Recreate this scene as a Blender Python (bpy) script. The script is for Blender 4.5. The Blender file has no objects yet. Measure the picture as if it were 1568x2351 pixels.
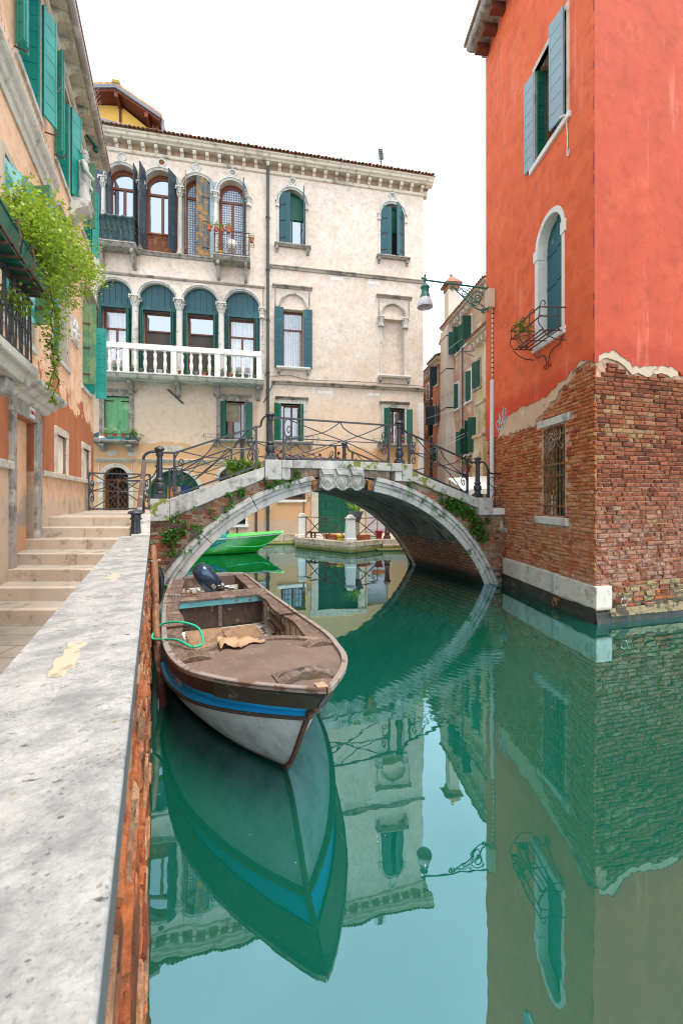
import bpy, bmesh, math, random
from math import pi, sin, cos, radians, sqrt, atan2
from mathutils import Vector, Matrix
random.seed(7)
SC = bpy.context.scene
COL = SC.collection

# ------------------------------------------------------------------ camera, sky, sun, exposure
EYE = 2.2                                   # camera height above the water
cam = bpy.data.cameras.new("camera"); camo = bpy.data.objects.new("camera", cam); COL.objects.link(camo)
camo.location = (0, 0, EYE); camo.rotation_euler = (pi / 2, 0, 0)
cam.sensor_fit = 'HORIZONTAL'; cam.sensor_width = 24.0; cam.lens = 24.0 * 980 / 1568
cam.shift_y = -31.5 / 1568; cam.clip_start = 0.05; cam.clip_end = 500
cam.dof.use_dof = True; cam.dof.focus_distance = 9.0; cam.dof.aperture_fstop = 6.0
SC.camera = camo
SUN_DIR = Vector((0.24, -0.22, 0.95)).normalized()
sl = bpy.data.lights.new("sun", 'SUN'); so = bpy.data.objects.new("sun", sl); COL.objects.link(so)
sl.energy = 2.0; sl.angle = radians(26); sl.color = (1.0, 0.95, 0.88)
so.rotation_euler = SUN_DIR.to_track_quat('Z', 'Y').to_euler(); so.location = (-6, -6, 30)
W = bpy.data.worlds.new("World"); SC.world = W; W.use_nodes = True
nt = W.node_tree; nt.nodes.clear()
sky = nt.nodes.new('ShaderNodeTexSky'); sky.sky_type = 'NISHITA'; sky.sun_disc = False
sky.sun_elevation = math.asin(SUN_DIR.z); sky.sun_rotation = atan2(SUN_DIR.x, SUN_DIR.y)
sky.dust_density = 3.0; sky.air_density = 1.0
tc = nt.nodes.new('ShaderNodeTexCoord'); nz = nt.nodes.new('ShaderNodeTexNoise')
nz.inputs['Scale'].default_value = 2.2; nz.inputs['Detail'].default_value = 6
nt.links.new(tc.outputs['Generated'], nz.inputs['Vector'])
mr = nt.nodes.new('ShaderNodeMapRange'); mr.inputs[1].default_value = 0.35; mr.inputs[2].default_value = 0.7
mr.inputs[3].default_value = 0.62; mr.inputs[4].default_value = 0.9
nt.links.new(nz.outputs['Fac'], mr.inputs[0])
mx = nt.nodes.new('ShaderNodeMix'); mx.data_type = 'RGBA'
nt.links.new(mr.outputs[0], mx.inputs[0]); nt.links.new(sky.outputs[0], mx.inputs[6])
# the thin bright overcast in front of the blue: whitest low down, thinning towards the zenith
sz = nt.nodes.new('ShaderNodeSeparateXYZ'); nt.links.new(tc.outputs['Generated'], sz.inputs[0])
mz = nt.nodes.new('ShaderNodeMapRange'); mz.interpolation_type = 'SMOOTHSTEP'; mz.inputs[1].default_value = .30; mz.inputs[2].default_value = .85
nt.links.new(sz.outputs[2], mz.inputs[0])
mw = nt.nodes.new('ShaderNodeMix'); mw.data_type = 'RGBA'; nt.links.new(mz.outputs[0], mw.inputs[0])
mw.inputs[6].default_value = (9.4, 10.2, 10.9, 1); mw.inputs[7].default_value = (6.4, 7.2, 8.0, 1)
nt.links.new(mw.outputs[2], mx.inputs[7])
bg = nt.nodes.new('ShaderNodeBackground'); bg.inputs['Strength'].default_value = 0.115
ow = nt.nodes.new('ShaderNodeOutputWorld')
nt.links.new(mx.outputs[2], bg.inputs['Color']); nt.links.new(bg.outputs[0], ow.inputs[0])
SC.view_settings.view_transform = 'Standard'; SC.view_settings.look = 'None'
SC.view_settings.exposure = 1.18; SC.view_settings.gamma = 1.0
SC.cycles.filter_width = 1.1; SC.cycles.max_bounces = 8; SC.cycles.diffuse_bounces = 4; SC.cycles.transparent_max_bounces = 12

# ------------------------------------------------------------------ mesh helper
class MB:
    def __init__(s): s.v = []; s.f = []; s.t = []; s.M = None
    def add(s, vs, fs, tone=0.0):
        o = len(s.v)
        if s.M is not None: vs = [tuple(s.M @ Vector(v)) for v in vs]
        s.v += [tuple(v) for v in vs]; s.f += [tuple(i + o for i in f) for f in fs]; s.t += [tone] * len(fs)
        return s
    def box(s, x0, x1, y0, y1, z0, z1, tone=0.0):
        return s.add([(x0,y0,z0),(x1,y0,z0),(x1,y1,z0),(x0,y1,z0),(x0,y0,z1),(x1,y0,z1),(x1,y1,z1),(x0,y1,z1)],
              [(0,3,2,1),(4,5,6,7),(0,1,5,4),(1,2,6,5),(2,3,7,6),(3,0,4,7)], tone)
    def ob(s, u0, u1, o0, o1, z0, z1, tone=0.0): return s.box(u0, u1, -o1, -o0, z0, z1, tone)
    def prism(s, poly, y0, y1, tone=0.0):
        n = len(poly)
        return s.add([(x, y0, z) for x, z in poly] + [(x, y1, z) for x, z in poly],
              [tuple(range(n)), tuple(range(2*n-1, n-1, -1))] + [(i, (i+1) % n, n+(i+1) % n, n+i) for i in range(n)], tone)
    def prismz(s, poly, z0, z1, tone=0.0):
        n = len(poly)
        return s.add([(x, y, z0) for x, y in poly] + [(x, y, z1) for x, y in poly],
              [tuple(range(n-1, -1, -1)), tuple(range(n, 2*n))] + [(i, (i+1) % n, n+(i+1) % n, n+i) for i in range(n)], tone)
    def strip(s, A, B, y0, y1, closed=False):
        n = len(A); vs = []
        for (a, b) in zip(A, B): vs += [(a[0], y0, a[1]), (b[0], y0, b[1]), (b[0], y1, b[1]), (a[0], y1, a[1])]
        fs = []
        for i in range(n if closed else n - 1):
            p = 4*i; q = 4*((i+1) % n)
            fs += [(p, p+1, q+1, q), (p+1, p+2, q+2, q+1), (p+2, p+3, q+3, q+2), (p+3, p, q, q+3)]
        if not closed: fs += [(0, 3, 2, 1), (4*n-4, 4*n-3, 4*n-2, 4*n-1)]
        return s.add(vs, fs)
    def tube(s, pts, r, n=6, closed=False, tone=0.0):
        P = [Vector(p) for p in pts]; m = len(P); vs = []; fs = []
        rr = r if isinstance(r, (list, tuple)) else [r] * m
        N = None
        for i in range(m):
            a = P[i-1] if (i or closed) else P[i]; b = P[(i+1) % m] if (i < m-1 or closed) else P[i]
            T = (b - a).normalized() if (b - a).length > 1e-9 else Vector((0, 0, 1))
            if N is None: N = T.orthogonal().normalized()
            else:
                N = N - T * N.dot(T)
                N = N.normalized() if N.length > 1e-6 else T.orthogonal().normalized()
            Bn = T.cross(N)
            for k in range(n):
                an = 2*pi*k/n + pi/n
                vs.append(tuple(P[i] + rr[i] * (N * cos(an) + Bn * sin(an))))
        for i in range(m if closed else m-1):
            for k in range(n):
                a = i*n; b = ((i+1) % m)*n
                fs.append((a+k, a+(k+1) % n, b+(k+1) % n, b+k))
        if not closed: fs += [tuple(range(n-1, -1, -1)), tuple(range((m-1)*n, m*n))]
        return s.add(vs, fs, tone)
    def lathe(s, prof, c=(0, 0, 0), n=12, tone=0.0):
        vs = []; fs = []
        for r, z in prof:
            for k in range(n): vs.append((c[0] + r*cos(2*pi*k/n), c[1] + r*sin(2*pi*k/n), c[2] + z))
        m = len(prof)
        for i in range(m-1):
            for k in range(n): fs.append((i*n+k, i*n+(k+1) % n, (i+1)*n+(k+1) % n, (i+1)*n+k))
        fs += [tuple(range(n-1, -1, -1)), tuple(range((m-1)*n, m*n))]
        return s.add(vs, fs, tone)
    def bar(s, p, q, w, h, tone=0.0):
        p = Vector(p); q = Vector(q); T = (q - p).normalized()
        U = Vector((0, 0, 1)); S = T.cross(U)
        if S.length < 1e-4: S = Vector((1, 0, 0))
        S.normalize(); U = S.cross(T).normalized(); vs = []
        for c in (p, q):
            for a, b in ((-1, -1), (1, -1), (1, 1), (-1, 1)): vs.append(tuple(c + S*(a*w/2) + U*(b*h/2)))
        return s.add(vs, [(0,3,2,1),(4,5,6,7),(0,1,5,4),(1,2,6,5),(2,3,7,6),(3,0,4,7)], tone)
    def ell(s, c, r, nu=12, nv=8, e=1.0, tone=0.0):
        vs = []; fs = []
        sg = lambda x: (abs(x) ** e) * (1 if x >= 0 else -1)
        for i in range(nv+1):
            a = -pi/2 + pi*i/nv
            for k in range(nu):
                b = 2*pi*k/nu
                vs.append((c[0]+r[0]*sg(cos(a))*sg(cos(b)), c[1]+r[1]*sg(cos(a))*sg(sin(b)), c[2]+r[2]*sg(sin(a))))
        for i in range(nv):
            for k in range(nu): fs.append((i*nu+k, i*nu+(k+1) % nu, (i+1)*nu+(k+1) % nu, (i+1)*nu+k))
        return s.add(vs, fs, tone)
    def grid(s, rows, tone=0.0, close=False):
        n = len(rows[0]); vs = [tuple(p) for r in rows for p in r]
        fs = [(i*n+j, i*n+(j+1) % n, (i+1)*n+(j+1) % n, (i+1)*n+j) for i in range(len(rows)-1) for j in range(n if close else n-1)]
        return s.add(vs, fs, tone)
    def build(s, name, m, parent=None, smooth=0, bevel=0, seg=1, recalc=True):
        me = bpy.data.meshes.new(name); me.from_pydata(s.v, [], s.f)
        if any(s.t):
            at = me.attributes.new('tone', 'FLOAT', 'FACE'); at.data.foreach_set('value', s.t)
        if recalc:
            bm = bmesh.new(); bm.from_mesh(me)
            bmesh.ops.remove_doubles(bm, verts=bm.verts, dist=1e-6) if smooth else None
            bmesh.ops.recalc_face_normals(bm, faces=bm.faces); bm.to_mesh(me); bm.free()
        me.materials.append(m)
        if smooth:
            me.polygons.foreach_set('use_smooth', [True]*len(me.polygons)); me.set_sharp_from_angle(angle=radians(smooth))
        o = bpy.data.objects.new(name, me); COL.objects.link(o)
        if parent: o.parent = parent
        if bevel:
            b = o.modifiers.new('bevel', 'BEVEL'); b.width = bevel; b.segments = seg; b.limit_method = 'ANGLE'; b.angle_limit = radians(35)
        return o

def tag(o, label, cat, group=None, kind=None):
    if label: o['label'] = label
    if cat: o['category'] = cat
    if group: o['group'] = group
    if kind: o['kind'] = kind
    return o
def thing(name, label, cat, loc=(0, 0, 0), rz=0.0, group=None):
    o = bpy.data.objects.new(name, None); COL.objects.link(o); o.empty_display_size = 0.2
    o.location = loc; o.rotation_euler = (0, 0, rz)
    return tag(o, label, cat, group)
def struct(o): o['kind'] = 'structure'; return o
def dup(root, loc=None, rz=None, label=None):
    def cp(o, par):
        c = o.copy(); COL.objects.link(c)
        if par: c.parent = par
        for ch in list(o.children): cp(ch, c)
        return c
    r = cp(root, None)
    if loc is not None: r.location = loc
    if rz is not None: r.rotation_euler = (0, 0, rz)
    if label: r['label'] = label
    return r
def cut(o, mb):
    c = mb.build('cutter', o.data.materials[0]); c.parent = o.parent
    md = o.modifiers.new('cut', 'BOOLEAN'); md.operation = 'DIFFERENCE'; md.solver = 'EXACT'; md.object = c; md.use_self = True
    dg = bpy.context.evaluated_depsgraph_get(); dg.update()
    me = bpy.data.meshes.new_from_object(o.evaluated_get(dg))
    o.modifiers.clear(); o.data = me; bpy.data.objects.remove(c)
def text_into(mb, txt, size, depth, M):
    cu = bpy.data.curves.new('t', 'FONT'); cu.body = txt; cu.size = size; cu.extrude = depth; cu.align_x = 'CENTER'; cu.align_y = 'CENTER'
    o = bpy.data.objects.new('t', cu); COL.objects.link(o)
    dg = bpy.context.evaluated_depsgraph_get(); me = bpy.data.meshes.new_from_object(o.evaluated_get(dg))
    mb.add([tuple(M @ v.co) for v in me.vertices], [tuple(p.vertices) for p in me.polygons])
    bpy.data.objects.remove(o); bpy.data.meshes.remove(me)
def arch(u0, u1, zb, zt, n=16, ang=180):
    r = (u1-u0)/2; c = (u0+u1)/2; zs = zt - r
    return [(u0, zb)] + [(c - r*cos(pi*i/n), zs + r*sin(pi*i/n)) for i in range(n+1)] + [(u1, zb)]
def arc(c, zc, r, a0, a1, n=16):
    return [(c + r*cos(a0+(a1-a0)*i/n), zc + r*sin(a0+(a1-a0)*i/n)) for i in range(n+1)]
def spline(pts, n=6):
    P = [Vector(p) for p in pts]; out = []
    for i in range(len(P)-1):
        p0 = P[max(i-1, 0)]; p1 = P[i]; p2 = P[i+1]; p3 = P[min(i+2, len(P)-1)]
        for k in range(n):
            t = k/n
            out.append(0.5*((2*p1) + (p2-p0)*t + (2*p0-5*p1+4*p2-p3)*t*t + (3*p1-p0-3*p2+p3)*t**3))
    out.append(P[-1]); return out
def spiral(c, z, r0, r1, a0, turns, n=22):
    return [(c + (r0+(r1-r0)*i/n)*cos(a0+2*pi*turns*i/n), z + (r0+(r1-r0)*i/n)*sin(a0+2*pi*turns*i/n)) for i in range(n+1)]
class Frame:                                # x along the facade, y into it, z up
    def __init__(s, X, Y, dx, dy): s.o = Vector((X, Y, 0)); s.rz = atan2(dy, dx); s.M = Matrix.Translation(s.o) @ Matrix.Rotation(s.rz, 4, 'Z')
    def w(s, u, out, z): return s.M @ Vector((u, -out, z))
PA = Frame(4.22, 22, 5.01, 1); LH = Frame(-4.4, 5.5, -.385, 1); RL = Frame(4.46, 7.51, .06, -1)
RR = Frame(4.46, 7.51, 3.51, 1); BR = Frame(4.093, 11.11, 3.02, 1); FA = Frame(6.5, 19, .1, -1)
# in every frame -y points out of the facade; on RL and FA u is negative going away from the viewer
# ------------------------------------------------------------------ materials
class NT:
    def __init__(s, name):
        s.m = bpy.data.materials.new(name); s.m.use_nodes = True; s.t = s.m.node_tree; s.t.nodes.clear()
        s.out = s.n('ShaderNodeOutputMaterial'); s.b = s.n('ShaderNodeBsdfPrincipled'); s.l(s.b.outputs[0], s.out.inputs[0])
        tcn = s.n('ShaderNodeTexCoord'); oi = s.n('ShaderNodeObjectInfo'); s.raw = tcn.outputs['Object']; s.rnd = oi.outputs['Random']
        s.geo = None
    def n(s, ty, **kw):
        x = s.t.nodes.new(ty)
        for k, v in kw.items(): setattr(x, k, v)
        return x
    def l(s, a, b): s.t.links.new(a, b)
    def put(s, sock, v):
        if isinstance(v, bpy.types.NodeSocket): s.l(v, sock)
        elif isinstance(v, (tuple, list)) and len(v) == 3 and sock.type == 'RGBA': sock.default_value = (*v, 1)
        else: sock.default_value = v
    def math(s, op, a, b=0.0):
        x = s.n('ShaderNodeMath', operation=op); s.put(x.inputs[0], a); s.put(x.inputs[1], b); return x.outputs[0]
    def noise(s, scale, detail=4, stretch=None, rough=.55, dist=0.0, off=0.0):
        x = s.n('ShaderNodeTexNoise'); x.inputs['Scale'].default_value = scale; x.inputs['Detail'].default_value = detail
        x.inputs['Roughness'].default_value = rough; x.inputs['Distortion'].default_value = dist
        mp = s.n('ShaderNodeMapping'); s.l(s.raw, mp.inputs[0]); mp.inputs['Location'].default_value = (off, off*.7, off*1.3)
        if stretch: mp.inputs['Scale'].default_value = stretch
        s.l(mp.outputs[0], x.inputs['Vector']); return x.outputs['Fac']
    def ramp(s, f, a, b, c=0.0, d=1.0):
        x = s.n('ShaderNodeMapRange', interpolation_type='SMOOTHSTEP'); s.put(x.inputs[0], f)
        x.inputs[1].default_value = a; x.inputs[2].default_value = b; x.inputs[3].default_value = c; x.inputs[4].default_value = d
        return x.outputs[0]
    def mix(s, f, a, b, mode='MIX'):
        x = s.n('ShaderNodeMix', data_type='RGBA', blend_type=mode); s.put(x.inputs[0], f); s.put(x.inputs[6], a); s.put(x.inputs[7], b)
        return x.outputs[2]
    def z(s):
        x = s.n('ShaderNodeSeparateXYZ'); s.l(s.raw, x.inputs[0]); return x.outputs[2]
    def below(s, z0, w, amp=0.0, sc=1.5):
        z = s.z()
        if amp: z = s.math('ADD', z, s.math('MULTIPLY', s.math('SUBTRACT', s.noise(sc, 6, rough=.65), .5), amp))
        return s.ramp(z, z0-w, z0+w, 1.0, 0.0)
    def bump(s, h, strength, dist=.02, chain=None):
        x = s.n('ShaderNodeBump'); x.inputs['Strength'].default_value = strength; x.inputs['Distance'].default_value = dist
        s.put(x.inputs['Height'], h)
        if chain: s.l(chain, x.inputs['Normal'])
        return x.outputs[0]
    def done(s, col, rough=.8, nrm=None, metal=0.0, spec=.5):
        s.put(s.b.inputs['Base Color'], col); s.put(s.b.inputs['Roughness'], rough); s.b.inputs['Metallic'].default_value = metal
        s.b.inputs['Specular IOR Level'].default_value = spec
        if nrm: s.l(nrm, s.b.inputs['Normal'])
        return s.m
def sc3(c, k): return tuple(min(1, x*k) for x in c)
def M(name, col, mot=.12, ms=2.5, patch=(), streak=None, low=(), rough=.8, bump=.3, bs=50, bd=.01, metal=0.0, spec=.4, grain=None, per=0.0):
    """weathered surface: col mottled; patch = [(colour, threshold, scale)], streak = (colour, threshold, amount), low = [(z, soft, amp, colour)]"""
    t = NT(name)
    c = t.mix(t.noise(ms, 5), sc3(col, 1-mot), sc3(col, 1+mot))
    c = t.mix(t.ramp(t.noise(ms*9, 6, off=3), .3, .7, 0, .35), c, sc3(col, 1-1.6*mot))
    if grain: c = t.mix(t.ramp(t.noise(grain[1], 5, stretch=grain[2], off=5), .35, .65), c, grain[0])
    for i, pt in enumerate(patch):
        pc, th, psc = pt[:3]; sf = pt[3] if len(pt) > 3 else .03
        c = t.mix(t.ramp(t.noise(psc, 8, rough=.62, off=7.3+i*5), th-sf, th+sf), c, pc)
    if mot > .045: c = t.mix(1.0, c, t.mix(t.noise(1.3, 6, off=21, rough=.6), (.80,.80,.80), (1.16,1.16,1.16)), 'MULTIPLY')
    for zz, soft, amp, lc in low:
        c = t.mix(t.below(zz, soft, amp, 1.3), c, lc)
    if streak:
        c = t.mix(t.ramp(t.noise(3.2, 5, stretch=(1, 1, .12), off=11), streak[1]-.1, streak[1]+.14, 0, streak[2]), c, streak[0])
    if low: c = t.mix(t.ramp(t.noise(4, 7, off=31, rough=.65), .45, .72, 0, .4), c, sc3(low[0][3], .6))
    if per: c = t.mix(t.math('MULTIPLY', t.rnd, per), c, sc3(col, .45))
    nr = t.bump(t.noise(bs, 8, rough=.65), bump, bd) if bump else None
    if bump: nr = t.bump(t.noise(bs*.12, 4, off=2), bump*.7, bd*3, nr)
    return t.done(c, rough, nr, metal, spec)
def brickmat(name, cols, dirt=None, low=None, pale=None, bump=.7):
    t = NT(name); a = t.n('ShaderNodeAttribute', attribute_name='tone')
    r = t.n('ShaderNodeValToRGB'); e = r.color_ramp; e.interpolation = 'LINEAR'
    while len(e.elements) < len(cols): e.elements.new(.5)
    for i, c in enumerate(cols): e.elements[i].position = i/(len(cols)-1); e.elements[i].color = (*c, 1)
    t.l(a.outputs['Fac'], r.inputs[0]); c = r.outputs[0]
    c = t.mix(t.ramp(t.noise(25, 6), .35, .68, 0, .5), c, sc3(cols[0], .45))
    if pale: c = t.mix(t.math('MULTIPLY', t.below(pale[0], pale[1], 1.6, .9), t.ramp(t.noise(6, 6, off=4), .42, .6, .05, .55)), c, pale[2])
    if dirt: c = t.mix(t.ramp(t.noise(2.2, 6, off=9), dirt[1]-.08, dirt[1]+.1, 0, dirt[2]), c, dirt[0])
    if low: c = t.mix(t.below(low[0], low[1], .25, 4), c, low[2])
    nr = t.bump(t.noise(70, 8, rough=.7), bump, .012); nr = t.bump(t.noise(14, 5, off=1), bump, .03, nr)
    return t.done(c, .9, nr, 0, .25)

stone = M('istrian stone', (.60,.57,.51), .1, 3, [((.36,.34,.30), .60, 5)], ((.10,.10,.09), .58, .55), bump=.4)
stone_grey = M('grey weathered stone', (.36,.32,.28), .16, 3, [((.17,.15,.13), .56, 6, .08), ((.5,.46,.4), .62, 4, .07)], bump=.5)
stone_dark = M('blackened string course', (.40,.34,.28), .2, 2, [((.15,.13,.11), .55, 1.6, .08)], bump=.4)
cornice_m = M('cornice stone', (.62,.53,.42), .12, 3, [((.17,.155,.14), .63, 1.7, .09), ((.40,.31,.22), .6, 4, .08)], bump=.4)
pal_plaster = M('pale pink plaster', (.72,.59,.485), .07, .6, [((.66,.49,.36), .64, .7, .14), ((.73,.63,.55), .57, 1.1, .12), ((.56,.45,.37), .62, 3, .12), ((.60,.49,.40), .56, 9, .1)],
    ((.52,.34,.18), .66, .4), [(6.8, .9, 1.8, (.70,.53,.39)), (4.72, .03, 1.1, (.62,.36,.18)), (1.1, .08, .7, (.55,.38,.27))], bump=.35, bs=22)
peach = M('peach plaster', (.86,.53,.33), .06, .9, [((.88,.60,.42), .58, 1.6, .1), ((.70,.40,.23), .64, 3, .08)], ((.60,.32,.16), .64, .4),
    [(4.30, .06, 2.6, (.42,.135,.05)), (2.62, .02, .06, (.68,.44,.29)), (2.2, .05, .8, (.56,.42,.30))], bump=.35, bs=45)
red_pl = M('red plaster', (.74,.13,.040), .07, .9, [((.78,.16,.06), .58, 1.0, .14), ((.68,.10,.03), .62, 1.6, .12), ((.71,.115,.036), .55, 9, .1)], ((.82,.32,.22), .66, .45), [(4.72, .16, .5, (.60,.065,.02))], bump=.3, bs=40)
red_pl2 = M('shaded red plaster', (.49,.066,.025), .09, 1.1, [((.44,.056,.022), .55, .7, .14), ((.55,.09,.036), .62, 1.3, .1), ((.46,.06,.023), .56, 9, .1)], ((.80,.36,.27), .68, .42), [(4.95, .12, .4, (.40,.042,.014))], bump=.3, bs=40)  # the house's red plaster, darkened in colour as shade on the right-hand face
basecoat = M('beige undercoat plaster', (.62,.42,.28), .12, 2, [((.42,.25,.16), .62, 7)], bump=.8, bs=25)
mortar = M('mortar', (.60,.36,.24), .15, 4, [((.36,.19,.12), .55, 9)], low=[(.45, .2, .4, (.16,.12,.08))], bump=.6)
mortar_b = M('grey bridge mortar', (.36,.25,.18), .2, 4, [((.2,.15,.11), .52, 5)], bump=.6)
brick_r = brickmat('old red brick', [(.12,.03,.014),(.23,.06,.024),(.30,.088,.034),(.25,.064,.025),(.33,.14,.06),(.36,.22,.10)], None,
    (.30, .12, (.05,.045,.035)), (1.9, .8, (.42,.26,.19)))
brick_l = brickmat('orange red brick', [(.27,.055,.018),(.48,.125,.038),(.56,.18,.058),(.50,.14,.045),(.60,.25,.10),(.58,.31,.16)], None,
    (.30, .12, (.06,.05,.04)), (2.3, .8, (.50,.28,.18)))
brick_b = brickmat('bridge brick', [(.20,.06,.03),(.36,.10,.045),(.44,.15,.07),(.33,.19,.11),(.44,.28,.16),(.28,.2,.15)], ((.10,.08,.06), .55, .6),
    (.35, .2, (.05,.05,.035)))
bstone = M('bridge stone', (.46,.44,.41), .12, 2, [((.25,.24,.22), .58, 6, .06), ((.56,.54,.50), .60, 2, .08), ((.20,.185,.16), .62, 2.2, .08)], ((.15,.145,.13), .60, .6), bump=.5)
moss_stone = M('mossy bridge stone', (.46,.44,.40), .12, 2, [((.30,.29,.27), .62, 7), ((.18,.19,.03), .53, 5)], bump=.4)
step_m = M('step limestone', (.64,.52,.41), .1, 1.6, [((.42,.33,.25), .6, 5, .06), ((.62,.53,.44), .58, 2.5, .08), ((.24,.18,.13), .69, 9)], ((.36,.27,.18), .66, .5), bump=.3, rough=.6, per=.25)
tread_m = M('worn landing stone', (.46,.40,.33), .12, 2, [((.3,.25,.2), .58, 5)], bump=.2, rough=.6)
pave = M('trachyte paving', (.30,.265,.22), .18, 2, [((.2,.17,.14), .58, 7)], bump=.4, rough=.7)
quay_m = M('quay stone', (.52,.42,.31), .14, 1.5, [((.30,.24,.17), .57, 4), ((.62,.55,.46), .6, 2)], low=[(.16, .05, .12, (.17,.17,.04)), (.04, .03, .05, (.04,.045,.02))], bump=.5)
base_m = M('pale foundation stone', (.60,.54,.45), .12, 1.6, [((.42,.35,.26), .6, 5)], low=[(.27, .03, .12, (.30,.24,.17))], bump=.7, bs=22)
wet_m = M('black wet foundation', (.035,.033,.028), .3, 3, [((.12,.10,.06), .62, 4), ((.07,.075,.02), .6, 7)], low=[(-.05,.1,.1,(.05,.06,.02))], bump=.7, rough=.5)
def soffit():
    t = NT('sooty vault over brick'); b = t.n('ShaderNodeTexBrick'); mp = t.n('ShaderNodeMapping'); mp.inputs['Rotation'].default_value = (0, pi/2, pi/2); sp = t.n('ShaderNodeSeparateXYZ'); t.l(t.raw, sp.inputs[0]); cb = t.n('ShaderNodeCombineXYZ'); t.l(sp.outputs[1], cb.inputs[0]); t.l(sp.outputs[2], cb.inputs[1]); t.l(cb.outputs[0], b.inputs['Vector'])
    b.inputs['Scale'].default_value = 1; b.inputs['Brick Width'].default_value = .27; b.inputs['Row Height'].default_value = .085; b.inputs['Mortar Size'].default_value = .011; b.inputs['Color1'].default_value = (.21,.085,.045,1); b.inputs['Color2'].default_value = (.30,.14,.075,1); b.inputs['Mortar'].default_value = (.05,.035,.025,1)
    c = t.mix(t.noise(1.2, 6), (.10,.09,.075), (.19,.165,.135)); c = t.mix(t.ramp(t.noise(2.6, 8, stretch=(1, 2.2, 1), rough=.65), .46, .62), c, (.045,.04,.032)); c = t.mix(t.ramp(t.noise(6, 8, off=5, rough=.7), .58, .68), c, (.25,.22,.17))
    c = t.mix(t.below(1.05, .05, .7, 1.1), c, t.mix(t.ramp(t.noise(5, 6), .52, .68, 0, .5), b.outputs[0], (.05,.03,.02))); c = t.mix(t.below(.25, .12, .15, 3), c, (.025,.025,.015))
    nr = t.bump(t.noise(20, 9, rough=.7), .9, .03); nr = t.bump(b.outputs['Fac'], .4, .01, nr); return t.done(c, .9, nr, 0, .2)
soffit_m = soffit()
white_p = M('white painted stone', (.74,.71,.66), .06, 2, [((.55,.5,.42), .64, 6)], bump=.2)
iron = M('dark painted iron', (.026,.030,.038), .2, 8, [((.075,.08,.09), .62, 20)], rough=.42, bump=.25, bs=80, bd=.004, spec=.6)
iron_r = M('brown iron', (.09,.04,.028), .2, 8, [((.16,.07,.03), .6, 12)], rough=.6, bump=.3, bd=.004)
rust = M('rusty iron', (.30,.115,.03), .25, 6, [((.12,.05,.02), .5, 9), ((.45,.2,.06), .62, 14)], rough=.8, bump=.5, bd=.005)
steel = M('dull steel', (.32,.32,.32), .15, 9, [((.18,.13,.1), .6, 10)], rough=.35, metal=.8, bump=.1)
black = M('black fittings', (.02,.02,.02), .2, 9, rough=.5, bump=.1)
teal = M('teal green shutter paint', (.013,.28,.225), .1, 1.2, [((.04,.37,.31), .6, 1.2, .1)], ((.10,.36,.31), .72, .4), rough=.38, bump=.12, bs=90, bd=.004)
teal_w = M('bleached teal paint', (.035,.26,.23), .15, 1.5, [((.25,.50,.47), .52, 2.2), ((.02,.16,.13), .6, 3)], ((.35,.58,.54), .6, .6), rough=.5, bump=.15)
green_b = M('moss green shutter boards', (.085,.215,.12), .15, 2, [((.17,.27,.12), .52, 2)], ((.02,.09,.05), .6, .6), rough=.55, bump=.2)
green_l = M('sun bleached light green', (.16,.42,.20), .12, 1.2, [((.30,.52,.25), .55, 1.4), ((.06,.30,.16), .6, 2)], ((.08,.32,.17), .62, .6), rough=.5, bump=.12)
green_d = M('bottle green paint', (.006,.115,.072), .12, 2, [((.02,.17,.11), .64, 4)], rough=.38, bump=.12, bd=.004, per=.3)
green_f = M('dark green shutter paint', (.008,.075,.045), .15, 2, [((.02,.12,.07), .62, 3)], rough=.5, bump=.15)
blue_f = M('slate blue shutter paint', (.022,.058,.085), .15, 2, rough=.5, bump=.15)
petrol = M('petrol blue shutter paint', (.016,.085,.105), .12, 1.5, [((.03,.13,.15), .6, 2)], ((.05,.16,.18), .64, .5), rough=.42, bump=.15, bd=.004, per=.4)
slate = M('blue black shutter paint', (.030,.050,.065), .18, 2, [((.075,.11,.13), .6, 3)], rough=.45, bump=.15)
slate_l = M('grey blue shutter paint', (.24,.33,.36), .1, 2, rough=.45, bump=.15)
flaky = M('flaking blue paint on wood', (.025,.085,.115), .2, 2, [((.33,.16,.035), .54, 3.2)], ((.04,.10,.13), .5, .7), rough=.7, bump=.4, grain=((.25,.13,.04), 4, (2, 2, .25)))
flaky_t = M('flaking teal door paint', (.022,.125,.155), .2, 2, [((.30,.33,.22), .645, 3.4), ((.09,.11,.09), .655, 6)], ((.015,.085,.11), .55, .5), rough=.6, bump=.4)
tarp_d = M('dark green tarpaulin', (.012,.058,.058), .3, 3, [((.03,.11,.10), .6, 3)], rough=.4, bump=.8, bs=9, bd=.04)
tarp_t = M('turquoise boat cover', (.02,.29,.32), .15, 3, [((.12,.45,.47), .58, 6)], ((.10,.48,.50), .6, .5), rough=.45, bump=.9, bs=12, bd=.03)
window_w = M('brown window frame', (.17,.05,.022), .15, 4, rough=.4, bump=.15)
brown_p = M('brown board', (.20,.065,.03), .2, 3, [((.33,.12,.06), .55, 4)], bump=.3)
dark_in = M('dark interior', (.015,.015,.016), .2, 1, rough=.9, bump=0)
curtain_m = M('white curtain', (.66,.67,.70), .06, 3, rough=.9, bump=.1)
blind_m = M('slatted blind', (.46,.37,.25), .06, 3, rough=.6, bump=.1)
screen_m = M('dark roller screen', (.085,.07,.06), .08, 3, bump=.2)
tile_m = M('roof tile', (.40,.16,.08), .25, 4, [((.20,.17,.11), .52, 3), ((.5,.28,.16), .6, 6)], bump=.5, per=.3)
terra = M('terracotta', (.46,.125,.05), .12, 4, [((.55,.24,.14), .62, 7)], bump=.2)
yellow_pl = M('yellow plaster', (.80,.47,.10), .08, 1, bump=.2)
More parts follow.
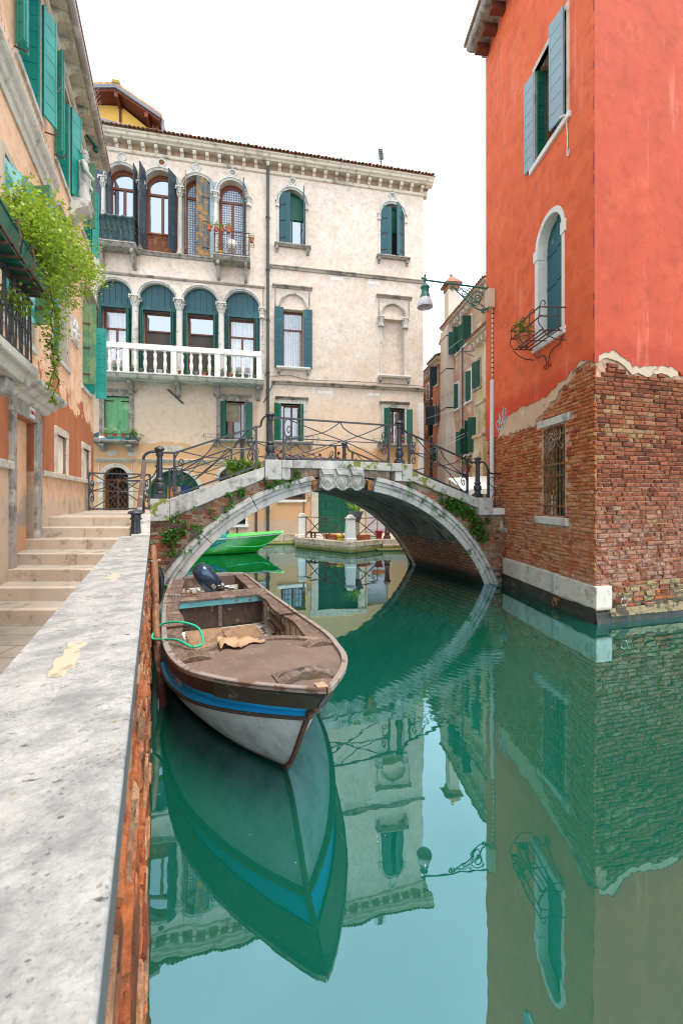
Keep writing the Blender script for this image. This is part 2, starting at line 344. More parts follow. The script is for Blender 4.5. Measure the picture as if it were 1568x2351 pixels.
lead = M('lead sheet', (.16,.18,.21), .15, 3, [((.32,.34,.36), .6, 3)], rough=.5, bump=.2)
wood_red = M('red brown timber', (.22,.055,.025), .2, 3, bump=.3, grain=((.10,.028,.014), 3, (9, 9, .8)))
grey_pipe = M('grey painted pipe', (.05,.062,.062), .1, 3, rough=.45, bump=.1)
white_pipe = M('white plastic conduit', (.66,.64,.62), .06, 3, [((.4,.3,.2), .66, 5)], rough=.5, bump=.1)
beige_box = M('cream metal box', (.62,.52,.36), .06, 3, rough=.5, bump=.1)
wood_b = M('weathered brown boat timber', (.185,.125,.092), .14, 3, [((.26,.19,.145), .58, 5, .08), ((.10,.062,.045), .6, 7, .06)], rough=.62, bump=.4, grain=((.10,.058,.04), 3, (1.2, 14, 14)))
wood_d = M('dark mahogany strake', (.062,.022,.013), .2, 3, [((.03,.012,.008), .5, 3), ((.22,.13,.09), .69, 22)], rough=.35, bump=.25, grain=((.035,.014,.009), 3, (1.2, 12, 12)), spec=.5)
deck_m = M('worn brown deck', (.20,.145,.115), .12, 1.6, [((.15,.10,.078), .54, 2.5, .1), ((.36,.27,.21), .67, 16)], rough=.6, bump=.25, grain=((.175,.11,.08), 2.5, (1, 9, 9)))
ply_m = M('worn plywood', (.33,.20,.11), .16, 2, [((.19,.11,.065), .55, 3)], rough=.65, bump=.2, grain=((.24,.14,.08), 2, (2, 12, 12)))
bulk_m = M('stained dark panel', (.075,.046,.034), .25, 2, [((.20,.145,.115), .62, 5)], rough=.7, bump=.4, grain=((.04,.025,.018), 3, (3, 12, 2)))
gun_m = M('grey worn gunwale', (.30,.25,.22), .15, 4, [((.17,.10,.07), .55, 5)], rough=.55, bump=.3)
blue_p = M('bright blue boat paint', (.02,.45,.86), .1, 3, [((.03,.16,.30), .66, 6)], rough=.4, bump=.2)
hull_m = M('pale grey hull paint', (.60,.58,.58), .08, 2, [((.44,.40,.38), .6, 2.5, .1), ((.66,.65,.64), .63, 14)], ((.33,.25,.19), .64, .6), [(.04, .03, .06, (.03,.04,.025))], rough=.42, bump=.3, bs=14)
peel_m = M('peeling white boat paint', (.72,.68,.60), .1, 4, [((.10,.055,.035), .57, 7), ((.5,.3,.12), .64, 9)], bump=.5)
turq_p = M('peeling turquoise paint', (.10,.32,.36), .1, 4, [((.16,.08,.055), .60, 7)], bump=.3)
motor_m = M('metallic blue grey cowl', (.055,.085,.135), .04, 3, rough=.16, bump=0, metal=.55, spec=.6)
motor_d = M('dark engine casing', (.025,.027,.032), .1, 4, rough=.3, bump=.1)
green_bt = M('bright green hull paint', (.012,.40,.018), .06, 2, rough=.25, bump=.05, low=[(.03,.02,.02,(.0,.10,.02))])
green_bd = M('pale green deck', (.10,.62,.12), .06, 2, rough=.3, bump=.05)
rope_m = M('green hose rope', (.02,.42,.24), .1, 9, rough=.4, bump=.1)
rag_m = M('tan rag', (.42,.26,.15), .15, 9, bump=.6)
pole_m = M('wet reddish mooring wood', (.19,.075,.03), .2, 3, [((.09,.035,.015), .55, 5)], low=[(.55, .1, .5, (.10,.02,.012)), (.12,.08,.1,(.02,.012,.01))], rough=.6, bump=.6, grain=((.30,.14,.065), 3, (9, 9, .6)))
coping_m = None
gull_m = M('white feathers', (.72,.72,.74), .06, 6, rough=.8, bump=.2)
grey_feather = M('grey feathers', (.35,.37,.40), .06, 6, bump=.2)
ora_house = M('terracotta plaster', (.56,.20,.09), .14, 1.2, [((.62,.29,.15), .58, 2), ((.42,.15,.07), .62, 3)], ((.35,.17,.1), .6, .5), bump=.4)
cream_house = M('cream chimney plaster', (.72,.63,.52), .08, 1, [((.5,.37,.24), .64, 2)], ((.42,.30,.2), .66, .4), bump=.25)
mix_house = M('patchy brick and plaster', (.56,.37,.25), .15, 1.4, [((.56,.24,.13), .53, .55), ((.40,.2,.12), .62, 5), ((.66,.55,.43), .60, 1.1)], ((.35,.22,.14), .62, .5), bump=.7, bs=22, bd=.03)
yel_house = M('ochre stained plaster', (.58,.44,.25), .14, 1.2, [((.66,.56,.40), .52, 1.0, .1), ((.42,.29,.11), .6, 1.3, .06)], ((.22,.16,.07), .6, .6), bump=.4)
far_brick = brickmat('far orange brick', [(.34,.11,.05),(.5,.19,.08),(.56,.27,.13),(.5,.3,.17)], ((.55,.42,.28), .58, .6))
def leafmat(name, c1, c2):
    t = NT(name); a = t.n('ShaderNodeAttribute', attribute_name='tone')
    c = t.mix(a.outputs['Fac'], c1, c2); t.done(c, .5, None, 0, .4)
    t.b.inputs['Transmission Weight'].default_value = 0.0
    tr = t.n('ShaderNodeBsdfTranslucent'); t.put(tr.inputs[0], t.mix(.5, c, sc3(c2, 1.3))); ms = t.n('ShaderNodeMixShader'); ms.inputs[0].default_value = .3
    t.l(t.b.outputs[0], ms.inputs[1]); t.l(tr.outputs[0], ms.inputs[2]); t.l(ms.outputs[0], t.out.inputs[0]); return t.m
leaf_ivy = leafmat('ivy leaves', (.018,.085,.012), (.085,.24,.03))
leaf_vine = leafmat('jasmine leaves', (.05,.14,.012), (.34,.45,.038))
leaf_pot = leafmat('pot plant leaves', (.05,.16,.02), (.24,.40,.05))
leaf_pur = leafmat('purple leaves', (.05,.012,.035), (.15,.03,.09))
flower_w = leafmat('white pink flowers', (.75,.55,.55), (.8,.75,.6))
flower_p = leafmat('pink flowers', (.65,.05,.25), (.8,.25,.45))
stem_m = M('plant stem', (.12,.07,.035), .2, 5, bump=.2)
def glassmat(name, refl, tint=(.9,.95,1), dark=(.02,.022,.025), clear=True):
    t = NT(name); g = t.n('ShaderNodeBsdfGlossy'); g.inputs['Color'].default_value = (*tint, 1); g.inputs['Roughness'].default_value = .02
    nz_ = t.bump(t.noise(1.4, 2), .12, .05); t.l(nz_, g.inputs['Normal'])
    if clear: d = t.n('ShaderNodeBsdfTransparent')
    else: d = t.n('ShaderNodeBsdfDiffuse'); d.inputs[0].default_value = (*dark, 1)
    ms = t.n('ShaderNodeMixShader'); ms.inputs[0].default_value = refl
    t.l(d.outputs[0], ms.inputs[1]); t.l(g.outputs[0], ms.inputs[2]); t.l(ms.outputs[0], t.out.inputs[0]); return t.m
glass_c = glassmat('clear window glass', .14)
glass_s = glassmat('sky reflecting glass', .46, (.86,.92,1), (.05,.055,.06), False)
glass_d = glassmat('dark window glass', .16, (.9,.95,1), (.03,.03,.03), False)
lampglass = glassmat('ribbed lamp glass', .35, (.9,.88,.9))
def dotmat():
    t = NT('dotted lace curtain'); v = t.n('ShaderNodeTexVoronoi'); v.inputs['Scale'].default_value = 9; v.inputs['Randomness'].default_value = .15
    t.l(t.raw, v.inputs['Vector']); c = t.mix(t.ramp(v.outputs['Distance'], .28, .36), (.62,.66,.72), (.17,.21,.28)); return t.done(c, .6)
lace_m = dotmat()
def gridpave():
    t = NT('paving slabs with joints'); b = t.n('ShaderNodeTexBrick'); t.l(t.raw, b.inputs['Vector']); b.offset = .5
    b.inputs['Scale'].default_value = 1; b.inputs['Brick Width'].default_value = .9; b.inputs['Row Height'].default_value = .32; b.inputs['Mortar Size'].default_value = .008
    b.inputs['Color1'].default_value = (.34,.295,.235,1); b.inputs['Color2'].default_value = (.28,.25,.21,1); b.inputs['Mortar'].default_value = (.12,.10,.08,1)
    c = t.mix(t.ramp(t.noise(5, 6), .45, .65, 0, .5), b.outputs[0], (.2,.17,.13)); nr = t.bump(t.noise(40, 6), .4, .01)
    return t.done(c, .7, nr)
pave_j = gridpave()
def copingmat():
    t = NT('parapet coping stone'); vo = t.n('ShaderNodeTexVoronoi'); vo.inputs['Scale'].default_value = 75; t.l(t.raw, vo.inputs['Vector'])
    c = t.mix(t.ramp(t.noise(6, 10, stretch=(1.1, .9, 1), rough=.72), .34, .60), (.22,.215,.21), (.42,.405,.38))
    c = t.mix(t.ramp(t.noise(38, 8, stretch=(1.2, .8, 1), rough=.7, off=2), .42, .7, .0, .6), c, (.22,.22,.215))
    c = t.mix(t.ramp(t.noise(2.4, 5, off=6), .54, .68, 0, .7), c, (.50,.47,.42))
    c = t.mix(t.math('MULTIPLY', t.ramp(t.noise(34, 5, off=4), .63, .67), t.ramp(t.noise(2.0, 4, off=8), .42, .6)), c, (.17,.15,.03))
    c = t.mix(t.ramp(t.noise(48, 6, stretch=(1, .5, 1), off=9), .66, .7), c, (.10,.09,.08))
    c = t.mix(t.ramp(t.noise(3.6, 6, off=12), .67, .71), c, (.62,.46,.33))
    pit = t.math('MULTIPLY', t.ramp(vo.outputs['Distance'], .16, .30, 1, 0), t.ramp(t.noise(7, 4, off=14), .50, .62))
    c = t.mix(t.math('MULTIPLY', pit, .4), c, (.09,.08,.06)); c = t.mix(t.ramp(t.noise(150, 4, off=15), .56, .72, 0, .5), c, (.12,.12,.12))
    c = t.mix(t.ramp(t.math('ADD', t.z(), t.math('MULTIPLY', t.noise(12, 5, off=17), .012)), 1.640, 1.650, .85, 0), c, (.085,.085,.085)); c = t.mix(t.ramp(t.noise(9, 8, off=23, rough=.7), .60, .64, 0, .6), c, (.14,.14,.13))  # first mix paints shade onto the coping's sides, second adds random dark blotches
    nr = t.bump(t.noise(90, 10, stretch=(1.4, .8, 1), rough=.75), .8, .005); nr = t.bump(t.noise(12, 6, off=3), .7, .02, nr); nr = t.bump(t.math('SUBTRACT', 1.0, pit), .6, .006, nr)
    return t.done(c, .62, nr, 0, .4)
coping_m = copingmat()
def footbrick():
    t = NT('rotten wet brick'); st = (.7, 9, 22)
    c = t.mix(t.ramp(t.noise(5, 8, stretch=(.9, 3, 5), rough=.7), .36, .62), (.42,.13,.045), (.72,.42,.23))
    c = t.mix(t.ramp(t.noise(9, 8, stretch=(.8, 4, 6), off=3, rough=.7), .57, .63), c, (.13,.045,.02))
    c = t.mix(t.ramp(t.noise(16, 6, stretch=(.5, 3, 4), off=6, rough=.7), .62, .66), c, (.03,.02,.012))
    c = t.mix(t.ramp(t.noise(4, 6, stretch=(.7, 3, 5), off=8, rough=.7), .62, .68), c, (.62,.46,.33))
    c = t.mix(t.math('MULTIPLY', t.below(.75, .5, .6, 3), .8), c, (.55,.10,.028))
    c = t.mix(t.below(.10, .06, .2, 5), c, (.05,.045,.012))
    nr = t.bump(t.noise(11, 10, stretch=(1, 4, 6), rough=.75), 1.0, .05); nr = t.bump(t.noise(60, 8, stretch=(1, 2, 3), off=4, rough=.7), .6, .01, nr)
    return t.done(c, .75, nr, 0, .4)
foot_m = footbrick()
def watermat():
    t = NT('green canal water'); pos = t.n('ShaderNodeNewGeometry').outputs['Position']
    # calm skin everywhere, a patch of crossing ripples past the bridge foot
    v1 = t.noise(1.1, 2, stretch=(1, 1, 1)); v2 = t.noise(5.0, 2, off=4)
    mp = t.n('ShaderNodeVectorMath', operation='DISTANCE'); t.l(pos, mp.inputs[0]); mp.inputs[1].default_value = (1.3, 5.9, 0)
    near = t.ramp(mp.outputs['Value'], .3, 2.4, 1.0, 0.0)
    wv = t.n('ShaderNodeTexWave', wave_type='RINGS', rings_direction='SPHERICAL'); wv.inputs['Scale'].default_value = 3.1; wv.inputs['Distortion'].default_value = 3.0; wv.inputs['Detail'].default_value = 2; wv.inputs['Detail Scale'].default_value = 1.3
    m2 = t.n('ShaderNodeMapping'); m2.inputs['Location'].default_value = (-2.1, -6.4, 0); t.l(pos, m2.inputs[0]); t.l(m2.outputs[0], wv.inputs['Vector'])
    h = t.math('ADD', t.math('MULTIPLY', v1, .010), t.math('MULTIPLY', v2, .0010))
    h = t.math('ADD', h, t.math('MULTIPLY', t.math('MULTIPLY', near, wv.outputs['Fac']), .0012))
    h = t.math('ADD', h, t.math('MULTIPLY', t.math('MULTIPLY', near, t.noise(11, 3, off=8)), .0040))
    nr = t.bump(h, 1.0, .35)
    d = t.n('ShaderNodeBsdfDiffuse'); d.inputs[0].default_value = (.0018,.076,.046,1)
    g = t.n('ShaderNodeBsdfGlossy'); g.inputs['Color'].default_value = (.55,.79,.89,1); g.inputs['Roughness'].default_value = .012; t.l(nr, g.inputs['Normal'])
    fr = t.n('ShaderNodeFresnel'); fr.inputs['IOR'].default_value = 1.33; t.l(nr, fr.inputs['Normal'])
    ms = t.n('ShaderNodeMixShader'); t.l(t.math('MINIMUM', t.math('ADD', t.math('MULTIPLY', fr.outputs[0], 2.1), .22), .86), ms.inputs[0])
    t.l(d.outputs[0], ms.inputs[1]); t.l(g.outputs[0], ms.inputs[2]); t.l(ms.outputs[0], t.out.inputs[0]); return t.m
water_m = watermat()
# ------------------------------------------------------------------ setting: water, pavements, steps
wm = MB(); wm.add([(-90,-30,0),(90,-30,0),(90,150,0),(-90,150,0)], [(0,1,2,3)]); struct(wm.build('water', water_m))
def wallx(Y): return -4.4 - .385*(Y-5.5)
def parx(Y): return -1.066 - .4375*(Y-1.3325)
GZ = EYE - 1.435
g = MB(); g.prismz([(wallx(-3), -3), (parx(-3)+.1, -3), (parx(5.2)+.1, 5.2), (wallx(5.2), 5.2)], -.5, GZ); struct(g.build('pavement', pave_j))
stp = thing('stone_steps', 'pale worn limestone steps climbing between the orange house and the parapet', 'steps', (wallx(6), 6, GZ))
ys = [4.86, 5.31, 5.75, 6.16, 6.72, 7.08, 7.57]; nose = MB()
inv = Matrix.Translation((-wallx(6), -6, -GZ))
for i, y in enumerate(ys):
    z1 = GZ + .158*(i+1); ye = ys[i+1]+.25 if i < 6 else 9.2; z0 = z1-.4
    jx = wallx(y) + (parx(y)-wallx(y))*(.62, .70, .66, .55, .60, .52, .57)[i]
    for xa, xb in ((wallx(y)-.3, jx-.003), (jx+.003, parx(y)+.06)):
        m = MB(); m.M = inv; sk = .02*(xb-xa)
        xb2 = xb - .4375*(ye-y) if xb > jx+.1 else xb
        xa2 = xa - .385*(ye-y) if xa < jx-.1 else xa
        m.prismz([(xa, y), (xb, y+sk), (xb-.05, y+sk+.11), (xa-.04, y+.11)], z0, z1); st_ = m.build('step', step_m, stp, bevel=.012, seg=2)
        m = MB(); m.M = inv; m.prismz([(xa-.04, y+.114), (xb-.05, y+sk+.114), (xb2, ye), (xa2, ye)], z0, z1-.004); m.build('tread', tread_m, st_)
LZ = GZ + .158*7
lm = MB(); lm.prismz([(wallx(9.0)-.4, 9.0), (-3.60, 9.0), (-4.3, 10.1), (-5.2, 11.5), (-6.55, 10.75), (wallx(10.7)-.5, 10.7)], -.5, LZ-.004); struct(lm.build('landing_pavement', tread_m))
rp = MB(); rp.prismz([(3.02, 14.5), (4.42, 11.4), (5.5, 12.4), (9, 13), (12, 40), (6.2, 40), (4.6, 20.2), (3.7, 17.5)], -.6, 1.75); struct(rp.build('street_pavement', pave))
qz = .45
qk = MB(); qk.prismz([(-2.3,20.95), (-2.04,19.1), (.33,17.0), (1.74,18.3), (1.9,18.2), (4.6,18.6), (4.6,22.2)], -.6, qz-.006); struct(qk.build('quay_pavement', step_m))
qt = thing('quay_edge', 'two courses of pale stone blocks edging the little quay by the green door', 'quay', (.33, 17, 0))
def course(P, Q_, z0, z1, lens, out, par, mt, name='edge_stone'):
    P = Vector(P); Q_ = Vector(Q_); d = (Q_-P); L = d.length; d /= L; nrm = Vector((d.y, -d.x)); a = 0; k = 0
    while a < L-.02:
        b = min(L, a + lens[k % len(lens)]); k += 1
        if L-b < .15: b = L
        p = P+d*(a+.004); q = P+d*(b-.004); m = MB(); o = out+random.uniform(-.006, .006)
        m.M = Matrix.Translation((-par.location.x, -par.location.y, -par.location.z))
        m.prismz([tuple(p+nrm*o), tuple(q+nrm*o), tuple(q-nrm*.3), tuple(p-nrm*.3)], z0, z1+random.uniform(-.003, .003)); m.build(name, mt, par, bevel=.012, seg=2); a = b
course((-2.04,19.1), (.33,17.0), .235, qz, (1.0,.8,1.3), .05, qt, quay_m); course((-2.04,19.1), (.33,17.0), -.5, .228, (.9,1.2,.7), .02, qt, quay_m)
course((.33,17.0), (1.74,18.3), .235, qz, (.75,.6), .05, qt, quay_m); course((.33,17.0), (1.74,18.3), -.5, .228, (.62,.7), .02, qt, quay_m)
course((1.74,18.3), (3.3,18.45), .235, qz, (.8,.6), .02, qt, quay_m); course((1.74,18.25), (3.3,18.35), -.5, .228, (.5,.6), .1, qt, quay_m)
course((1.5,17.75), (3.0,17.95), -.5, .07, (1.1,.6), .02, qt, quay_m, 'landing_step')

# ------------------------------------------------------------------ helpers for facades
def shutter(par, u, out, z0, z1, w, side, ang, mt, horiz=True, arch_top=0, strap=True, name='shutter', n=None, hinge_m=None):
    """board shutter hinged at (u,out); side=-1 opens to the left; ang 0 = flat on the wall, 90 = sticking out, 180 = closed"""
    m = MB(); t = .035; h = z1-z0; a = radians(ang)
    m.M = Matrix.Translation((u, -out, 0)) @ Matrix.Rotation((-a if side > 0 else pi+a), 4, 'Z')
    sgn = 1 if side > 0 else -1
    if horiz:
        k = n or max(3, round(h/.24)); dz = h/k
        for i in range(k): m.box(.0, w, -t/2, t/2, z0+i*dz+.003, z0+(i+1)*dz-.004)
        m.box(.006, w-.006, -t/2+.009, t/2-.009, z0+.002, z1-.002)
        if strap: m.box(.0, .035, -t/2-.008, t/2+.008, z0, z1); m.box(w-.035, w, -t/2-.008, t/2+.008, z0, z1)
    else:
        k = n or max(2, round(w/.16)); dx = w/k
        for i in range(k):
            za = z1
            if arch_top:
                x = (i+.5)*dx; x = x if arch_top > 0 else w-x
                R = w; za = z1 - R + sqrt(max(0, R*R-(R-x-dx*.4)**2)) if x < R else z1
            m.box(i*dx+.002, (i+1)*dx-.002, -t/2, t/2, z0, max(za, z0+.1))
    o = m.build(name, mt, par, bevel=.004)
    if strap:
        s = MB(); s.M = m.M
        for f in (.16, .84) if horiz else (.12, .45, .75): s.box(-.02, w*.6, -t/2-.013, t/2+.013, z0+h*f-.02, z0+h*f+.02)
        if not horiz: s.build('strap_hinge', hinge_m or black, par)
    return o
def frame_rect(m, u0, u1, z0, z1, o0, o1, b=.06, mull=True, trans=None):
    m.ob(u0, u0+b, o0, o1, z0, z1); m.ob(u1-b, u1, o0, o1, z0, z1); m.ob(u0+b, u1-b, o0, o1, z1-b, z1); m.ob(u0+b, u1-b, o0, o1, z0, z0+b)
    c = (u0+u1)/2
    zt = trans if trans else z1-b
    if trans: m.ob(u0+b, u1-b, o0, o1+.01, trans-.035, trans+.035); zt = trans-.035
    if mull: m.ob(c-.045, c+.045, o0, o1+.008, z0+b, zt)
def curtain(par, u0, u1, z0, z1, out, mt, waves=9, name='curtain'):
    rows = []
    for z in (z0, (z0*2+z1)/3, (z0+z1*2)/3, z1):
        rows.append([(u0+(u1-u0)*i/60, -out+.03*sin(i/60*waves*2*pi+.3*sin(z*3))+.012*sin(i*1.7), z) for i in range(61)])
    m = MB(); m.grid(rows); return m.build(name, mt, par, smooth=60, recalc=False)
def archivolt(m, c, zs, r, w, o0, o1, n=20):
    if o0 < 0: r -= .007; w += .007
    m.strip(arc(c, zs, r, pi, 0, n), arc(c, zs, r+w, pi, 0, n), -o1, -o0)
def dentils(m, c, zs, r, o0, o1, n=24, s=.03):
    for i in range(n):
        a = pi*(i+.5)/n
        m.box(c-r*cos(a)-s/2, c-r*cos(a)+s/2, -o1, -o0, zs+r*sin(a)-s/2, zs+r*sin(a)+s/2)
def column(par, u, out, z0, zc, z1, r=.125, name='column', mt=None):
    """round shaft on a base, leafy capital zc..z1"""
    m = MB(); c = (u, -out, 0)
    m.lathe([(r*1.5, z0), (r*1.5, z0+.07), (r*1.3, z0+.09), (r*1.35, z0+.13), (r*1.1, z0+.17), (r*1.02, z0+.22), (r, z0+(zc-z0)*.4), (r*.86, zc-.04), (r*1.0, zc-.03), (r*1.0, zc)], c, 16)
    o = m.build(name, mt or stone, par, smooth=40)
    k = MB(); h = z1-zc
    k.lathe([(r*.85, zc), (r*.9, zc+h*.3), (r*1.0, zc+h*.6), (r*1.35, zc+h*.85)], c, 16)
    k.ob(u-r*1.55, u+r*1.55, out-r*1.5, out+r*1.5, z1-h*.14, z1)
    for row, (zz, rr, nn) in enumerate(((.18, .95, 8), (.48, 1.1, 8))):
        for i in range(nn):
            a = 2*pi*(i+.5*row)/nn
            x, y = u+r*rr*cos(a), -out+r*rr*sin(a); x2, y2 = u+r*(rr+.38)*cos(a), -out+r*(rr+.38)*sin(a)
            k.tube([(x, y, zc+h*(zz-.16)), (x*.6+x2*.4, y*.6+y2*.4, zc+h*(zz+.12)), (x2, y2, zc+h*(zz+.22)), (x2, y2, zc+h*(zz+.12))], [.03, .032, .022, .012], 5)
    for sx in (-1, 1):
        for sy in (-1, 1): k.ell((u+sx*r*1.4, -out+sy*r*1.2, z1-h*.27), (.045, .045, .045), 8, 6)
    k.build('capital', mt or stone, par, smooth=40); return o
def bracket(m, u, z1, out, h, w=.14):
    """scrolled stone console hanging under z1"""
    pr = [(0, z1), (out, z1), (out, z1-.10), (out*.92, z1-.16), (out*.72, z1-.17), (out*.5, z1-h*.55), (out*.3, z1-h*.85), (.0, z1-h)]
    n = len(pr); vs = [(u-w/2, -o, z) for o, z in pr] + [(u+w/2, -o, z) for o, z in pr]
    m.add(vs, [tuple(range(n)), tuple(range(2*n-1, n-1, -1))] + [(i, (i+1) % n, n+(i+1) % n, n+i) for i in range(n)])
def brackets(par, us, z1, out, h, w, mt, name='console', bv=.008):
    for u in us:
        m = MB(); bracket(m, u, z1, out, h, w); m.build(name, mt, par, bevel=bv)
def mould(m, u0, u1, prof):
    """profile [(out,z)] swept along u"""
    n = len(prof); m.add([(u0, -o, z) for o, z in prof] + [(u1, -o, z) for o, z in prof],
        [tuple(range(n)), tuple(range(2*n-1, n-1, -1))] + [(i, (i+1) % n, n+(i+1) % n, n+i) for i in range(n)])
def leaves(m, pts, size, droop=.3, tmin=0, tmax=1, n3=True):
    for p in pts:
        s = size*random.uniform(.6, 1.35); d = Vector((random.gauss(0, 1), random.gauss(0, 1), random.gauss(-droop, .7))).normalized()
        sd = d.cross(Vector((random.gauss(0, .5), random.gauss(0, .5), 1)))
        if sd.length < .05: sd = Vector((1, 0, 0))
        sd.normalize(); up = sd.cross(d); p = Vector(p); w = s*.36; tn = random.uniform(tmin, tmax)
        m.add([tuple(p), tuple(p+d*s*.45+sd*w+up*s*.08), tuple(p+d*s), tuple(p+d*s*.45-sd*w+up*s*.08), tuple(p+d*s*.5)], [(0,1,4),(1,2,4),(2,3,4),(3,0,4)], max(.001, tn))
def blob_pts(c, r, n):
    out = []
    while len(out) < n:
        v = Vector((random.uniform(-1, 1), random.uniform(-1, 1), random.uniform(-1, 1)))
        if v.length < 1: out.append((c[0]+v.x*r[0], c[1]+v.y*r[1], c[2]+v.z*r[2]))
    return out
def flower_pot(frame, u, out, z, r, h, mt, label, plant=None, group=None, pm=None, ph=.2, sz=.05, n=60, cat='flower pot'):
    p = frame.w(u, out, z); t = thing('flower_pot', label, cat, p, frame.rz, group)
    m = MB(); m.lathe([(r*.72, 0), (r*.95, h*.78), (r*1.08, h*.80), (r*1.1, h), (r*.95, h), (r*.9, h*.9)], (0, 0, 0), 14); m.build('pot', mt, t, smooth=40)
    if plant == 'bush':
        l = MB(); leaves(l, blob_pts((0, 0, h+ph*.45), (r*1.35, r*1.35, ph*.6), n), sz, .0); l.build('foliage', pm or leaf_pot, t, recalc=False)
        s = MB()
        for k in range(5): s.tube([(0, 0, h*.9), (random.uniform(-r, r)*.8, random.uniform(-r, r)*.8, h+ph*.6)], .005, 4)
        s.build('stems', stem_m, t)
    elif plant == 'flowers':
        l = MB(); leaves(l, blob_pts((0, 0, h+ph*.35), (r*1.1, r*1.1, ph*.45), n), sz, .0); l.build('foliage', leaf_pot, t, recalc=False)
        f = MB(); leaves(f, blob_pts((0, 0, h+ph*.8), (r*1.2, r*1.2, ph*.3), n//2), sz*.8, -.4); f.build('blossoms', pm, t, recalc=False)
    return t
# ------------------------------------------------------------------ the palazzo facing the camera
pal = thing('palazzo', 'tall cream plastered palazzo with two arcaded loggias facing the canal', 'building', PA.o, PA.rz)
wall = MB(); wall.box(-21, 0, 0, 11, -.6, 17.75); wall_o = wall.build('wall', pal_plaster, pal)
C = MB(); D = -.38
UP = [(-14.98, -13.68), (-13.42, -11.98), (-11.76, -10.44), (-10.18, -8.93)]      # upper loggia bays
UZ0, UZT = 13.4, 17.2
MID = [(-15.42, -13.93), (-13.68, -12.05), (-11.78, -10.18), (-9.92, -8.28)]      # lower loggia bays
MZ0, MZT = 7.66, 12.03
for a, b in UP: C.prism(arch(a, b, UZ0, UZT), -.2, .42)
for a, b in MID: C.prism(arch(a, b, MZ0, MZT), -.2, .48)
for a, b in ((-7.375, -6.10), (-2.295, -1.03)): C.prism(arch(a, b, 14.46, 17.17), -.2, .34)
C.ob(-7.17, -6.19, D, .2, 8.55, 11.36); C.prism(arch(-7.30, -6.06, 11.42, 12.12)[1:-1], -.2, .06)
C.ob(-2.22, -1.05, -.24, .2, 8.43, 11.30); C.prism(arch(-2.24, -1.03, 11.36, 12.12)[1:-1], -.2, .10)
LOW = [(-15.09, -14.06), (-10.08, -8.98), (-7.30, -6.20), (-2.12, -1.02)]
for a, b in LOW: C.ob(a, b, -.34, .2, 4.95, 6.78)
C.prism(arch(-15.13, -14.07, .3, 3.60), -.2, .4); C.prism(arch(-13.30, -10.98, .3, 3.50), -.2, .5); C.prism(arch(-10.16, -9.20, 1.9, 3.62), -.2, .4)
C.ob(-5.47, -3.45, -.4, .2, .46, 3.3); C.ob(-2.98, -1.9, -.4, .2, .46, 3.2); C.ob(-7.28, -6.10, -.3, .2, 2.13, 3.3); C.ob(-9.86, -8.95, -.3, .2, .95, 1.95); C.ob(-8.36, -7.85, -.3, .2, 1.85, 2.5)
cut(wall_o, C)
# dark rooms behind the openings
def room(par, u0, u1, z0, z1, depth, top=None, mt=None):
    m = MB()
    if top: m.prism(arch(u0+.005, u1-.005, z0+.005, top-.005), depth-.02, depth-.008)
    else: m.ob(u0+.005, u1-.005, -depth+.008, -depth+.02, z0+.005, z1-.005)
    return m.build('dark_room', mt or dark_in, par)

# cornice, tiles, string courses
cm = MB(); mould(cm, -21, .0, [(0, 17.74), (.07, 17.76), (.10, 17.88), (.03, 17.90), (0, 17.90)])
mould(cm, -21, .42, [(0, 18.20), (.26, 18.22), (.30, 18.28), (.38, 18.32), (.40, 18.42), (.46, 18.46), (.46, 18.52), (0, 18.52)])
cm.box(-21, 0, .0, 10.6, 17.9, 18.25)
cor = cm.build('cornice', cornice_m, pal, bevel=.006)
fz = MB(); fz.ob(-21, .0, -.05, .012, 17.91, 18.2); fz.build('frieze', M('brown shaded frieze', (.36,.23,.15), .2, 2, [((.16,.12,.09), .56, 2, .1)], bump=.3), cor)  # brown wall strip, its colour darkened to paint the shade between the corbels
k = -.13; i = 0
while k > -16.4:
    b = MB(); bracket(b, k, 18.2, .24, .32, .15); b.build('corbel', cornice_m, cor, bevel=.006); k -= .555
for r in range(3): b = MB(); b.box(.02, .30, .2+1.6*r, .42+1.6*r, 17.9, 18.2); b.build('corbel', cornice_m, cor)
tl = MB(); nt_ = 118
for i in range(nt_):
    u = -21 + i*.182
    for r in range(4):
        y0 = -.56 + r*.42; z0 = 18.53 + (y0+.56)*.34 + .018*(i % 2) + random.uniform(-.012, .012)
        rows = []
        for yy in (y0, y0+.46):
            zz = z0 + (yy-y0)*.34 - (.03 if yy > y0 else 0)
            rows.append([(u+.08*cos(pi*k/5)*(1 if yy == y0 else .85), yy, zz+.065*sin(pi*k/5)) for k in range(6)])
        tl.grid(rows)
tb = MB(); tb.add([(-21, -.5, 18.525), (.46, -.5, 18.525), (.46, 4.5, 20.2), (-21, 4.5, 20.2), (-21, 10.5, 18.5), (.46, 10.5, 18.5), (.46, 4.5, 18.4), (-21, 4.5, 18.4)], [(0,1,2,3), (2,3,4,5), (0,1,6,7), (1,2,5,6), (0,3,4,7)])
rf = tb.build('roof', tile_m, pal); sd = tl.build('eave_tiles', tile_m, rf, smooth=50, recalc=False)
s_ = sd.modifiers.new('thick', 'SOLIDIFY'); s_.thickness = .015
m = MB(); mould(m, -7.80, .10, [(0, 13.24), (.05, 13.26), (.07, 13.36), (.11, 13.38), (.11, 13.42), (0, 13.44)]); m.build('string_course', stone_dark, pal, bevel=.004)
m = MB(); mould(m, -7.72, .12, [(0, 7.68), (.05, 7.70), (.08, 7.79), (.13, 7.82), (.13, 7.87), (0, 7.89)]); m.build('string_course', stone_dark, pal, bevel=.004)
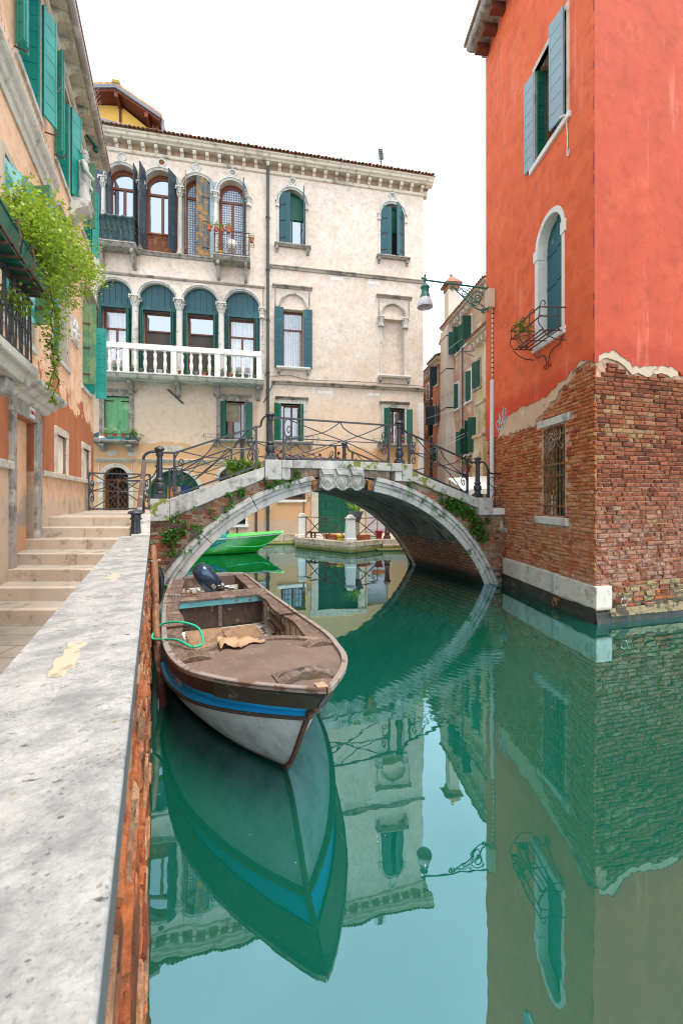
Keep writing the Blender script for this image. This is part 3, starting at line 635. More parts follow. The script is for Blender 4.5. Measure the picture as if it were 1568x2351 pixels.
m = MB(); mould(m, -16.2, -8.05, [(0, 12.22), (.05, 12.24), (.09, 12.29), (.09, 12.33), (0, 12.35)]); m.ob(-8.15, -8.10, 0, .03, 11.4, 12.22); m.build('label_mould', stone_dark, pal, bevel=.004)
m = MB(); mould(m, -13.62, -8.72, [(0, 13.24), (.06, 13.26), (.10, 13.33), (.16, 13.36), (.16, 13.40), (0, 13.41)]); m.build('loggia_sill', stone_grey, pal, bevel=.006)
# quoin at the right corner and bits of old stone
for i, (z0, z1) in enumerate(((.4, 1.6), (1.61, 2.9), (2.91, 4.2), (4.21, 5.6), (5.61, 7.1))):
    m = MB(); m.box(-.30+.06*(i % 2), .02, -.02, .35, z0, z1); m.build('corner_stone', white_p, pal, bevel=.006)
for u0, u1, z0, z1 in ((-12.7, -11.75, 4.35, 4.62), (-12.65, -11.2, 3.86, 4.02), (-5.5, -4.75, 7.35, 7.5), (-2.95, -2.35, 7.35, 7.5), (-4.85, -4.2, 13.0, 13.17), (-2.95, -2.35, 12.97, 13.14), (-14.95, -14.6, 4.1, 4.35), (-14.1, -13.75, 4.1, 4.4)):
    m = MB(); m.ob(u0, u1, -.05, .006, z0, z1); m.build('stone_tablet', base_m if z0 < 5 else white_p, pal, bevel=.004)
for u, cmat in ((-14.36, stone), (-12.68, brown_p), (-11.16, stone), (-9.54, stone_grey), (-6.71, stone_grey), (-1.67, stone_grey)):
    m = MB(); m.strip(arc(u, 17.56, .125, 0, 2*pi, 24)[:-1], arc(u, 17.56, .19, 0, 2*pi, 24)[:-1], -.05, .01, closed=True); r_ = m.build('roundel', stone, pal, bevel=.008)
    m = MB(); m.prism(arc(u, 17.56, .126, 0, 2*pi, 20)[:-1], -.012, .01); m.build('roundel_disc', cmat, r_)
# down pipe with clamps, old iron tie bars
m = MB(); m.tube([(-7.90, -.11, 18.25), (-7.90, -.11, 4.2), (-7.90, -.11, .6)], .068, 12); dp = m.build('downpipe', grey_pipe, pal, smooth=40)
m = MB()
for z in (15.6, 13.1, 10.7, 8.2, 5.7, 3.5, 1.6): m.lathe([(.085, z), (.085, z+.05)], (-7.90, -.11, 0), 12); m.ob(-8.0, -7.80, 0, .12, z+.01, z+.04)
m.build('pipe_clamp', grey_pipe, dp)
m = MB(); m.bar((-12.41, -.05, 7.19), (-11.74, -.05, 6.57), .05, .07); m.ell((-12.05, -.06, 6.87), (.06, .05, .06)); m.build('tie_bar', iron, pal)
m = MB(); m.bar((-8.1, -.16, 6.75), (-7.62, -.22, 7.72), .045, .045); m.lathe([(.05, 7.68), (.06, 7.74)], (-7.62, -.22, 0), 8); m.build('tie_bar', iron, pal)
m = MB(); m.tube([(-9.33, -.02, 1.9), (-9.33, -.02, .4)], .04, 8); m.tube([(-8.45, -.06, 2.0), (-8.45, -.06, .2)], .055, 8); m.build('drain_pipe', iron_r, pal, smooth=40)
wr = MB(); wr.tube(spline([(-8.1, -.03, 11.3), (-8.16, -.03, 9.5), (-8.1, -.03, 8.2), (-7.6, -.05, 8.07), (-6.9, -.04, 8.16), (-5.9, -.04, 7.98), (-3.5, -.04, 8.02), (-.25, -.05, 7.98), (-.02, -.04, 7.86)], 4), .012, 4); wr.build('wall_cable', black, pal)
# ---- upper loggia
def upper_bay(i, u0, u1):
    c = (u0+u1)/2; r = (u1-u0)/2; zs = UZT-r
    av = MB(); archivolt(av, c, zs, r-.0, .10, -.05, .05); archivolt(av, c, zs, r+.10, .05, -.05, .09); dentils(av, c, zs, r+.05, .05, .075, 30, .035); av.build('archivolt', stone, pal, bevel=.004)
    f = MB(); o0, o1 = -.36, -.30
    f.strip(arc(c, zs-.06, r-.17, pi, 0, 16), arc(c, zs-.06, r-.09, pi, 0, 16), -o1, -o0)
    f.strip(arc(c, zs-.06, r-.09, pi, 0, 16), arc(c, zs, r-.002, pi, 0, 16), .31, .345)
    a, b = u0+.09, u1-.09
    f.ob(u0, a, o0, -.31, UZ0, zs); f.ob(b, u1, o0, -.31, UZ0, zs)
    f.ob(a, a+.07, o0, o1, UZ0, zs); f.ob(b-.07, b, o0, o1, UZ0, zs); f.ob(a, b, o0, o1+.02, zs-.30, zs-.19); f.ob(c-.06, c+.06, o0, o1+.01, UZ0, zs-.30); f.ob(a, b, o0, o1, UZ0, UZ0+.08)
    w = f.build('window', window_w, pal, bevel=.004)
    p = MB(); p.prism(arch(a+.01, b-.01, UZ0+.05, zs+r-.2), .332, .338); p.build('pane', (glass_s, glass_s, lace_m, lace_m)[i], w)
    return w, c, zs, a, b
wins = [upper_bay(i, a, b) for i, (a, b) in enumerate(UP)]
w, c, zs, a, b = wins[0]
shutter(w, UP[0][0]+.02, .02, UZ0+.05, 16.9, .62, -1, 20, slate); shutter(w, UP[0][0]+.14, -.02, UZ0+.05, 16.95, .42, -1, 92, slate); shutter(w, UP[0][1]-.05, .02, UZ0+.05, 17.05, .42, 1, 96, slate)
w, c, zs, a, b = wins[1]
shutter(w, UP[1][0]+.06, .02, UZ0+.05, 17.05, .62, -1, 80, slate); shutter(w, UP[1][1]-.08, .02, UZ0+.05, 17.02, .52, 1, 118, slate)
m = MB(); m.ob(a, b, -.27, -.24, UZ0+.02, 14.35); m.ob(a-.02, b+.02, -.26, -.16, 14.35, 14.42); m.build('parapet_board', brown_p, w)
w, c, zs, a, b = wins[2]
shutter(w, UP[2][0]+.10, .02, UZ0+.03, 17.0, .55, -1, 100, flaky, horiz=False, arch_top=0); shutter(w, UP[2][1]-.02, -.02, UZ0+.03, 17.15, .72, 1, 172, flaky, horiz=False, arch_top=1)
w, c, zs, a, b = wins[3]
shutter(w, UP[3][0]-.02, .03, UZ0+.05, 17.0, .36, -1, 4, slate_l); shutter(w, UP[3][1]-.12, .02, UZ0+.05, 17.12, .42, 1, 86, petrol)
for u in (-15.12, -13.55, -11.87, -10.31): column(pal, u, .02, UZ0, 16.08, 16.50, .125)
m = MB(); m.ob(-8.90, -8.72, -.02, .05, UZ0, 16.12); m.build('pilaster', stone, pal, bevel=.006); column(pal, -8.81, .0, 16.05, 16.12, 16.50, .10, 'pilaster_cap')
def rail(m, P, z0, z1, n, r=.011, rings=True, ringz=None):
    """iron railing along list of (u,out) points with pickets and ovals"""
    for (a, b) in zip(P, P[1:]):
        L = sqrt((a[0]-b[0])**2+(a[1]-b[1])**2); k = max(1, round(n*L))
        m.bar((a[0], -a[1], z1), (b[0], -b[1], z1), .04, .025); m.bar((a[0], -a[1], z0+.05), (b[0], -b[1], z0+.05), .03, .02)
        for i in range(k+1):
            f = i/k; u = a[0]+(b[0]-a[0])*f; o = a[1]+(b[1]-a[1])*f; m.tube([(u, -o, z0), (u, -o, z1)], r, 5)
            if rings and i < k:
                f2 = (i+.5)/k; du = (b[0]-a[0])/k*.5; do = (b[1]-a[1])/k*.5; zc = ringz or (z0+z1)/2
                m.tube([(a[0]+(b[0]-a[0])*f2+du*.9*cos(t), -(a[1]+(b[1]-a[1])*f2+do*.9*cos(t)), zc+.13*sin(t)) for t in [2*pi*q/14 for q in range(14)]], r*.8, 4, closed=True)
def small_balcony(u0, u1, z1, out, name='balcony'):
    m = MB(); mould(m, u0, u1, [(0, z1-.20), (out-.14, z1-.20), (out-.06, z1-.12), (out-.04, z1-.07), (out, z1-.06), (out, z1), (0, z1)]); sl = m.build(name, stone_grey, pal, bevel=.008)
    brackets(sl, (u0+.2, u1-.2), z1-.2, out-.15, .72, .15, stone_grey, bv=.01)
    return sl
b1 = small_balcony(-15.35, -13.62, 13.40, .72)
m = MB(); rail(m, [(-15.3, .05), (-15.3, .66), (-13.67, .66), (-13.67, .05)], 13.4, 14.45, 5.2, ringz=13.98); m.build('railing', iron, b1)
b2 = small_balcony(-10.37, -8.72, 13.32, .72)
m = MB(); rail(m, [(-10.32, .05), (-10.32, .66), (-8.77, .66), (-8.77, .05)], 13.32, 14.40, 5.0, ringz=13.72); m.bar((-10.32, -.66, 14.22), (-8.77, -.66, 14.22), .02, .02); m.build('railing', iron_r, b2)
# tarpaulin tied inside the left railing
rows = []
for z in [13.46+.1*k for k in range(10)]+[14.46, 14.52]:
    rows.append([(-15.26+1.57*i/50, -.60+.022*sin(i*.9+z*2)+.02*sin(i*2.3+z*9)-(.09 if z > 14.4 else 0), z+.025*sin(i*.55)) for i in range(51)])
    rows[-1] += [(-13.70, -.60+.5*j/8+.02*sin(j*2+z*5), z+.02*sin(j)) for j in range(1, 9)]
m = MB(); m.grid(rows); tp = m.build('tarpaulin', tarp_d, None, smooth=70, recalc=False); tp.location = PA.o; tp.rotation_euler = (0, 0, PA.rz)
tag(tp, 'dark green tarpaulin tied behind the railing of the upper left balcony', 'tarpaulin')
s_ = tp.modifiers.new('thick', 'SOLIDIFY'); s_.thickness = .006
# ---- two single arched windows of the upper floor
for n_, (u0, u1) in enumerate(((-7.375, -6.10), (-2.295, -1.03))):
    c = (u0+u1)/2; r = (u1-u0)/2; zs = 17.17-r
    av = MB(); archivolt(av, c, zs, r, .09, -.04, .04); archivolt(av, c, zs, r+.09, .09, -.04, .085); dentils(av, c, zs, r+.07, .04, .07, 30, .04)
    for sx, x in ((-1, u0), (1, u1)):
        av.ob(min(x, x+sx*.10), max(x, x+sx*.10), -.04, .035, 14.46, zs); av.ob(min(x-sx*.02, x+sx*.16), max(x-sx*.02, x+sx*.16), -.02, .09, zs-.28, zs-.20); av.ob(min(x, x+sx*.13), max(x, x+sx*.13), -.02, .07, zs-.20, zs)
    av.build('archivolt', stone, pal, bevel=.004)
    sl = MB(); mould(sl, u0-.22, u1+.26, [(0, 14.33), (.13, 14.33), (.17, 14.38), (.22, 14.40), (.22, 14.46), (-.3, 14.46)]); s_o = sl.build('sill', stone_grey, pal, bevel=.006)
    brackets(s_o, (u0-.1, u1+.12), 14.33, .16, .3, .13, stone_grey, bv=.006)
    f = MB(); f.strip(arc(c, zs, r-.09, pi, 0, 16), arc(c, zs, r-.004, pi, 0, 16), .25, .33); f.ob(u0, u0+.09, -.33, -.25, 14.46, zs); f.ob(u1-.09, u1, -.33, -.25, 14.46, zs); f.ob(u0, u1, -.33, -.24, 15.86, 15.96); f.ob(c-.04, c+.04, -.33, -.25, 14.46, 15.86)
    w = f.build('window', green_d, pal)
    p = MB(); p.prism(arch(u0+.05, u1-.05, 15.9, zs+r-.05), .27, .275); p.build('fanlight_board', green_d, w)
    p = MB(); p.ob(u0+.05, u1-.05, -.315, -.31, 14.47, 15.9); p.build('pane', glass_s if n_ == 0 else glass_d, w)
    shutter(w, u0+.02, -.03, 14.47, 17.0, .56, -1, 158, petrol, horiz=False, n=2, arch_top=-1)
    shutter(w, u1-.10, -.02, 14.47, 17.1, .52, 1, (92, 140)[n_], petrol if n_ == 0 else petrol, horiz=False, n=2, arch_top=1)
# ---- lower loggia
for i, (u0, u1) in enumerate(MID):
    c = (u0+u1)/2; r = (u1-u0)/2; zs = MZT-r
    av = MB(); archivolt(av, c, zs, r, .07, -.05, .04); archivolt(av, c, zs, r+.07, .06, -.05, .08); dentils(av, c, zs, r+.035, .04, .062, 44, .03); av.build('archivolt', stone, pal, bevel=.004)
    p = MB(); k = 6
    for j in range(k):
        x0 = u0+.0+(u1-u0)*j/k; x1 = u0+(u1-u0)*(j+1)/k
        pts = [(x, zs+sqrt(max(0, r*r-(x-c)**2))-.005) for x in [x0+.004+(x1-x0-.008)*q/5 for q in range(6)]]
        p.prism([(x0+.004, 10.95)] + pts + [(x1-.004, 10.95)], .16, .20)
    p.ob(u0, u1, -.22, -.10, 10.82, 10.98); p.ob(u0, u0+.16, -.30, -.14, MZ0, 10.82); p.ob(u1-.16, u1, -.30, -.14, MZ0, 10.82)
    w = p.build('window', petrol, pal, bevel=.004)
    a, b = u0+.30, u1-.30
    f = MB(); frame_rect(f, a-.1, b+.1, MZ0+.02, 10.80, -.44, -.38, .09, mull=i in (0, 3), trans=9.95); f.build('frame', window_w, w, bevel=.004)
    if i in (0, 3):
        curtain(w, a-.02, b+.02, MZ0+.1, 10.74, -.455, curtain_m, 7); p = MB(); p.ob(a, b, -.425, -.42, MZ0+.1, 10.72); p.build('pane', glass_c, w)
    else:
        p = MB(); p.ob(a-.02, b+.02, -.425, -.42, 9.98, 10.72); p.build('pane', glass_s, w); p = MB(); p.ob(a-.02, b+.02, -.43, -.41, MZ0+.1, 9.92); p.build('roller_screen', screen_m, w)
    for x, sd, an in ((u0+.17, -1, 97), (u1-.17, 1, 97)):
        shutter(w, x, -.16, MZ0+.02, 10.78, .34, sd, an, green_d, horiz=False, n=2); shutter(w, x-sd*-.045, -.16, MZ0+.02, 10.78, .32, sd, an-3, green_d, horiz=False, n=2)
for u in (-13.80, -11.91, -10.05): column(pal, u, .06, MZ0, 10.90, 11.32, .15)
m = MB(); m.ob(-8.27, -8.08, -.02, .035, MZ0, 10.85); m.build('pilaster', stone, pal, bevel=.004); column(pal, -8.18, .0, 10.80, 10.87, 11.3, .10, 'pilaster_cap')
ml = thing  # long balustraded balcony
m = MB(); mould(m, -16.2, -8.10, [(0, 7.45), (.80, 7.45), (.88, 7.52), (.90, 7.58), (.97, 7.60), (.97, 7.66), (0, 7.66)]); bal = m.build('long_balcony', stone, pal, bevel=.008)
m = MB(); m.ob(-16.2, -8.20, .78, .96, 8.66, 8.90); m.ob(-8.42, -8.20, .0, .78, 8.66, 8.90); m.build('balcony_rail', white_p, bal, bevel=.012)
for u in (-15.6, -13.95, -12.0, -10.15, -8.32):
    m = MB(); m.ob(u-.12, u+.12, .79, .95, 7.66, 8.66); m.build('pedestal', white_p, bal, bevel=.008)
bprof = [(.075, 0), (.075, .05), (.05, .06), (.045, .12), (.075, .30), (.085, .42), (.06, .56), (.05, .60), (.06, .62), (.06, .64), (.05, .66), (.075, .78), (.075, .84), (.045, .92), (.055, .95), (.07, .96), (.07, 1.0)]
bal_m = None
for P0, P1 in ((-15.6, -13.95), (-13.95, -12.0), (-12.0, -10.15), (-10.15, -8.32)):
    for j in range(4):
        u = P0 + (P1-P0)*(j+.9)/4.8
        m = MB(); m.lathe(bprof, (u, -.87, 7.66), 12)
        if bal_m is None: bal_m = m.build('baluster', white_p, bal, smooth=40); bal_u = u
        else:
            o = bal_m.copy(); COL.objects.link(o); o.parent = bal; o.location = (u-bal_u, 0, 0)
brackets(bal, (-15.8, -13.95, -11.95, -10.2, -8.36), 7.45, .62, .62, .18, stone_grey)
# pots along the balcony floor
pg = 'flower pots behind the balusters of the long balcony'
grn = M('grey green plastic pot', (.10,.16,.12), .1, 5, bump=.1); wht = M('pale plastic pot', (.55,.56,.58), .05, 5, bump=.1); gry = M('grey pot', (.22,.25,.25), .1, 5, bump=.1)
for u, mt_, pl, col, desc in ((-14.42, grn, 'flowers', flower_p, 'grey green pot with yellow pink flowers, nearest the shutter at the left end'), (-14.22, gry, None, None, 'empty grey pot in the left bay beside the first orange pot'),
    (-14.02, terra, None, None, 'orange pot left of the first pedestal'), (-13.73, grn, 'bush', None, 'dark pot with bright bushy plant right of the first pedestal'),
    (-13.38, grn, None, None, 'empty green pot, second in the bay right of the first pedestal'), (-13.0, grn, None, None, 'wide grey green pot left of the white one'), (-12.62, wht, None, None, 'white pot in the bay left of the middle pedestal'),
    (-12.28, grn, 'bush', None, 'green pot with small plant just left of the middle pedestal'), (-11.75, terra, None, None, 'big orange pot just right of the middle pedestal'), (-11.42, grn, None, None, 'green pot right of the big orange one'),
    (-11.08, gry, None, None, 'small grey pot in the centre of the third bay'), (-10.75, terra, 'flowers', leaf_pur, 'red pot with purple flowers in the third bay'), (-10.42, grn, 'bush', None, 'dark pot with leafy plant left of the right hand pedestal'),
    (-9.92, gry, 'bush', None, 'yellow green trailing plant right of the right hand pedestal'), (-9.60, terra, None, None, 'orange pot in the last bay'), (-9.25, grn, 'bush', None, 'green pot with upright sprig in the last bay'),
    (-8.93, grn, None, None, 'empty green pot, second from the right end'), (-8.62, gry, None, None, 'olive pot at the far right end of the balcony')):
    flower_pot(PA, u, .62, 7.66, .13 if mt_ is not terra else .12, .23, mt_, desc, pl, pg, col, .24, .07, 50)
# ---- single windows of the middle floor
u0, u1 = -7.17, -6.19
f = MB(); frame_rect(f, u0, u1, 8.55, 11.34, -.36, -.28, .06, mull=False, trans=10.45); f.ob(u1-.14, u1-.09, -.34, -.27, 8.6, 10.45); w = f.build('window', window_w, pal)
p = MB(); p.ob(u0+.05, u1-.05, -.325, -.32, 8.6, 11.3); p.build('pane', glass_c, w); curtain(w, u0+.05, u1-.26, 8.58, 11.3, -.352, curtain_m, 8)
room(w, u0, u1, 8.55, 11.36, .38)
shutter(w, u0-.0, .03, 8.5, 11.42, .42, -1, 10, teal if 0 else petrol); shutter(w, u1+.0, .03, 8.5, 11.40, .42, 1, 8, petrol)
av = MB(); archivolt(av, -6.68, 11.48, .62, .09, -.03, .05); dentils(av, -6.68, 11.48, .665, .05, .07, 30, .03); av.build('archivolt', stone, pal, bevel=.004)
def hood(u0, u1, z, d=.16, legs=None, mt=None):
    m = MB(); mould(m, u0, u1, [(0, z-.14), (.04, z-.13), (.07, z-.07), (d-.02, z-.05), (d, z), (0, z+.02)])
    if legs: m.ob(u0+.12, u0+.17, 0, .02, legs, z-.13); m.ob(u1-.17, u1-.12, 0, .02, legs, z-.13)
    return m.build('hood_mould', mt or stone_dark, pal, bevel=.004)
def sill(u0, u1, z, d=.2, br=True, mt=None):
    m = MB(); mould(m, u0, u1, [(-.3, z-.12), (d-.05, z-.12), (d-.02, z-.08), (d, z-.06), (d, z), (-.3, z)]); s = m.build('sill', mt or white_p, pal, bevel=.006)
    if br: brackets(s, (u0+.12, u1-.12), z-.12, d-.05, .26, .12, mt or stone_grey, bv=.006)
    return s
hood(-7.69, -5.76, 12.47, legs=11.45); hood(-2.53, -.64, 12.47, legs=11.4); sill(-7.5, -5.86, 8.54); sill(-2.45, -.72, 8.43)
av = MB(); archivolt(av, -1.635, 11.48, .60, .09, -.03, .05); dentils(av, -1.635, 11.48, .645, .05, .07, 30, .03)
for x, s in ((-2.22, -1), (-1.05, 1)): av.ob(min(x, x+s*.11), max(x, x+s*.11), -.03, .03, 8.43, 10.95)
av.build('blind_arch', stone, pal, bevel=.004); column(pal, -2.28, .0, 10.88, 10.95, 11.40, .11, 'pilaster_cap'); column(pal, -.99, .0, 10.88, 10.95, 11.40, .11, 'pilaster_cap')
# ---- windows behind the bridge rail
for n_, (u0, u1) in enumerate(LOW):
    fr = MB(); fm = (stone_grey, stone_grey, stone, stone)[n_]; b_ = .20 if n_ < 2 else .13
    fr.ob(u0-b_, u0, -.3, .05, 4.95, 6.78); fr.ob(u1, u1+b_, -.3, .05, 4.95, 6.78); fr.ob(u0-b_, u1+b_, -.3, .055, 6.78, 6.96); fr.ob(u0-b_+.05, u0-b_+.09, .05, .065, 4.95, 6.78); fr.ob(u1+b_-.09, u1+b_-.05, .05, .065, 4.95, 6.78)
    w = fr.build('window', fm, pal, bevel=.005)
    hood(u0-b_-.12, u1+b_+.12, 7.10, .15, mt=fm if n_ < 2 else None); sill(u0-.35, u1+.45, 4.95, .34, mt=stone_grey)
    if n_ == 0:
        for j in range(4):
            x0 = u0+.01+(u1-u0-.02)*j/4; m = MB(); m.ob(x0+.003, x0+(u1-u0-.02)/4-.003, -.12, -.08, 4.98, 6.76); m.build('shutter_board', green_l, w)
        m = MB(); m.ob(u0+.02, u0+.36, -.08, -.065, 6.55, 6.60); m.ob(u1-.36, u1-.02, -.08, -.065, 6.55, 6.60); m.ob(u0+.02, u0+.36, -.08, -.065, 5.1, 5.14); m.ob(u1-.36, u1-.02, -.08, -.065, 5.1, 5.14); m.build('strap_hinge', black, w)
        continue
    f = MB(); frame_rect(f, u0+.16, u1-.16, 4.96, 6.7, -.30, -.24, .05, trans=None); f.build('frame', window_w, w)
    p = MB(); p.ob(u0+.05, u1-.05, -.285, -.28, 4.97, 6.7); p.build('pane', glass_d if n_ == 1 else glass_c, w)
    if n_ == 1:
        m = MB()
        for j in range(15): m.ob(u0+.2, u1-.24, -.235, -.215, 5.86+j*.055, 5.905+j*.055)
        m.build('blind', blind_m, w)
    else: room(w, u0, u1, 4.96, 6.75, .335); curtain(w, u0+.2, u1-.2, 4.98, 6.0, -.31, curtain_m, 6)
    if n_ > 1:
        m = MB()
        for j in range(12): m.ob(u0+.22, u1-.22, -.312, -.304, 6.02+j*.055, 6.06+j*.055)
        m.build('blind', blind_m if n_ == 2 else screen_m, w)
    la, ra = ((118, 168)[0], 12) if n_ == 1 else (60, 100)
    shutter(w, u0+.02, .0, 4.98, 6.76, .40, -1, (125, 40, 120)[n_-1]+0, green_d); shutter(w, u1-.02, .0, 4.98, 6.74, .42, 1, (30, 115, 20)[n_-1], green_d)
# ---- ground floor doors and arches
av = MB(); archivolt(av, -14.6, 3.07, .53, .17, -.05, .07); dentils(av, -14.6, 3.07, .62, .07, .085, 26, .05)
for x in (-15.13, -14.07): s = -1 if x < -14.6 else 1; av.ob(min(x, x+s*.2), max(x, x+s*.2), -.04, .05, .5, 2.2); av.ob(min(x-s*.03, x+s*.24), max(x-s*.03, x+s*.24), -.04, .09, 2.9, 3.06); av.ob(min(x, x+s*.2), max(x, x+s*.2), -.04, .055, 2.2, 2.9)
d = av.build('arched_door', base_m, pal, bevel=.006)
m = MB(); m.prism(arch(-15.12, -14.08, .5, 3.59), .33, .36); m.build('door_leaf', dark_in, d)
m = MB(); m.ob(-15.12, -14.08, -.34, -.26, 2.98, 3.08); m.ob(-14.64, -14.56, -.33, -.27, .5, 2.98); m.ob(-15.12, -15.0, -.33, -.27, .5, 2.98); m.ob(-14.2, -14.08, -.33, -.27, .5, 2.98)
for k in range(6): m.ob(-15.05+k*.18, -15.03+k*.18, -.3, -.28, 3.08, 3.5)
m.build('door_frame', brown_p, d)
m = MB()
for k in range(-7, 9):
    for s in (1, -1):
        x0 = -14.6+k*.21; p = []
        za, zb = 1.2, 2.98
        xa = x0 - s*.9*.6; xb = x0 + s*.9*.6
        def clipx(xa, za, xb, zb, lo, hi):
            if xa > xb: xa, za, xb, zb = xb, zb, xa, za
            if xb < lo or xa > hi: return None
            if xa < lo: za += (zb-za)*(lo-xa)/(xb-xa); xa = lo
            if xb > hi: zb = za+(zb-za)*(hi-xa)/(xb-xa); xb = hi
            return xa, za, xb, zb
        q = clipx(xa, za, xb, zb, -15.1, -14.1)
        if q: m.bar((q[0], .2, q[1]), (q[2], .2, q[3]), .014, .014)
m.build('lattice', rust, d)
hood(-15.46, -13.80, 3.98, .16, legs=3.0, mt=base_m)
av = MB(); archivolt(av, -12.14, 2.34, 1.16, .17, -.05, .05); d = av.build('boathouse_arch', base_m, pal, bevel=.006)
m = MB(); m.prism(arch(-13.29, -10.99, .4, 3.49), .40, .44); m.build('door_leaf', green_d, d)
m = MB(); m.ob(-12.5, -12.0, -.39, -.33, .6, 2.75); m.build('orange_panel', M('orange board', (.56,.16,.035), .1, 3, bump=.1), d)
m = MB(); m.ob(-12.05, -11.9, -.36, -.30, .6, 2.75); m.build('grey_post', stone_grey, d)
m = MB(); m.ob(-11.9, -11.42, -.38, -.33, .6, 2.75); m.build('blue_panel', M('blue board', (.01,.045,.22), .1, 3, bump=.1), d)
hood(-13.66, -10.55, 3.98, .12, mt=base_m)
av = MB(); archivolt(av, -9.68, 3.14, .48, .16, -.05, .05); d = av.build('small_arch', base_m, pal, bevel=.006); m = MB(); m.prism(arch(-10.15, -9.21, 1.9, 3.61), .3, .33); m.build('pane', glass_d, d)
m = MB(); [m.ob(-10.1+k*.17, -10.08+k*.17, -.28, -.26, 1.9, 3.55) for k in range(6)]; m.build('bars', iron, d); hood(-10.35, -9.0, 3.98, .12, mt=base_m)
# double green door on the quay with stone jambs
j = MB(); j.ob(-5.80, -5.47, -.3, .06, .45, 3.3); j.ob(-5.70, -5.64, .06, .075, .9, 3.3); j.ob(-3.45, -3.12, -.3, .06, .45, 3.3); j.ob(-3.05, -2.98, -.3, .05, .45, 3.2); j.ob(-5.85, -3.0, -.3, .08, 3.3, 3.6); d = j.build('double_door', base_m, pal, bevel=.008)
for x0, x1 in ((-5.46, -4.465), (-4.455, -3.46)):
    m = MB(); m.ob(x0, x1, -.30, -.25, .48, 3.3); l = m.build('door_leaf', green_d, d)
    q = MB()
    for zz in (.62, .98, 1.34, 1.70, 2.06): q.ob(x0+.17, x1-.17, -.25, -.232, zz, zz+.33)
    q.ob(x0+.20, x1-.20, -.25, -.225, 2.42, 3.1); q.ob(x0+.26, x1-.26, -.225, -.215, 2.48, 3.04); q.build('door_panel', green_d, l, bevel=.008)
    q = MB(); xc = (x0+x1)/2-.1; q.bar((xc, .20, 2.05), (xc, .20, 1.85), .03, .03); q.ell((xc, .21, 1.84), (.03, .03, .04), 8, 6); q.build('knocker', black, l)
q = MB(); q.lathe([(.035, 0), (.035, .03)], (0, 0, 0), 10); 
m = MB(); m.ob(-2.97, -1.9, -.3, -.26, .48, 3.2); d = m.build('white_door', M('pale violet door paint', (.58,.57,.64), .05, 2, bump=.1), pal); q = MB(); [q.ob(-2.9, -1.95, -.26, -.245, .6+k*.3, .86+k*.3) for k in range(8)]; q.build('door_panel', d.data.materials[0], d, bevel=.006)
# ground floor windows, letter box, step, base stones
m = MB(); m.ob(-7.45, -6.05, -.2, .07, 2.0, 2.13); m.build('sill', white_p, pal, bevel=.008)
f = MB(); frame_rect(f, -7.28, -6.1, 2.13, 3.3, -.25, -.18, .12, mull=True); w = f.build('window', window_w, pal); p = MB(); p.ob(-7.2, -6.2, -.235, -.23, 2.2, 3.3); p.build('pane', glass_d, w)
m = MB(); [m.ob(-7.25+k*.17, -7.235+k*.17, -.1, -.085, 2.13, 3.3) for k in range(7)]; [m.ob(-7.28, -6.1, -.105, -.09, z, z+.015) for z in (2.25, 2.5, 2.75)]; m.build('bars', iron, w)
m = MB(); m.ob(-9.95, -9.86, -.1, .03, .8, 2.0); m.ob(-8.95, -8.84, -.1, .03, .8, 2.0); m.ob(-10.0, -8.8, -.1, .07, .83, .95); w = m.build('lattice_window', white_p, pal, bevel=.006); p = MB(); p.ob(-9.86, -8.95, -.28, -.27, .95, 1.95); p.build('pane', glass_d, w)
m = MB()
for k in range(6):
    x = -9.8+k*.16; [m.bar((x, .12, .97), (x+.16, .12, 1.2), .015, .015), m.bar((x+.16, .12, .97), (x, .12, 1.2), .015, .015), m.bar((x, .12, 1.2), (x+.16, .12, 1.43), .015, .015), m.bar((x+.16, .12, 1.2), (x, .12, 1.43), .015, .015)]
m.build('lattice', iron, w)
m = MB(); m.ob(-8.4, -7.8, -.1, .04, 1.78, 1.86); w = m.build('small_window', white_p, pal); p = MB(); p.ob(-8.36, -7.85, -.2, -.19, 1.86, 2.5); p.build('pane', glass_d, w); m = MB(); [m.ob(-8.3+k*.14, -8.28+k*.14, -.1, -.08, 1.86, 2.5) for k in range(4)]; m.build('bars', rust, w)
m = MB(); m.ob(-5.98, -5.84, 0, .09, 2.25, 2.52); lb = m.build('letter_box', M('grey letter box', (.42,.42,.42), .04, 3, rough=.4, bump=.1), pal, bevel=.01); m = MB(); m.ob(-5.95, -5.87, .09, .094, 2.29, 2.36); m.build('name_label', M('orange label', (.6,.25,.05), .04, 3, bump=0), lb)
bs_ = MB()
for k in range(8): bs_.ob(-12.6+k*.78, -11.83+k*.78, -.1, .06, .12, .46+.02*(k % 2))
bs_.build('base_course', quay_m, pal, bevel=.012)
bs_ = MB(); mould(bs_, -16, -6.35, [(0, -.5), (.18, -.5), (.22, .02), (.2, .1), (.12, .12), (0, .12)]); bs_.build('base_roll', quay_m, pal, bevel=.02)
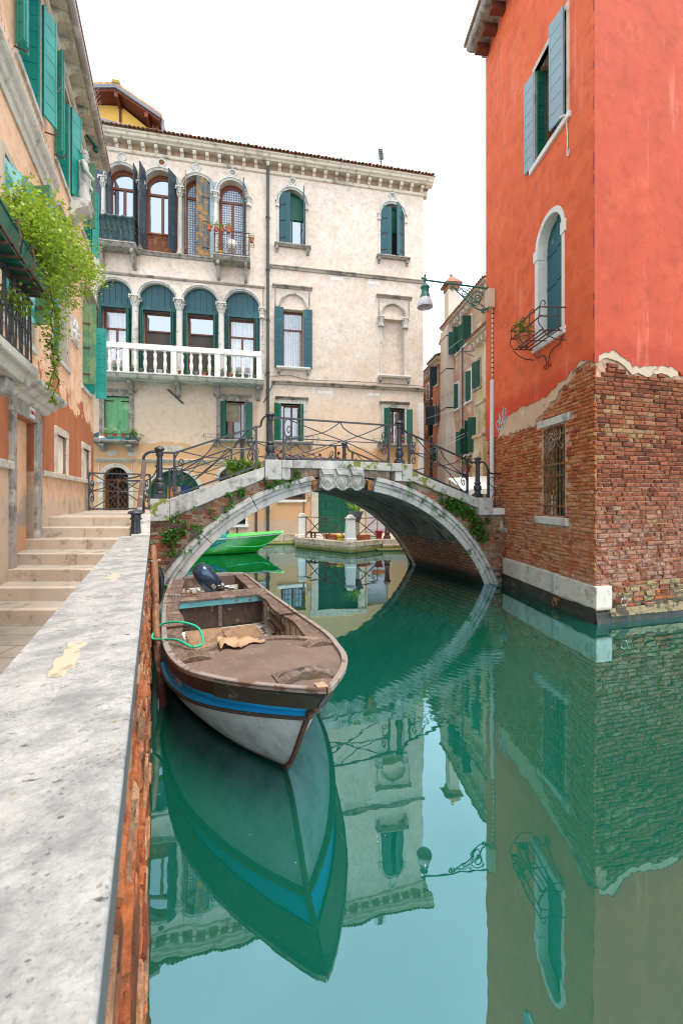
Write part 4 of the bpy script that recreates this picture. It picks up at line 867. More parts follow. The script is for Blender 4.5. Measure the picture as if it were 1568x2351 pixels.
# flower shelf under the light green shutter, three small window rails
sh = MB(); mould(sh, -15.5, -13.65, [(0, 4.62), (.42, 4.66), (.48, 4.72), (.48, 4.78), (0, 4.78)]); so_ = sh.build('flower_shelf', stone_grey, pal, bevel=.006)
brackets(so_, (-15.1, -14.0), 4.62, .4, .34, .2, stone_grey, bv=.006)
k = MB(); [k.bar((-15.45, -.47, z), (-13.45, -.47, z), .02, .02) for z in (4.88, 5.04)]; [k.bar((x, -.47, 4.78), (x, -.47, 5.06), .018, .018) for x in (-15.4, -14.7, -14.05, -13.45)]; k.bar((-13.45, -.47, 5.04), (-13.45, 0, 5.04), .02, .02); k.build('shelf_rail', green_d, so_)
tr = MB(); tr.ob(-15.05, -14.1, .20, .42, 4.79, 4.90); tro = tr.build('planter', tarp_t, None); tro.location = PA.o; tro.rotation_euler = (0, 0, PA.rz); tag(tro, 'turquoise trough on the stone shelf under the light green shutters', 'planter')
for u, lb_ in ((-14.93, 'leftmost terracotta pot of white flowers in the turquoise trough'), (-14.58, 'middle terracotta pot of white flowers in the turquoise trough'), (-14.22, 'rightmost terracotta pot in the turquoise trough')):
    flower_pot(PA, u, .31, 4.905, .10, .16, terra, lb_, 'flowers', 'pots in the turquoise trough', flower_w, .22, .06, 40)
flower_pot(PA, -13.83, .30, 4.78, .14, .2, grn, 'bushy light green plant at the right end of the stone shelf', 'bush', None, leaf_pot, .34, .08, 160)
for u0, u1 in ((-10.8, -8.5), (-7.75, -5.5), (-2.7, -.45)):
    k = MB(); [k.bar((u0, -.33, z), (u1, -.33, z), .016, .016) for z in (5.02, 5.16)]; k.bar((u0, -.33, 5.16), (u0-.05, 0, 5.16), .016, .016); k.bar((u1, -.33, 5.16), (u1+.05, 0, 5.16), .016, .016)
    for q in range(9): x = u0+(u1-u0)*q/8; k.tube([(x, -.33, 4.95), (x, -.33, 5.2)], .008, 4)
    for q in (0, 1): x = (u0, u1)[q]; k.tube([(x+.1*cos(t)*(1 if q else -1), -.33, 5.0+.1*sin(t)) for t in [j*.5 for j in range(10)]], .008, 4)
    k.build('window_rail', green_d if u0 < -5 else green_b, pal)
flower_pot(PA, -1.18, .2, 4.955, .10, .16, M('magenta pot', (.4,.02,.1), .05, 3, bump=.1), 'magenta pot of pink geraniums on the right hand lower window sill', 'flowers', None, flower_p, .3, .07, 60)
flower_pot(PA, -1.75, .2, 4.955, .09, .14, terra, 'small pot of pink flowers beside the magenta pot', 'flowers', None, flower_p, .25, .06, 50)
# ---- things on the right upper balcony
ubg = 'pots hooked on the rail of the upper right balcony'
for u, r_, lb_ in ((-10.52, .12, 'terracotta pot hooked outside the left corner of the upper balcony'), (-10.22, .09, 'small red pot on the upper balcony rail, second from the left'), (-9.95, .09, 'small terracotta pot on the upper balcony rail, third from the left'), (-9.68, .13, 'largest terracotta pot on the upper balcony rail with green plant')):
    flower_pot(PA, u, .70, 14.30, r_, r_*1.8, terra, lb_, 'bush', ubg, leaf_pot, .18, .07, 50)
flower_pot(PA, -8.66, .5, 14.1, .10, .2, terra, 'terracotta pot in the wire cage at the right end of the upper balcony', 'bush', None, leaf_pot, .14, .06, 30)
k = MB(); [k.tube([(-8.76, -o, 13.95), (-8.55, -o, 13.95), (-8.55, -o, 14.42), (-8.76, -o, 14.42)], .008, 4) for o in (.36, .5, .64)]; [k.bar((x, -.36, 13.95), (x, -.64, 13.95), .012, .012) for x in (-8.74, -8.65, -8.56)]; k.bar((-8.55, -.36, 14.2), (-8.55, -.64, 14.2), .012, .012); k.build('pot_cage', iron_r, b2)
flower_pot(PA, -10.05, .45, 13.325, .12, .2, M('yellow glazed pot', (.65,.42,.03), .05, 3, rough=.3, bump=.05), 'yellow pot with a cactus on the floor of the upper balcony', 'bush', None, leaf_pot, .16, .06, 30)
flower_pot(PA, -10.24, .45, 13.325, .10, .1, terra, 'flat terracotta bowl on the floor beside the yellow pot', None)
ch = thing('garden_chair', 'white plastic chair on the upper right balcony behind the railing', 'chair', PA.w(-9.55, .36, 13.325), PA.rz)
m = MB(); m.box(-.2, .2, -.2, .2, .38, .42); m.build('seat', white_p, ch, bevel=.02, seg=2)
for x in (-1, 1):
    for y in (-1, 1): m = MB(); m.tube([(x*.18, y*.18, .38), (x*.22, y*.21, 0)], .018, 6); m.build('leg', white_p, ch)
m = MB(); rows = [[(.24*cos(a), -.05+.22*sin(a), z) for a in [pi*1.0+pi*q/10 for q in range(11)]] for z in (.42, .55, .7, .74)]; m.grid(rows); bk = m.build('backrest', white_p, ch, smooth=60, recalc=False); q = bk.modifiers.new('t', 'SOLIDIFY'); q.thickness = .02
# ---- roof things
att = thing('roof_room', 'yellow rooftop room with timber eaves behind the palazzo cornice', 'roof room', PA.w(-14.9, -2.0, 19.0), PA.rz)
m = MB(); m.prism([(-1.9, -.6), (1.35, -.6), (1.35, 1.55), (-.1, 2.55), (-1.9, 2.30)], 0, 2.6); m.build('wall', yellow_pl, att)
m = MB(); m.strip([(-2.2, 2.24), (-.1, 2.62), (1.85, 1.55)], [(-2.2, 2.34), (-.1, 2.74), (1.88, 1.65)], -.7, 2.9); r_ = m.build('roof', wood_red, att)
m = MB(); m.strip([(-2.2, 2.34), (-.1, 2.74), (1.90, 1.65)], [(-2.2, 2.50), (-.1, 2.90), (1.92, 1.80)], -.78, -.70); m.build('fascia', lead, r_)
m = MB(); m.strip([(-2.2, 2.48), (-.1, 2.88), (1.93, 1.78)], [(-2.2, 2.60), (-.1, 3.0), (1.95, 1.88)], -.76, 2.9); m.build('tiles', M('mossy yellow tiles', (.52,.30,.07), .2, 3, [((.42,.15,.06), .52, 3)], bump=.4), r_); m = MB(); m.box(-.28, .08, -.8, 2.9, 2.92, 3.14); m.build('ridge_tile', M('mossy ridge', (.33,.25,.05), .2, 3, bump=.4), r_, bevel=.05)
m = MB(); [m.box(x-.08, x+.08, -.72, .02, z-.22, z) for x, z in ((-1.6, 2.3), (-.1, 2.58), (1.25, 1.85))]; m.bar((-.1, -.01, 2.4), (-.1, -.01, 1.3), .1, .1); m.bar((1.55, -.3, 1.6), (1.75, -.3, .1), .1, .16); m.bar((1.6, -.2, 1.6), (1.5, -.2, 0), .3, .3); m.build('beam', wood_red, r_)
m = MB(); m.bar((-1.9, -.3, 1.42), (1.25, -.5, .95), .5, .1); m.build('lower_canopy', lead, att); m = MB(); m.box(-1.3, 1.1, -.02, .0, .2, 1.0); m.build('window', dark_in, att); m = MB(); m.box(-1.4, 1.15, -.05, -.02, .88, 1.0); m.box(-1.4, -1.28, -.05, -.02, -.2, .9); m.build('window_frame', wood_red, att)
m = MB(); m.tube([(1.98, -.6, 1.7), (1.98, -.6, -.3)], .07, 8); m.build('rain_pipe', lead, att)
an = thing('tv_antenna', 'small television aerial on the palazzo roof near the right corner', 'antenna', PA.w(-1.82, -1.5, 19.5), PA.rz)
m = MB(); m.tube([(0, 0, -.3), (0, 0, 1.35)], .028, 6); m.build('mast', iron, an)
m = MB(); m.bar((0, -.15, .95), (-.12, .1, 1.75), .03, .03)
for k in range(6): z = 1.05+k*.12; m.bar((-.13, -.1+.03*k, z), (.11, -.1+.03*k, z), .05, .05)
m.build('boom', iron, an)
m = MB(); [m.bar((-.27+k*.09, .05, 1.0), (-.27+k*.09, .05, 1.6), .016, .016) for k in range(7)]; [m.bar((-.27, .05, 1.0+k*.1), (.27, .05, 1.0+k*.1), .016, .016) for k in range(7)]; m.bar((-.2, 0, .55), (.25, 0, .6), .012, .012); m.build('reflector', steel, an)
# neighbour wing seen past the right corner
m = MB(); m.box(-.0, .5, 2.0, 2.6, 15.9, 16.1); m.box(0, .3, 2.1, 2.5, 14.6, 15.9); m.build('chimney_breast', cornice_m, pal)
# quay furniture
pg2 = 'white stone posts on the quay edge'
def qpost(x, y, lb_, h=1.07):
    t = thing('stone_post', lb_, 'bollard', (x, y, qz), PA.rz+.7*0, pg2)
    m = MB(); m.add([(-.2,-.2,0),(.2,-.2,0),(.2,.2,0),(-.2,.2,0),(-.17,-.17,.9),(.17,-.17,.9),(.17,.17,.9),(-.17,.17,.9)], [(0,3,2,1),(4,5,6,7),(0,1,5,4),(1,2,6,5),(2,3,7,6),(3,0,4,7)]); m.box(-.21, .21, -.21, .21, 0, .14); m.build('shaft', white_p, t, bevel=.012)
    m = MB(); m.box(-.19, .19, -.19, .19, .9, .98); m.ell((0, 0, .97), (.17, .17, .12), 12, 8); m.build('cap', stone, t, bevel=.012); return t
qpost(-1.78, 19.28, 'white stone post on the quay left of the green door'); qpost(.36, 17.32, 'white stone post at the corner of the quay', 1.1)
m = MB(); m.tube([(-1.72, 19.45, 1.45), (-1.72, 19.45, 2.0), (-1.70, 19.45, 2.05)], .045, 8); o = m.build('vent_pipe', steel, None, smooth=40); tag(o, 'short grey vent pipe rising behind the left white stone post', 'pipe')
def xrail(P, Q_, npan, label):
    t = thing('quay_railing', label, 'railing', (P[0], P[1], qz)); m = MB(); P = Vector((0, 0)); Q2 = Vector(Q_)-Vector((t.location.x, t.location.y)); top = .92
    pt = lambda f, z: (Q2.x*f, Q2.y*f, z)
    m.bar(pt(0, top), pt(1, top), .03, .03); m.bar(pt(0, .12), pt(1, .12), .025, .025)
    for k in range(npan):
        f0 = (k+.05)/npan; f1 = (k+.95)/npan
        for f in (f0, f1): m.bar(pt(f, .0), pt(f, top), .035, .035)
        m.bar(pt(f0, .12), pt(f1, top), .03, .03); m.bar(pt(f0, top), pt(f1, .12), .03, .03)
    m.build('bars', iron_r, t); return t
xrail((-1.62, 19.08), (.22, 17.45), 2, 'brown iron railing of crossed bars between the two white stone posts'); xrail((.5, 17.42), (1.6, 18.42), 1, 'brown iron railing of crossed bars right of the corner post')
ip = thing('iron_bollard', 'dark red iron mooring bollard on the quay right of the railing', 'bollard', (1.98, 18.5, qz)); m = MB(); m.lathe([(.16, 0), (.16, .1), (.12, .12), (.10, .2), (.14, .26), (.10, .32), (.09, .5), (.11, .9), (.15, .94), (.1, 1.05)], n=14); m.build('shaft', iron_r, ip, smooth=40)
def trough(x, y, rz, w, mt, label, plant=True, tm=None):
    t = thing('flower_box', label, 'flower box', (x, y, qz), rz); m = MB(); m.prism([(-w/2+.03, 0), (w/2-.03, 0), (w/2, .2), (-w/2, .2)], -.1, .1); m.box(-w/2-.01, w/2+.01, -.11, .11, .18, .215); m.build('trough', mt, t, bevel=.008)
    if plant: l = MB(); leaves(l, blob_pts((0, 0, .24), (w*.42, .08, .06), 40), .06, .0); l.build('foliage', leaf_pot, t, recalc=False)
    return t
ra = atan2(17.45-19.08, .22+1.62)
trough(-.43, 18.2, ra, .62, terra, 'terracotta trough with seedlings left of the corner post'); trough(-.02, 17.85, ra, .3, M('yellow plastic trough', (.75,.48,.02), .05, 3, rough=.35, bump=.05), 'small yellow trough beside the corner post', False)
rb = atan2(1, 1.1); trough(.93, 18.0, rb, .62, terra, 'empty terracotta trough right of the corner post', False); trough(1.32, 18.42, rb, .5, white_p, 'white trough between the terracotta and the red pots', False)
t = thing('folding_stool', 'low dark bench top behind the left quay railing', 'stool', (-1.35, 19.15, qz), ra); m = MB(); m.box(-.35, .35, -.12, .12, .2, .25); m.build('top', black, t); m = MB(); m.box(-.03, .03, -.03, .03, 0, .2); m.box(.2, .26, -.03, .03, 0, .2); m.build('leg', black, t)
t = flower_pot(PA, 0, 0, 0, .17, .33, M('red pot', (.36,.02,.02), .06, 3, rough=.35, bump=.05), 'red pot at the right end of the quay railing', None); t.location = (1.62, 18.55, qz)
pl = thing('palm_planter', 'grey stone pot of long grassy leaves on a plinth by the green door', 'plant pot', (.62, 18.15, qz))
m = MB(); m.box(-.14, .14, -.14, .14, 0, .75); m.build('plinth', stone_grey, pl); m = MB(); m.lathe([(.14, .75), (.2, .82), (.26, 1.05), (.31, 1.16), (.32, 1.2), (.26, 1.2)], n=14); m.build('pot', lead, pl, smooth=40)
m = MB()
for k in range(60):
    a = random.uniform(0, 2*pi); L = random.uniform(.5, 1.0); el = random.uniform(.6, 1.5); b = Vector((cos(a)*.08, sin(a)*.08, 1.15)); w_ = .022; sd_ = Vector((-sin(a), cos(a), 0))*w_; P = []
    for q in range(6): f = q/5; P.append(b + Vector((cos(a)*L*cos(el)*f*(1+.5*f), sin(a)*L*cos(el)*f*(1+.5*f), L*sin(el)*f - .35*L*f*f*f)))
    o = len(m.v); vs = []; [vs.extend([tuple(p+sd_*(1-q/5.2)), tuple(p-sd_*(1-q/5.2))]) for q, p in enumerate(P)]; m.add(vs, [(2*q, 2*q+1, 2*q+3, 2*q+2) for q in range(5)], random.uniform(.2, 1))
m.build('foliage', leaf_pot, pl, recalc=False)
hb = thing('hanging_planter', 'terracotta trough of green plants hanging before the white door', 'planter', PA.w(-2.55, .5, 1.32), PA.rz); m = MB(); m.prism([(-.28, 0), (.28, 0), (.32, .2), (-.32, .2)], -.1, .1); m.build('trough', terra, hb, bevel=.01); l = MB(); leaves(l, blob_pts((-.1, 0, .24), (.32, .12, .14), 140), .07, .2); l.build('foliage', leaf_pot, hb, recalc=False); m = MB(); m.bar((0, .1, .1), (0, .75, .1), .03, .03); m.build('arm', iron, hb)
gd = thing('seagull', 'white gull in flight in front of the left house corner', 'bird', (-7.62, 13.2, 4.05), .5)
m = MB(); m.tube([(-.22, 0, 0), (-.12, 0, .01), (0, 0, .02), (.14, 0, .03), (.22, 0, .05), (.27, 0, .05)], [.015, .05, .065, .055, .035, .012], 8); m.build('body', gull_m, gd, smooth=60)
for s in (1, -1):
    m = MB(); m.grid([[(.1, 0.04*s, .05), (.12, .25*s, .16), (.05, .5*s, .12), (-.06, .68*s, .02)], [(-.08, .04*s, .04), (-.06, .25*s, .14), (-.08, .5*s, .10), (-.1, .68*s, .015)]]); w_ = m.build('wing', grey_feather, gd, smooth=60, recalc=False); q = w_.modifiers.new('t', 'SOLIDIFY'); q.thickness = .012
# ------------------------------------------------------------------ the orange house along the steps (left)
def pix(fr, k, x, y, out):
    """photo position -> (u,z) on the plane 'out' metres in front of a facade; used to read measured outlines"""
    ox, oy, s = {'e1': (0, 600, 2.939), 'z8': (0, 900, 2.138), 'c3': (1820, 1500, 10.686), 'z7': (1750, 1300, 1.933), 'e8': (1900, 1100, 3.2), 'b1': (300, 1500, 1.96), 'b2': (1000, 1500, 1.6505), 'z5': (1550, 950, 2.766), 'e2': (0, 0, 3.3595)}[k]
    px = (ox+x/s)/1.63329; py = (oy+y/s)/1.63329
    d = fr.M.to_3x3().transposed() @ Vector(((px-784)/980, 1, -(py-1144)/980)); e = fr.M.inverted() @ Vector((0, 0, EYE))
    t = (-out-e.y)/d.y; p = e+d*t; return p.x, p.z
lho = thing('orange_house', 'orange plastered house with teal shutters rising beside the stone steps on the left', 'building', LH.o, LH.rz)
m = MB(); m.box(-7, 6.61, 0, 7, -.5, 11.0); lw = m.build('wall', peach, lho)
C = MB()
LW = [(.62, 1.70, 8.55, 10.45), (2.70, 3.74, 8.60, 10.5), (5.12, 6.02, 8.70, 10.3), (.10, 1.35, 4.6, 6.75), (2.45, 3.68, 4.92, 7.2), (5.08, 6.08, 4.93, 7.0), (-1.9, -.5, 8.55, 10.4)]
for a, b, z0, z1 in LW: C.ob(a, b, -.55, .2, z0, z1)
C.ob(.46, 1.40, -.13, .2, 1.0, 3.39); C.ob(2.72, 3.48, -.08, .2, 2.69, 3.42); C.ob(5.12, 5.92, -.08, .2, 2.69, 3.42)
cut(lw, C)
surround = M('sandy window reveal', (.50,.42,.32), .1, 3, bump=.3)
for i, (a, b, z0, z1) in enumerate(LW):
    m = MB(); t_ = .10
    m.ob(a-t_, a, -.01, .025, z0, z1+t_); m.ob(b, b+t_, -.01, .025, z0, z1+t_); m.ob(a, b, -.01, .025, z1, z1+t_)
    m.ob(a, a+.012, -.53, -.01, z0, z1); m.ob(b-.012, b, -.53, -.01, z0, z1); m.ob(a+.012, b-.012, -.53, -.01, z1-.012, z1)
    w = m.build('window', surround, lho, bevel=.004)
    s = MB(); s.ob(a-t_-.02, b+t_+.02, -.53, .04, z0-.10, z0); s.build('sill', stone, w, bevel=.006)
    s = MB(); s.ob(a+.01, b-.01, -.54, -.53, z0, z1-.01); s.build('pane', glass_d, w)
    c = (a+b)/2
    if i in (0, 1, 6):
        shutter(w, b-.03, -.25, z0+.02, z1-.03, .26, 1, 90, teal, n=7); shutter(w, b+.0, .045, z0+.05, z1-.02, .30, 1, 24, teal, n=7)
        shutter(w, a-.03, .03, z0-.02, z1-.03, .12, -1, 84, teal, n=7); shutter(w, a-.14, .05, z0-.0, z1-.03, .16, -1, 50, teal, n=7)
        s = MB(); [s.tube([(x, -.0, z0-.02), (x, -.16, z0-.04), (x, -.17, z0+.02)], .012, 5) for x in (b+.30, a-.12)]; s.tube([(b+.22, -.20, z0+.65), (b+.26, -.24, z0+.8), (b+.2, -.22, z0+.95)], .010, 5); s.build('shutter_hook', iron_r, w)
    if i == 2:
        shutter(w, a-.04, .0, z0+.03, z1, .285, -1, 88, green_b, horiz=False, n=2, hinge_m=iron_r); shutter(w, b-.02, -.2, z0-.0, z1, .24, 1, 90, teal); shutter(w, b+.02, .04, z0-.12, z1, .2, 1, 45, teal)
    if i == 5:
        shutter(w, a-.02, .0, z0+.02, z1-.12, .305, -1, 88, green_b, horiz=False, n=2, hinge_m=iron_r); shutter(w, b-.02, -.1, z0-.0, z1-.02, .22, 1, 90, teal); shutter(w, b+.02, .13, z0-.10, z1-.3, .25, 1, 86, teal, n=9)
    if i == 4: shutter(w, b-.06, -.52, z0+.22, z1-.05, .36, 1, 90, teal_w, n=8)
    if i == 3: shutter(w, a+.02, .0, z0+.1, z1-.06, .53, -1, 157, teal_w, n=7); shutter(w, a+.52, .21, z0+.1, z1-.05, .26, -1, 62, green_b, horiz=False, n=2, hinge_m=iron_r)
# big moulded hood over the balcony doors, small hoods
def lmould(u0, u1, prof, name, mt, par=lho): m = MB(); mould(m, u0, u1, prof); return m.build(name, mt, par, bevel=.006)
lmould(-6.5, 2.40, [(0, 7.50), (.03, 7.50), (.04, 7.62), (.07, 7.66), (.08, 7.78), (.12, 7.84), (.14, 7.90), (.14, 7.96), (.03, 8.10), (0, 8.12)], 'hood_mould', base_m)
sp = MB(); sp.ob(-2, 2.3, .07, .13, 7.975, 7.985); [sp.tube([(-2+k*.12, -.10, 7.98), (-2+k*.12+random.uniform(-.02, .02), -.12, 8.12)], .003, 3) for k in range(36)]; sp.build('bird_spikes', steel, lho)
lmould(2.25, 3.90, [(0, 7.36), (.06, 7.38), (.1, 7.45), (.18, 7.48), (.18, 7.54), (0, 7.58)], 'hood_mould', stone_dark)
lmould(4.9, 6.2, [(0, 7.10), (.06, 7.12), (.1, 7.18), (.2, 7.22), (.2, 7.28), (0, 7.32)], 'hood_mould', stone_dark)
# eaves: string, scalloped brackets, gutter
ea = MB(); mould(ea, -7, 6.3, [(0, 10.72), (.03, 10.72), (.07, 10.76), (.07, 10.80), (.03, 10.84), (.03, 10.9), (0, 10.9)]); ea.box(-7, 6.3, -.30, 1, 11.02, 11.1); eo = ea.build('eaves', cornice_m, lho, bevel=.004)
u = -6.4
while u < 6.2:
    m = MB(); pr = [(0.02, 10.74), (.05, 10.84), (.11, 10.92), (.20, 10.95), (.26, 10.94), (.28, 11.02), (.02, 11.02)]; mould(m, u-.07, u+.07, pr); m.build('bracket', cornice_m, eo, bevel=.008)
    u += .515
m = MB()
rows = [[(uu, -.30-.06*(1-cos(pi*k/8)), 11.10-.07*sin(pi*k/8)-.02) for k in range(9)] for uu in (-7, -3, 0, 3, 6.3)]
m.grid(rows); gt = m.build('gutter', M('galvanised gutter', (.42,.36,.32), .12, 2, [((.6,.56,.52), .55, 2)], rough=.45, bump=.2), eo, smooth=60, recalc=False); q = gt.modifiers.new('t', 'SOLIDIFY'); q.thickness = .012
m = MB(); m.box(-7, 6.3, -.44, 7, 11.12, 11.2); m.build('roof_edge', tile_m, lho)
m = MB(); [m.tube([(-2+k*.1, -.42, 11.2), (-2+k*.1+random.uniform(-.02, .02), -.50, 11.36)], .003, 3) for k in range(86)]; m.build('bird_spikes', steel, eo)
# walled-up door with its stone frame, hood and number
m = MB(); m.ob(.30, .46, -.22, .05, 1.1, 3.40); m.ob(1.40, 1.60, -.22, .05, 1.1, 3.40); m.ob(.30, 1.60, -.22, .05, 3.40, 3.62); m.ob(1.60, 1.74, -.02, .03, 1.6, 3.5)
dr = m.build('walled_up_door', stone_grey, lho, bevel=.008)
m = MB(); m.ob(.46, 1.40, -.125, -.10, 1.1, 3.39); m.build('plastered_infill', M('peeling infill plaster', (.80,.46,.27), .1, 1.5, [((.66,.36,.21), .6, 3, .08)], None, [(2.2, .10, 1.4, (.34,.28,.22)), (1.75, .06, 1.6, (.56,.30,.16))], bump=.6, bs=25), dr)
m = MB(); mould(m, .05, 1.95, [(0, 3.60), (.07, 3.62), (.10, 3.68), (.16, 3.70), (.22, 3.76), (.30, 3.78), (.34, 3.82), (.34, 3.88), (.05, 3.98), (0, 3.98)]); m.build('hood', stone, dr, bevel=.008)
m = MB(); m.ob(1.0, 1.24, .05, .058, 3.43, 3.59); nb = m.build('number_plate', white_p, dr)
m = MB(); text_into(m, '1580 A', .085, .002, Matrix.Translation((1.12, -.0605, 3.51)) @ Matrix.Rotation(pi/2, 4, 'X')); m.build('number', M('red lettering', (.45,.03,.02), .05, 3, bump=0), nb)
for a, b, lb_ in ((2.72, 3.48, 0), (5.12, 5.92, 0)):
    m = MB(); m.ob(a-.13, a, -.1, .03, 2.67, 3.42); m.ob(b, b+.13, -.1, .03, 2.67, 3.42); m.ob(a-.13, b+.13, -.1, .035, 3.42, 3.56); w = m.build('blind_window', base_m, lho, bevel=.006)
    m = MB(); m.ob(a, b, -.075, -.05, 2.69, 3.42); m.build('infill', M('rough cream infill', (.80,.72,.58), .1, 3, [((.56,.45,.32), .64, 9)], bump=.8, bs=30), w)
m = MB(); m.ob(1.76, 5.0, -.01, .07, 2.575, 2.67); m.ob(5.0, 6.63, -.01, .07, 2.575, 2.67); m.ob(-4, .28, -.01, .08, 2.59, 2.70); m.build('dado_band', base_m, lho, bevel=.01)
# carved plaque and the statue on its bracket
m = MB(); m.ob(3.92, 4.62, -.01, .03, 5.62, 6.18); pq = m.build('carved_plaque', stone, lho, bevel=.01)
m = MB(); m.ell((4.27, -.03, 5.98), (.10, .06, .12)); m.ell((4.24, -.03, 5.8), (.16, .05, .15)); [m.ell((4.27+.24*cos(a), -.03, 5.9+.2*sin(a)), (.06, .04, .07), 8, 6) for a in [k*.7 for k in range(9)]]; m.build('relief', stone, pq, smooth=60)
st = thing('statue', 'white stone figure of a robed man on a bracket between teal shutters under the eaves', 'statue', LH.w(4.02, .22, 8.62), LH.rz)
st.scale = (.86, .86, .90)
m = MB(); rows = []
for z, rx, ry in ((0, .20, .16), (.1, .22, .17), (.3, .17, .13), (.5, .18, .13), (.65, .19, .13), (.78, .16, .11), (.9, .20, .12), (.98, .17, .11), (1.03, .07, .06), (1.08, .06, .06)):
    rows.append([(rx*cos(a)*(1+.10*sin(7*a+z*4)), ry*sin(a)*(1+.10*sin(7*a+z*4)), z) for a in [2*pi*k/28 for k in range(28)]])
m.grid(rows, close=True); m.ell((.02, -.03, 1.19), (.085, .095, .125), 14, 10); m.ell((.02, -.13, 1.18), (.018, .02, .03), 6, 5); m.ell((.02, -.05, 1.10), (.07, .08, .07), 10, 6)
m.tube([(-.18, -.02, .93), (-.24, -.08, .72), (-.12, -.2, .62), (-.02, -.22, .66)], [.06, .055, .045, .04], 8); m.tube([(.18, -.02, .93), (.26, -.05, .70), (.24, -.16, .52)], [.06, .055, .04], 8)
m.build('body', stone, st, smooth=70)
m = MB(); [m.ell((.02+.085*cos(a)*cos(b), -.01+.085*sin(a)*cos(b), 1.23+.09*sin(b)), (.035, .035, .035), 7, 5) for a in [k*.62 for k in range(10)] for b in (.1, .7, 1.3)]; m.build('hair', stone, st, smooth=60)
m = MB(); rows = [[(.22+.02*k, .05, .9-.08*k), (.30+.03*k, -.02+.03*sin(k), .86-.1*k), (.26, -.12, .84-.1*k)] for k in range(7)]; m.grid(rows); rr_ = m.build('cloak', stone, st, smooth=60, recalc=False); q = rr_.modifiers.new('t', 'SOLIDIFY'); q.thickness = .02
m = MB(); mould(m, 3.78, 4.26, [(0, 8.22), (.06, 8.24), (.12, 8.36), (.26, 8.44), (.34, 8.48), (.36, 8.56), (.40, 8.60), (.40, 8.62), (0, 8.62)]); m.build('statue_bracket', stone, lho, bevel=.008)
m = MB(); m.ell((0, 0, 0), (.07, .07, .09), 10, 8); m.tube([(0, 0, .05), (-.3, .2, .12)], .025, 6); al = m.build('siren', green_d, lho, smooth=50); al.location = (5.4, -.24, 10.9)
# ---- balcony with planters and the jasmine
m = MB(); mould(m, -6.5, -1.47, [(0, 3.34), (.72, 3.34), (.74, 3.42), (.80, 3.44), (.80, 3.53), (0, 3.53)]); bl = m.build('balcony', base_m, lho, bevel=.01)
brackets(bl, (-1.8, -3.4, -5), 3.34, .66, .52, .2, stone_grey, bv=.02)
m = MB(); m.bar((-6.5, -.74, 4.18), (-1.52, -.74, 4.18), .05, .02); m.bar((-1.52, -.74, 4.18), (-1.52, 0, 4.18), .05, .02); m.bar((-6.5, -.74, 3.57), (-1.52, -.74, 3.57), .03, .02); m.bar((-1.52, -.74, 3.57), (-1.52, 0, 3.57), .03, .02)
k = 0; u = -1.52
pts_ = [(-1.52-.085*k, .74) for k in range(44)]+[(-1.52, .74-.085*k) for k in range(1, 9)]
for i, (uu, oo) in enumerate(pts_):
    j = .02*(1 if i % 2 else -1); m.tube([(uu-j, -oo, 3.54), (uu+j*.2, -oo, 3.86), (uu+j, -oo, 4.18)], .009, 5)
    if i % 2: m.ell((uu, -oo, 3.87), (.022, .022, .03), 6, 5)
m.build('railing', iron, bl)
for k, (ua, ub) in enumerate(((-2.30, -1.62), (-3.2, -2.36), (-4.3, -3.26))):
    t = thing('planter_box', ('green planter box at the far end of the orange house balcony', 'green planter box in the middle of the orange house balcony', 'green planter box nearest the camera on the orange house balcony')[k], 'planter', LH.w((ua+ub)/2, .80, 4.22), LH.rz, 'planter boxes on the balcony rail')
    h = (ub-ua)/2; m = MB(); n = 4; vs = [(x, y, z) for x in (-h, h) for y, z in ((-.08, 0), (.08, 0), (.10, .2), (-.10, .2))]; m.add(vs, [(0,1,2,3), (7,6,5,4), (0,4,5,1), (1,5,6,2), (2,6,7,3), (3,7,4,0)]); m.box(-h-.01, h+.01, -.11, .11, .19, .215); m.build('box', green_d, t, bevel=.006)
    m = MB(); [m.bar((x, -.13, -.02), (x, .13, -.02), .02, .02) for x in (-h*.8, -h*.3, h*.3, h*.8)]; m.bar((-h, -.12, -.02), (h, -.12, -.02), .02, .02); [m.tube([(x, -.12, -.02), (x, -.14, .1), (x, -.12, .24), (x, -.02, .25)], .01, 5) for x in (-h*.6, h*.6)]; m.build('holder', iron_r, t)
vn = thing('jasmine_vine', 'yellow green jasmine spilling from the balcony planters and trailing down the orange wall', 'plant', LH.w(-1.5, .9, 4.4), LH.rz)
lm_ = MB(); sm_ = MB(); lm_.M = sm_.M = Matrix.Translation((1.5, .9, -4.4))
def vp(x, y, out): u, z = pix(LH, 'e1', x, y, out); return Vector((u, -out, z))
